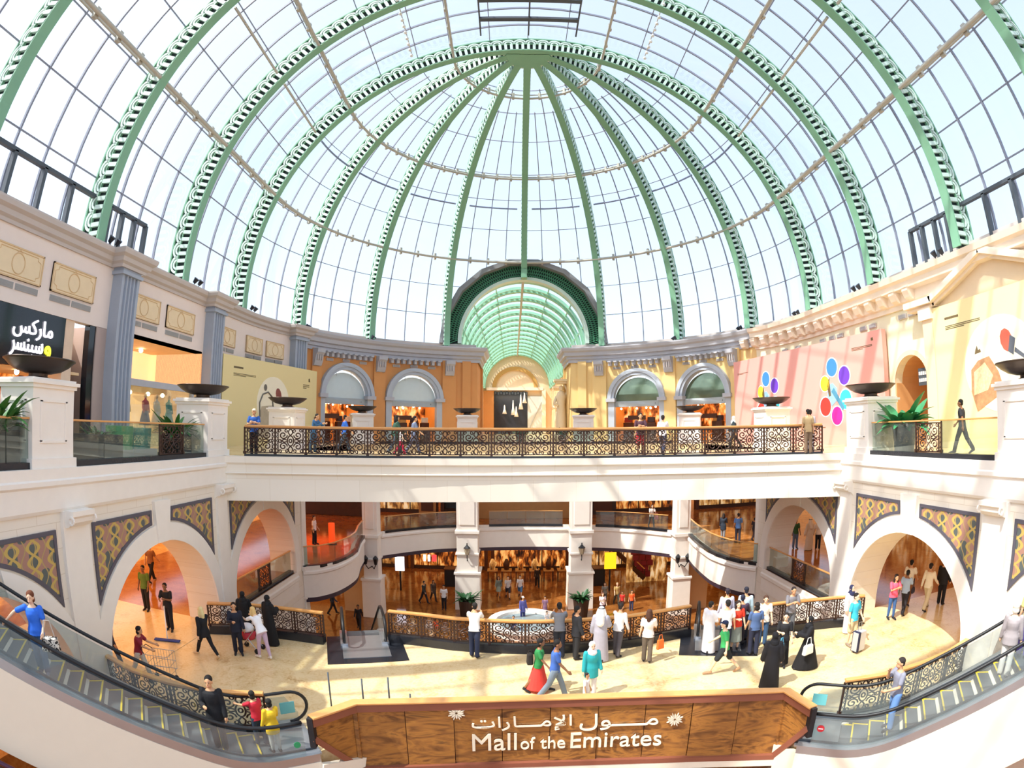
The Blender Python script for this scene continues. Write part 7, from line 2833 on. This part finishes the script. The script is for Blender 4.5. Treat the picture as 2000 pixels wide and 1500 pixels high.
# ---- lower floor
A = [
    ('guard in a white shirt, tie and black trousers standing on the lower floor', (-4.7, 36.0), 180, 'relaxed', 1.78, ('tee', '#f2f2f6'), ('trousers', '#1c1a22'), ('short', '#17120f'), 'mid', {}),
    ('person in dark clothes walking left of the guard on the lower floor', (-6.3, 37.2), 120, 'walk', 1.70, ('shirt', '#3a3a34'), ('trousers', '#26242a'), ('short', '#17120f'), 'mid', {}),
    ('woman in brown beside the person in dark clothes on the lower floor', (-5.7, 37.8), 150, 'walk', 1.62, ('tunic', '#5a4a3c'), ('trousers', '#332a28'), ('long', '#17120f'), 'mid', dict(fem=True)),
    ('woman in a grey green dress between the central columns, left of three walkers', (-1.0, 39.2), 180, 'walk', 1.60, ('tunic', '#7f8a7e'), ('skirt', '#9aa898', 0.5), ('long', '#241a16'), 'mid', dict(fem=True)),
    ('man in pale grey and dark shorts, middle of three walkers on the lower floor', (-0.3, 38.8), 175, 'walk', 1.74, ('tee', '#c8c4c2'), ('shorts', '#2c2e38'), ('short', '#241a16'), 'light', {}),
    ('man in a white t-shirt and blue shorts, right of three walkers on the lower floor', (0.6, 39.0), 185, 'walk', 1.74, ('tee', '#dedcdc'), ('shorts', '#4a78a8'), ('short', '#3a2a22'), 'light', {}),
    ('person in a white cap with blue and purple clothes on the lower floor', (0.7, 33.9), 150, 'stand', 1.72, ('tunic', '#6a6ab0'), ('trousers', '#3a3a78'), ('cap', '#f2e8e4'), 'mid', {}),
    ('child in a plum dress by the round basin on the lower floor', (2.2, 34.8), 180, 'stand', 1.40, ('tee', '#a07a96'), ('skirt', '#8a6a86', 0.4), ('short', '#241a1c'), 'mid', {}),
    ('small child in white sitting on the rim of the round basin', (2.2, 33.0), 160, 'sit', 1.20, ('tee', '#f0eef0'), ('trousers', '#c8c0c8'), ('short', '#241a16'), 'light', {}),
    ('person in navy sitting on the rim of the round basin', (0.1, 31.6), 190, 'sit', 1.50, ('shirt', '#26284a'), ('trousers', '#3a3c50'), ('short', '#1a1a2e'), 'mid', {}),
    ('woman in white and magenta by the right plant on the lower floor', (6.0, 34.4), 170, 'hold', 1.68, ('tee', '#f4e6ec'), ('skirt', '#3a2038', 0.45), ('long', '#6a3a2a'), 'light', dict(fem=True)),
    ('person in a mustard shirt walking in the right lower bay', (7.4, 36.6), 175, 'walk', 1.72, ('tee', '#c8a868'), ('trousers', '#4a4a3e'), ('short', '#c9b48c'), 'light', {}),
    ('child in an orange t-shirt in the right lower bay', (8.2, 35.3), 180, 'stand', 1.45, ('tee', '#f0642c'), ('trousers', '#3a3f60'), ('short', '#241a16'), 'mid', {}),
    ('child in a red top left of the child in orange', (7.6, 35.6), 200, 'stand', 1.30, ('tee', '#d63a30'), ('trousers', '#5a3a3a'), ('short', '#241a16'), 'mid', {}),
    ('woman in grey left of the person in mustard on the lower floor', (6.6, 37.0), 190, 'walk', 1.64, ('tee', '#8a8a80'), ('trousers', '#4c4a44'), ('long', '#5a4030'), 'light', dict(fem=True)),
    ('person in black on the lower floor seen past the left down escalator', (-9.5, 31.3), 170, 'walk', 1.66, ('shirt', '#1a161a'), ('trousers', '#1a161a'), ('short', '#14100f'), 'dark', {}),
    ('person in dark blue at the far lower left behind the back railing', (-12.0, 33.6), 60, 'walk', 1.70, ('shirt', '#2a3a58'), ('trousers', '#26242c'), ('short', '#17120f'), 'mid', {}),
    ('shopper in dark clothes deep in the central lower bay', (2.0, 41.6), 0, 'walk', 1.74, ('shirt', '#2a1c14'), ('trousers', '#1c1410'), ('short', '#17120f'), 'mid', {}),
    ('shopper in black near the right central column deep in the lower bay', (5.6, 42.5), 90, 'walk', 1.70, ('shirt', '#17120f'), ('trousers', '#17120f'), ('short', '#17120f'), 'mid', {}),
]
for lb, (x, y), fc, ps, h, tp, bt, hr, sk, ex in A:
    z = L0 + (0.05 if ps == 'sit' else 0)
    person(lb, (x, y, z), fc, ps, h, tp, bt, hr, sk, detail=False, **ex)

# ================================================================== things people hold or push
br = thing('broad_broom', 'broad blue dust mop on a long handle, pushed by the cleaner', 'broom', (-11.15, 14.15, L1))
MB().tube([(-11.50, 14.66, L1 + 1.02), (-11.12, 14.12, L1 + 0.08)], 0.022, 6).build('handle', M_WHITE, br, smooth=True)
mb = MB()
mb.bar([(-11.55, 13.95, L1 + 0.06), (-10.65, 14.2, L1 + 0.06)], 0.16, 0.05)
mb.build('mop_head', mat('mop_blue', '#3c4a8c', 0.9, var=0.2, scale=20), br, bevel=0.015)

ct = thing('wire_cart', 'wire trolley pushed by the boy in maroon', 'trolley', (-9.45, 11.5, L1))
mb = MB()
for z in (0.35, 0.6, 0.9):
    mb.tube([(-9.75, 11.2, L1 + z), (-9.05, 11.35, L1 + z), (-9.15, 11.85, L1 + z), (-9.85, 11.7, L1 + z)], 0.010, 5, closed=True)
for i in range(9):
    t = i / 8
    mb.tube([(-9.75 + 0.7 * t, 11.2 + 0.15 * t, L1 + 0.35), (-9.75 + 0.7 * t, 11.2 + 0.15 * t, L1 + 0.9)], 0.007, 4)
    mb.tube([(-9.85 + 0.7 * t, 11.7 + 0.15 * t, L1 + 0.35), (-9.85 + 0.7 * t, 11.7 + 0.15 * t, L1 + 0.9)], 0.007, 4)
mb.build('basket', M_CHROME, ct)
MB().tube([(-9.78, 11.22, L1 + 0.9), (-9.92, 11.25, L1 + 1.02), (-9.98, 11.6, L1 + 1.02), (-9.86, 11.7, L1 + 0.9)], 0.014, 6).build('push_handle', M_BLACK, ct)
for x, y in ((-9.72, 11.25), (-9.1, 11.38), (-9.2, 11.82), (-9.82, 11.68)):
    w = MB()
    w.tube([(x, y - 0.018, L1 + 0.07), (x, y + 0.018, L1 + 0.07)], 0.07, 14)
    w.build('wheel', M_RUBBER, ct)
    MB().tube([(x, y, L1 + 0.07), (x, y, L1 + 0.36)], 0.012, 5).build('strut', M_CHROME, ct)

pc_ = thing('pushchair', 'pushchair with a white cover beside the leaning blonde woman', 'pushchair', (-8.15, 14.7, L1))
mb = MB()
for s in (-0.2, 0.2):
    mb.tube([(-8.45, 14.7 + s, L1 + 0.12), (-8.1, 14.7 + s, L1 + 0.55), (-7.75, 14.6 + s, L1 + 0.98)], 0.014, 6)
    mb.tube([(-7.85, 14.7 + s, L1 + 0.12), (-8.15, 14.7 + s, L1 + 0.5)], 0.014, 6)
mb.build('frame', M_CHROME, pc_)
MB().lathe([(0, 0.40), (0.20, 0.42), (0.24, 0.62), (0.20, 0.66), (0, 0.62)], 14, (-8.2, 14.7, L1)).build('seat', cloth('#c23a48'), pc_, smooth=True)
MB().ball((-8.25, 14.7, L1 + 0.78), (0.24, 0.22, 0.16), 14, 9).build('cover', cloth('#eeeef2'), pc_, smooth=True)
for x in (-8.45, -7.85):
    for s in (-0.22, 0.22):
        MB().tube([(x, 14.7 + s - 0.02, L1 + 0.09), (x, 14.7 + s + 0.02, L1 + 0.09)], 0.09, 14).build('wheel', M_RUBBER, pc_)

sc_ = thing('suitcase', 'silver wheeled suitcase standing in front of the man in turquoise', 'suitcase', (10.62, 13.35, L1))
MB().box((10.62, 13.35, L1 + 0.40), (0.42, 0.26, 0.66), 0.25).build('shell', mat('suitcase_silver', '#c9ccd2', 0.35, metal=0.4, var=0.05), sc_, bevel=0.03)
MB().box((10.47, 13.31, L1 + 0.40), (0.10, 0.275, 0.67), 0.25).build('navy_band', cloth('#2a2c46'), sc_, bevel=0.01)
MB().tube([(10.55, 13.38, L1 + 0.72), (10.55, 13.38, L1 + 1.0), (10.69, 13.41, L1 + 1.0), (10.69, 13.41, L1 + 0.72)], 0.012, 6).build('pull_handle', M_CHROME, sc_)
for dx in (-0.15, 0.15):
    MB().ball((10.62 + dx, 13.35, L1 + 0.035), 0.035, 8, 6).build('wheel', M_RUBBER, sc_)


def bag(name, label, c, s, col, rz=0.0, strap=0.25, cat='bag', strapcol=None):
    o = thing(name, label, cat, c)
    mb = MB()
    mb.box(c, s, rz, 0.82)
    mb.build('bag_body', cloth(col), o, bevel=min(s) * 0.25)
    ca, sa = cos(rz), sin(rz)
    MB().tube([(c[0] - s[0] * .3 * ca, c[1] - s[0] * .3 * sa, c[2] + s[2] * .45), (c[0] - s[0] * .15 * ca, c[1] - s[0] * .15 * sa, c[2] + s[2] * .5 + strap), (c[0] + s[0] * .15 * ca, c[1] + s[0] * .15 * sa, c[2] + s[2] * .5 + strap), (c[0] + s[0] * .3 * ca, c[1] + s[0] * .3 * sa, c[2] + s[2] * .45)], 0.012, 6).build('strap', cloth(strapcol or col), o)
    return o


xb, yb, zb = on_step(atL, 5.15, 0.25)
hb_ = bag('handbag', 'black and white patterned handbag on the arm of the woman in blue', (xb + 0.10, yb + 0.0, zb + 0.90), (0.40, 0.16, 0.30), '#b9b2a8', 0.5, 0.32)
for ch in [c for c in bpy.data.objects if c.parent == hb_ and c.name.startswith('bag_body')]:
    ch.data.materials[0] = ramp_mat('zebra_print', [(0.0, '#1c1a1c'), (0.47, '#1c1a1c'), (0.5, '#d8d2c6'), (1.0, '#e2dccf')], 0.6, f_noise(9, 2, 3.0))
bag('handbag', 'white handbag carried by the walking abaya woman', (8.35, 12.85, L1 + 0.72), (0.40, 0.14, 0.30), '#f2eee6', 0.3, 0.22)
bag('shopping_bag', 'orange shopping bag hanging beside the woman in grey trousers', (4.42, 14.9, L1 + 0.62), (0.26, 0.10, 0.32), '#e8702c', 0.4, 0.15)
bag('backpack', 'dark backpack on the shoulder of the woman in the red sari skirt', (0.47, 13.38, L1 + 1.05), (0.18, 0.22, 0.34), '#2a2420', 0.1, 0.08)
bag('shoulder_bag', 'dark shoulder bag of the man walking into the right arch', (14.55, 15.25, L1 + 0.92), (0.26, 0.10, 0.22), '#2c2630', 0.5, 0.34)
bag('handbag', 'pink handbag of the woman on the rear balcony', (9.95, 36.0, L1 + 0.85), (0.30, 0.12, 0.26), '#ec8a9c', 0.2, 0.2)
bag('handbag', 'small sky blue bag held by the young woman in black', (7.62, 13.2, L1 + 0.80), (0.20, 0.08, 0.24), '#5ab4e0', 0.3, 0.16)

# four slim posts with a belt near the left escalator landing
for i, (x, y) in enumerate(((-4.45, 11.7), (-3.55, 11.55), (-2.95, 11.75), (-2.35, 11.35))):
    o = thing('barrier_post', 'slim grey barrier post on the concourse behind the left end of the sign', 'barrier post', (x, y, L1), 'slim posts behind the sign')
    MB().tube([(x, y, L1), (x, y, L1 + (1.15 if i < 3 else 0.95))], 0.022, 8).build('post_tube', M_DARK, o, smooth=True)
    MB().lathe([(0, 0), (0.11, 0), (0.11, 0.015), (0.03, 0.03), (0, 0.03)], 14, (x, y, L1)).build('base', M_DARK, o)
# ================================================================== arcades and lower shops: what is seen inside, and their lamps
def area(name, loc, sx, sy, power, col=(1.0, 0.62, 0.28), rot=(0, 0, 0)):
    d = bpy.data.lights.new(name, 'AREA')
    d.shape = 'RECTANGLE'
    d.size, d.size_y = sx, sy
    d.energy = power
    d.color = col
    o = bpy.data.objects.new(name, d)
    o.location = loc
    o.rotation_euler = rot
    COL.objects.link(o)
    return o


area('arcade_lamps_left', (-19.5, 17, -1.3), 13, 24, 1050, (1.0, 0.50, 0.14))
area('arcade_lamps_right', (21.0, 17, -1.3), 13, 24, 260, (1.0, 0.58, 0.24))
area('arcade_lamps_rear', (X0, 48, -1.3), 34, 16, 420, (1.0, 0.60, 0.28))
area('lower_lamps_rear', (X0, 49, -7.35), 40, 20, 1000, (1.0, 0.55, 0.18))
area('lower_lamps_left', (-17, 30, -7.35), 10, 18, 400, (1.0, 0.55, 0.18))
area('lower_lamps_right', (19, 30, -7.35), 10, 18, 250, (1.0, 0.55, 0.18))
area('corridor_lamp', (PC, 84, 7.0), 8, 12, 500, (1.0, 0.85, 0.65))

M_WOODP = mat('walnut_panel', '#5a3420', 0.4, var=0.25, scale=2)
M_TAN = mat('tan_panel', '#c99a62', 0.6, var=0.1)
M_LITW = window_mat('lit_window_amber', [(0.36, '#1e0f06'), (0.45, '#6e3512'), (0.53, '#c9742a'), (0.62, '#ffc878')], 0.45, 2.2)
M_LITC = window_mat('lit_window_cream', [(0.34, '#3a2212'), (0.45, '#94602c'), (0.55, '#d9a860'), (0.66, '#ffe6b8')], 0.40, 2.0)
M_DARKW = mat('dark_shop_glass', '#1c1512', 0.12, var=0.5, scale=0.7)


def shopfront(name, label, c, w, h, rz, z, lit, sign=None):
    """shop unit standing on floor z: dark frame, lit window, fascia; faces local -y"""
    o = thing(name, label, 'shop front', (c[0], c[1], z), None, rz)
    f = MB()
    f.box((-w / 2 + 0.15, 0, h / 2), (0.3, 0.5, h))
    f.build('left_pier', M_WOODP, o, local=True)
    f = MB()
    f.box((w / 2 - 0.15, 0, h / 2), (0.3, 0.5, h))
    f.build('right_pier', M_WOODP, o, local=True)
    f = MB()
    f.box((0, 0, h - 0.45), (w - 0.6, 0.5, 0.9))
    f.build('fascia', sign or M_TAN, o, local=True)
    f = MB()
    f.box((0, 0.15, (h - 0.9) / 2), (w - 0.6, 0.1, h - 0.9))
    f.build('lit_window', lit, o, local=True)
    f = MB()
    n = max(1, int(w / 2.2))
    for i in range(1, n):
        f.box((-w / 2 + 0.3 + (w - 0.6) * i / n, 0.05, (h - 0.9) / 2), (0.08, 0.12, h - 0.9))
    f.box((0, 0.05, 0.15), (w - 0.6, 0.16, 0.3))
    f.build('mullions', M_BRONZE, o, local=True)
    return o


_r = random.Random(3)
for i, y in enumerate((9.5, 16, 22.5, 29, 36)):
    shopfront('storefront', 'amber lit shop front at the back of the left arcade, %s from the camera' % ('first', 'second', 'third', 'fourth', 'fifth')[i], (-25.5, y), 6.2, 4.6, pi / 2, L1, (M_LITW, M_LITW, M_DARKW, M_LITW, M_LITC)[i])
    shopfront('storefront', 'shop front at the back of the right arcade, %s from the camera' % ('first', 'second', 'third', 'fourth', 'fifth')[i], (27.5, y), 6.2, 4.6, -pi / 2, L1, (M_DARKW, M_LITW, M_DARKW, M_LITC, M_LITW)[i])
for i, (x, lit, sg_) in enumerate(((-17.5, M_LITW, M_RED), (-9.5, M_LITC, M_WOODP), (-2.6, M_DARKW, M_BLACK), (4.6, M_DARKW, M_BLACK), (11.6, M_LITW, M_WOODP), (19.0, M_LITC, M_TAN))):
    shopfront('storefront', 'concourse shop front behind the rear balcony, %s from the left' % ('first', 'second', 'third', 'fourth', 'fifth', 'sixth')[i], (x, 45.0 if 1 < i < 4 else 44.0), 6.8, 4.7, 0, L1, lit, sg_)
for i, (x, lit) in enumerate(((-20, M_LITW), (-12.8, M_LITC), (-5.6, M_LITW), (1.6, M_LITW), (8.8, M_LITC), (16, M_LITW))):
    shopfront('storefront', 'amber shop front at the back of the lower floor, %s from the left' % ('first', 'second', 'third', 'fourth', 'fifth', 'sixth')[i], (x, 47.0), 6.9, 4.2, 0, L0, lit)

# red lit display and plinth behind the left balcony
rd = thing('red_display_wall', 'glowing red and orange display over a dark counter behind the left balcony', 'display', (-14.5, 42, L1))
MB().box((-15.0, 42.2, L1 + 2.9), (5.0, 0.3, 1.6)).build('display_back', mat('red_lit_back', '#ff6a3a', 0.5, emit='#ff4a1e', estr=1.4, var=0.4), rd)
MB().box((-14.8, 41.6, L1 + 0.75), (6.0, 1.0, 1.5)).build('counter', M_SHELF, rd, bevel=0.03)
MB().box((-13.6, 42.0, L1 + 3.0), (0.7, 0.1, 0.9)).build('red_emblem', mat('red_glow', '#ff2a1e', 0.4, emit='#ff2010', estr=2.5), rd)
OST = thing('orange_stand', 'tall orange red stand beside the man on the left balcony', 'stand', (-10.85, 30.9, L1))
MB().tube([(-10.85, 30.9, L1 + 0.05), (-10.85, 30.9, L1 + 1.3)], 0.2, 14).build('orange_banner', mat('orange_banner', '#f4622a', 0.6, emit='#ff4a14', estr=0.4), OST)
MB().lathe([(0, 0), (0.3, 0), (0.3, 0.05), (0, 0.05)], 16, (-10.85, 30.9, L1)).build('stand_base', M_BLACK, OST)

# balcony shops: side panels and door behind the rear balcony
for i, (x, w, m, lb) in enumerate(((-6.9, 1.4, M_TAN, 'tan panel left of the left central column'), (7.4, 2.2, mat('dark_door', '#3c2c26', 0.4, var=0.2), 'dark double door behind the rear balcony at right'))):
    o = thing('wall_panel', lb, 'panel', (x, 43.4, L1))
    MB().box((x, 43.4, L1 + 2.0), (w, 0.25, 4.0)).build('panel_face', m, o)
    MB().box((x, 43.25, L1 + 2.0), (w * 0.7, 0.08, 3.4)).build('panel_inset', M_WOODP, o)
cb = thing('low_counter', 'pale low counter behind the middle rear balcony', 'counter', (X0, 42.2, L1))
MB().box((X0, 42.2, L1 + 1.1), (8.0, 0.9, 2.2)).build('counter_body', M_TAN, cb, bevel=0.03)
MB().box((X0, 42.2, L1 + 2.25), (8.3, 1.1, 0.12)).build('counter_top', M_MOULD, cb, bevel=0.02)
ck = thing('standing_clock', 'round pale clock on the dark shop wall over the middle rear balcony', 'clock', (2.0, 44.5, L1 + 3.3))
MB().tube([(1.7, 44.6, L1 + 3.3), (1.7, 44.4, L1 + 3.3)], 0.55, 24).build('clock_case', M_MOULD, ck)
MB().tube([(1.7, 44.39, L1 + 3.3), (1.7, 44.36, L1 + 3.3)], 0.42, 24).build('dial', mat('clock_dial', '#2c2824', 0.4), ck)
MB().box((1.7, 44.3, L1 + 3.42), (0.05, 0.04, 0.28)).build('hand', M_MOULD, ck)

# lower floor: kiosk, screens, display pieces, round basin
kx = thing('dark_kiosk', 'black square kiosk right of the guard on the lower floor', 'kiosk', (-4.9, 42, L0))
MB().box((-4.9, 42, L0 + 0.7), (0.9, 0.9, 1.4)).build('kiosk_body', M_BLACK, kx, bevel=0.03)
MB().box((-4.9, 42, L0 + 1.44), (1.0, 1.0, 0.08)).build('kiosk_top', M_WOODP, kx)
kx2 = thing('dark_kiosk', 'black square kiosk in the right lower bay', 'kiosk', (6.95, 42, L0))
MB().box((6.95, 42, L0 + 0.7), (0.9, 0.9, 1.4)).build('kiosk_body', M_BLACK, kx2, bevel=0.03)
MB().box((6.95, 42, L0 + 1.44), (1.0, 1.0, 0.08)).build('kiosk_top', M_WOODP, kx2)
sn = thing('white_screen', 'glowing white screen in the left lower bay', 'screen', (-8.6, 40, L0))
MB().box((-8.6, 40, L0 + 2.2), (0.7, 0.12, 1.1)).build('screen_panel', mat('screen_white', '#ffffff', 0.4, emit='#e8ecff', estr=2.4), sn)
MB().box((-8.6, 40.1, L0 + 1.1), (0.12, 0.12, 2.2)).build('screen_post', M_BLACK, sn)
for i, (x, m, lb) in enumerate(((-6.65, M_WHITE, 'white'), (-6.3, M_WHITE, 'second white'), (-5.9, M_RED, 'red'))):
    o = thing('hanging_sign', 'small lit %s shop sign hanging in the left lower bay' % lb, 'sign', (x, 40, L0 + 2.8))
    MB().box((x, 40, L0 + 2.75), (0.16 if i < 2 else 0.34, 0.08, 0.5)).build('sign_face', mat('hang_%d' % i, ('#ffffff', '#ffffff', '#ff3030')[i], 0.4, emit=('#ffffff', '#ffffff', '#ff3030')[i], estr=2.0), o)
    MB().tube([(x, 40, L0 + 3.0), (x, 40, L0 + 4.4)], 0.012, 5).build('sign_cable', M_BLACK, o)
for i in range(6):
    x = -1.6 + 1.15 * i
    o = thing('display_table', 'low amber display table in the central lower bay, %s from the left' % ('first', 'second', 'third', 'fourth', 'fifth', 'sixth')[i], 'display table', (x, 43.5, L0), 'display tables in the central bay')
    MB().box((x, 43.5, L0 + 0.95), (0.85, 0.8, 0.08)).build('table_top', M_TAN, o)
    for sx in (-0.36, 0.36):
        MB().box((x + sx, 43.5, L0 + 0.45), (0.07, 0.6, 0.9)).build('leg', M_SHELF, o)
    MB().lathe([(0, 0.99), (0.2, 0.99), (0.26, 1.5), (0.1, 1.9), (0, 1.9)], 10, (x, 43.5, L0)).build('display_piece', (M_LITC, M_SHELF, M_LITW)[i % 3], o, smooth=True)
yp = thing('yellow_poster', 'glowing yellow poster in the right lower bay', 'poster', (7.5, 40, L0))
MB().box((7.5, 40, L0 + 2.5), (0.9, 0.12, 1.3)).build('poster_face', mat('poster_yellow', '#f6d83a', 0.5, emit='#f0c81e', estr=0.9, var=0.25), yp)
MB().box((7.5, 40.1, L0 + 1.2), (0.12, 0.12, 2.4)).build('poster_post', M_BLACK, yp)
bx_ = thing('burgundy_shelf', 'burgundy stepped shelf wall in the right lower bay', 'shelf', (10.8, 42, L0))
MB().box((11.0, 42.3, L0 + 1.6), (3.4, 0.3, 3.2)).build('shelf_back', M_LITC, bx_)
for r_ in range(5):
    for c_ in range(3 - (0 if r_ > 1 else 1)):
        MB().box((9.8 + 0.52 * c_ + 0.16 * (4 - r_), 42.05, L0 + 0.7 + 0.48 * r_), (0.48, 0.3, 0.44)).build('shelf_box', mat('burgundy_box', '#8c2430', 0.5, var=0.2), bx_)
st = thing('stair_rail', 'dark sloping stair rail in the right lower bay', 'stair rail', (9.5, 42.5, L0))
MB().bar([(8.4, 43.6, L0 + 2.6), (10.6, 41.4, L0 + 0.5)], 0.12, 0.4).build('stair_string', M_SHELF, st)
MB().bar([(8.4, 43.6, L0 + 3.4), (10.6, 41.4, L0 + 1.3)], 0.08, 0.06).build('stair_handrail', M_WOODR, st)
for t in (0.0, 0.33, 0.66, 1.0):
    MB().bar([(8.4 + 2.2 * t, 43.6 - 2.2 * t, L0 + 2.6 - 2.1 * t), (8.4 + 2.2 * t, 43.6 - 2.2 * t, L0 + 3.4 - 2.1 * t)], 0.05, 0.05, updir=(0, 1, 0)).build('baluster', M_SHELF, st)

bs = thing('round_basin', 'round pale stone basin on the lower floor between the central columns', 'basin', (0.9, 32.6, L0))
MB().lathe([(0, 0), (2.3, 0), (2.3, 0.40), (2.45, 0.42), (2.45, 0.52), (1.95, 0.52), (1.9, 0.30), (0, 0.30)], 40, (0.9, 32.6, L0)).build('basin_rim', M_MOULD, bs)
MB().lathe([(0, 0.34), (1.9, 0.34)], 40, (0.9, 32.6, L0)).build('water', mat('basin_water', '#7f929a', 0.05, var=0.1), bs)

# wall lanterns and slim speakers on the rear columns
for i, (x, lb) in enumerate(((-3.05, 'left'), (4.75, 'right'))):
    o = thing('wall_lantern', 'black iron wall lantern on the %s central column' % lb, 'lantern', (x, 36.15, L0 + 4.3), 'lanterns on the central columns')
    y = 36.0
    z = L0 + 4.15
    MB().tube([(x, 36.2, z - 0.5), (x, y + 0.05, z - 0.55), (x, y - 0.05, z - 0.3), (x, y, z - 0.1)], 0.03, 6).build('bracket', M_BLACK, o)
    MB().lathe([(0, -0.12), (0.10, -0.1), (0.2, 0.35), (0.0, 0.35)], 6, (x, y, z)).build('lantern_glass', mat('lantern_glass', '#d8c9a8', 0.2, var=0.1), o)
    mb = MB()
    for k in range(6):
        a = 2 * pi * k / 6
        mb.tube([(x + 0.105 * cos(a), y + 0.105 * sin(a), z - 0.1), (x + 0.205 * cos(a), y + 0.205 * sin(a), z + 0.35)], 0.014, 4)
    mb.lathe([(0.24, 0.35), (0.24, 0.38), (0.10, 0.52), (0.03, 0.62), (0.05, 0.68), (0, 0.74)], 6, (x, y, z))
    mb.build('lantern_cage', M_BLACK, o)
for x, lb in ((-9.1, 'left'), (11.1, 'right')):
    o = thing('wall_lantern', 'black twin branch wall lantern on the %s outer column' % lb, 'lantern', (x, 33.6, L0 + 4.0), 'lanterns on the outer columns')
    z = L0 + 4.1
    for s in (-1, 1):
        MB().tube([(x, 33.68, z - 0.5), (x + s * 0.2, 33.4, z - 0.6), (x + s * 0.34, 33.3, z - 0.3)], 0.03, 6).build('branch', M_BLACK, o)
        MB().lathe([(0, -0.3), (0.09, -0.28), (0.17, 0.1), (0.2, 0.12), (0.05, 0.3), (0, 0.34)], 6, (x + s * 0.34, 33.3, z)).build('lantern_glass', M_BLACK, o)
    o = thing('wall_speaker', 'slim black wall panel low on the %s outer column' % lb, 'panel', (x, 33.64, L0 + 1.6))
    MB().box((x, 33.66, L0 + 1.5), (0.34, 0.1, 1.25)).build('panel_face', M_BLACK, o, bevel=0.01)
    MB().box((x, 33.60, L0 + 1.5), (0.26, 0.04, 1.1)).build('panel_mesh', M_DARK, o)

# downlights in the arch soffits
for x, y, z, lb in ((-11.1, 14.2, -2.52, 'left middle'), (13.1, 12.9, -2.5, 'right middle')):
    o = thing('downlight', 'small round downlight in the soffit of the %s arch' % lb, 'downlight', (x, y, z))
    MB().tube([(x, y, z + 0.02), (x, y, z - 0.03)], 0.12, 16).build('lamp_disc', M_GLOW, o)
    MB().tube([(x + 0.14 * cos(2 * pi * i / 18), y + 0.14 * sin(2 * pi * i / 18), z - 0.02) if False else (x + 0.14 * cos(2 * pi * i / 18), y + 0.14 * sin(2 * pi * i / 18), z - 0.01) for i in range(18)], 0.02, 5, closed=True).build('trim_ring', M_CHROME, o)

# rows of small downlights under the lower ceiling
_dl = MB()
_dl.tube([(0, 0, 0.03), (0, 0, -0.04)], 0.11, 12)
_dlm = _dl.mesh('lamp_disc')
_dlm.materials.append(M_GLOW)
_dt = MB().tube([(0.13 * cos(2 * pi * i / 14), 0.13 * sin(2 * pi * i / 14), 0) for i in range(14)], 0.025, 5, closed=True).mesh('trim_ring')
_dt.materials.append(M_CHROME)
for j, y in enumerate((39.8, 42.0, 44.2)):
    for i in range(11):
        x = -8.5 + 1.9 * i
        o = thing('ceiling_downlight', 'small bright round downlight in the rows under the lower floor ceiling', 'downlight', (x, y, L1 - 1.24), 'downlights under the lower ceiling')
        inst('lamp_disc', _dlm, o)
        inst('trim_ring', _dt, o)

pq = MB()
pq.box((-10.6, 34.9, (L0 + L1 - 1.2) / 2), (1.7, 0.6, L1 - 1.2 - L0))
pq.box((12.6, 34.9, (L0 + L1 - 1.2) / 2), (1.7, 0.6, L1 - 1.2 - L0))
struct('wall_lower_piers', pq, mat('tan_pier', '#d8b48c', 0.7, var=0.05))
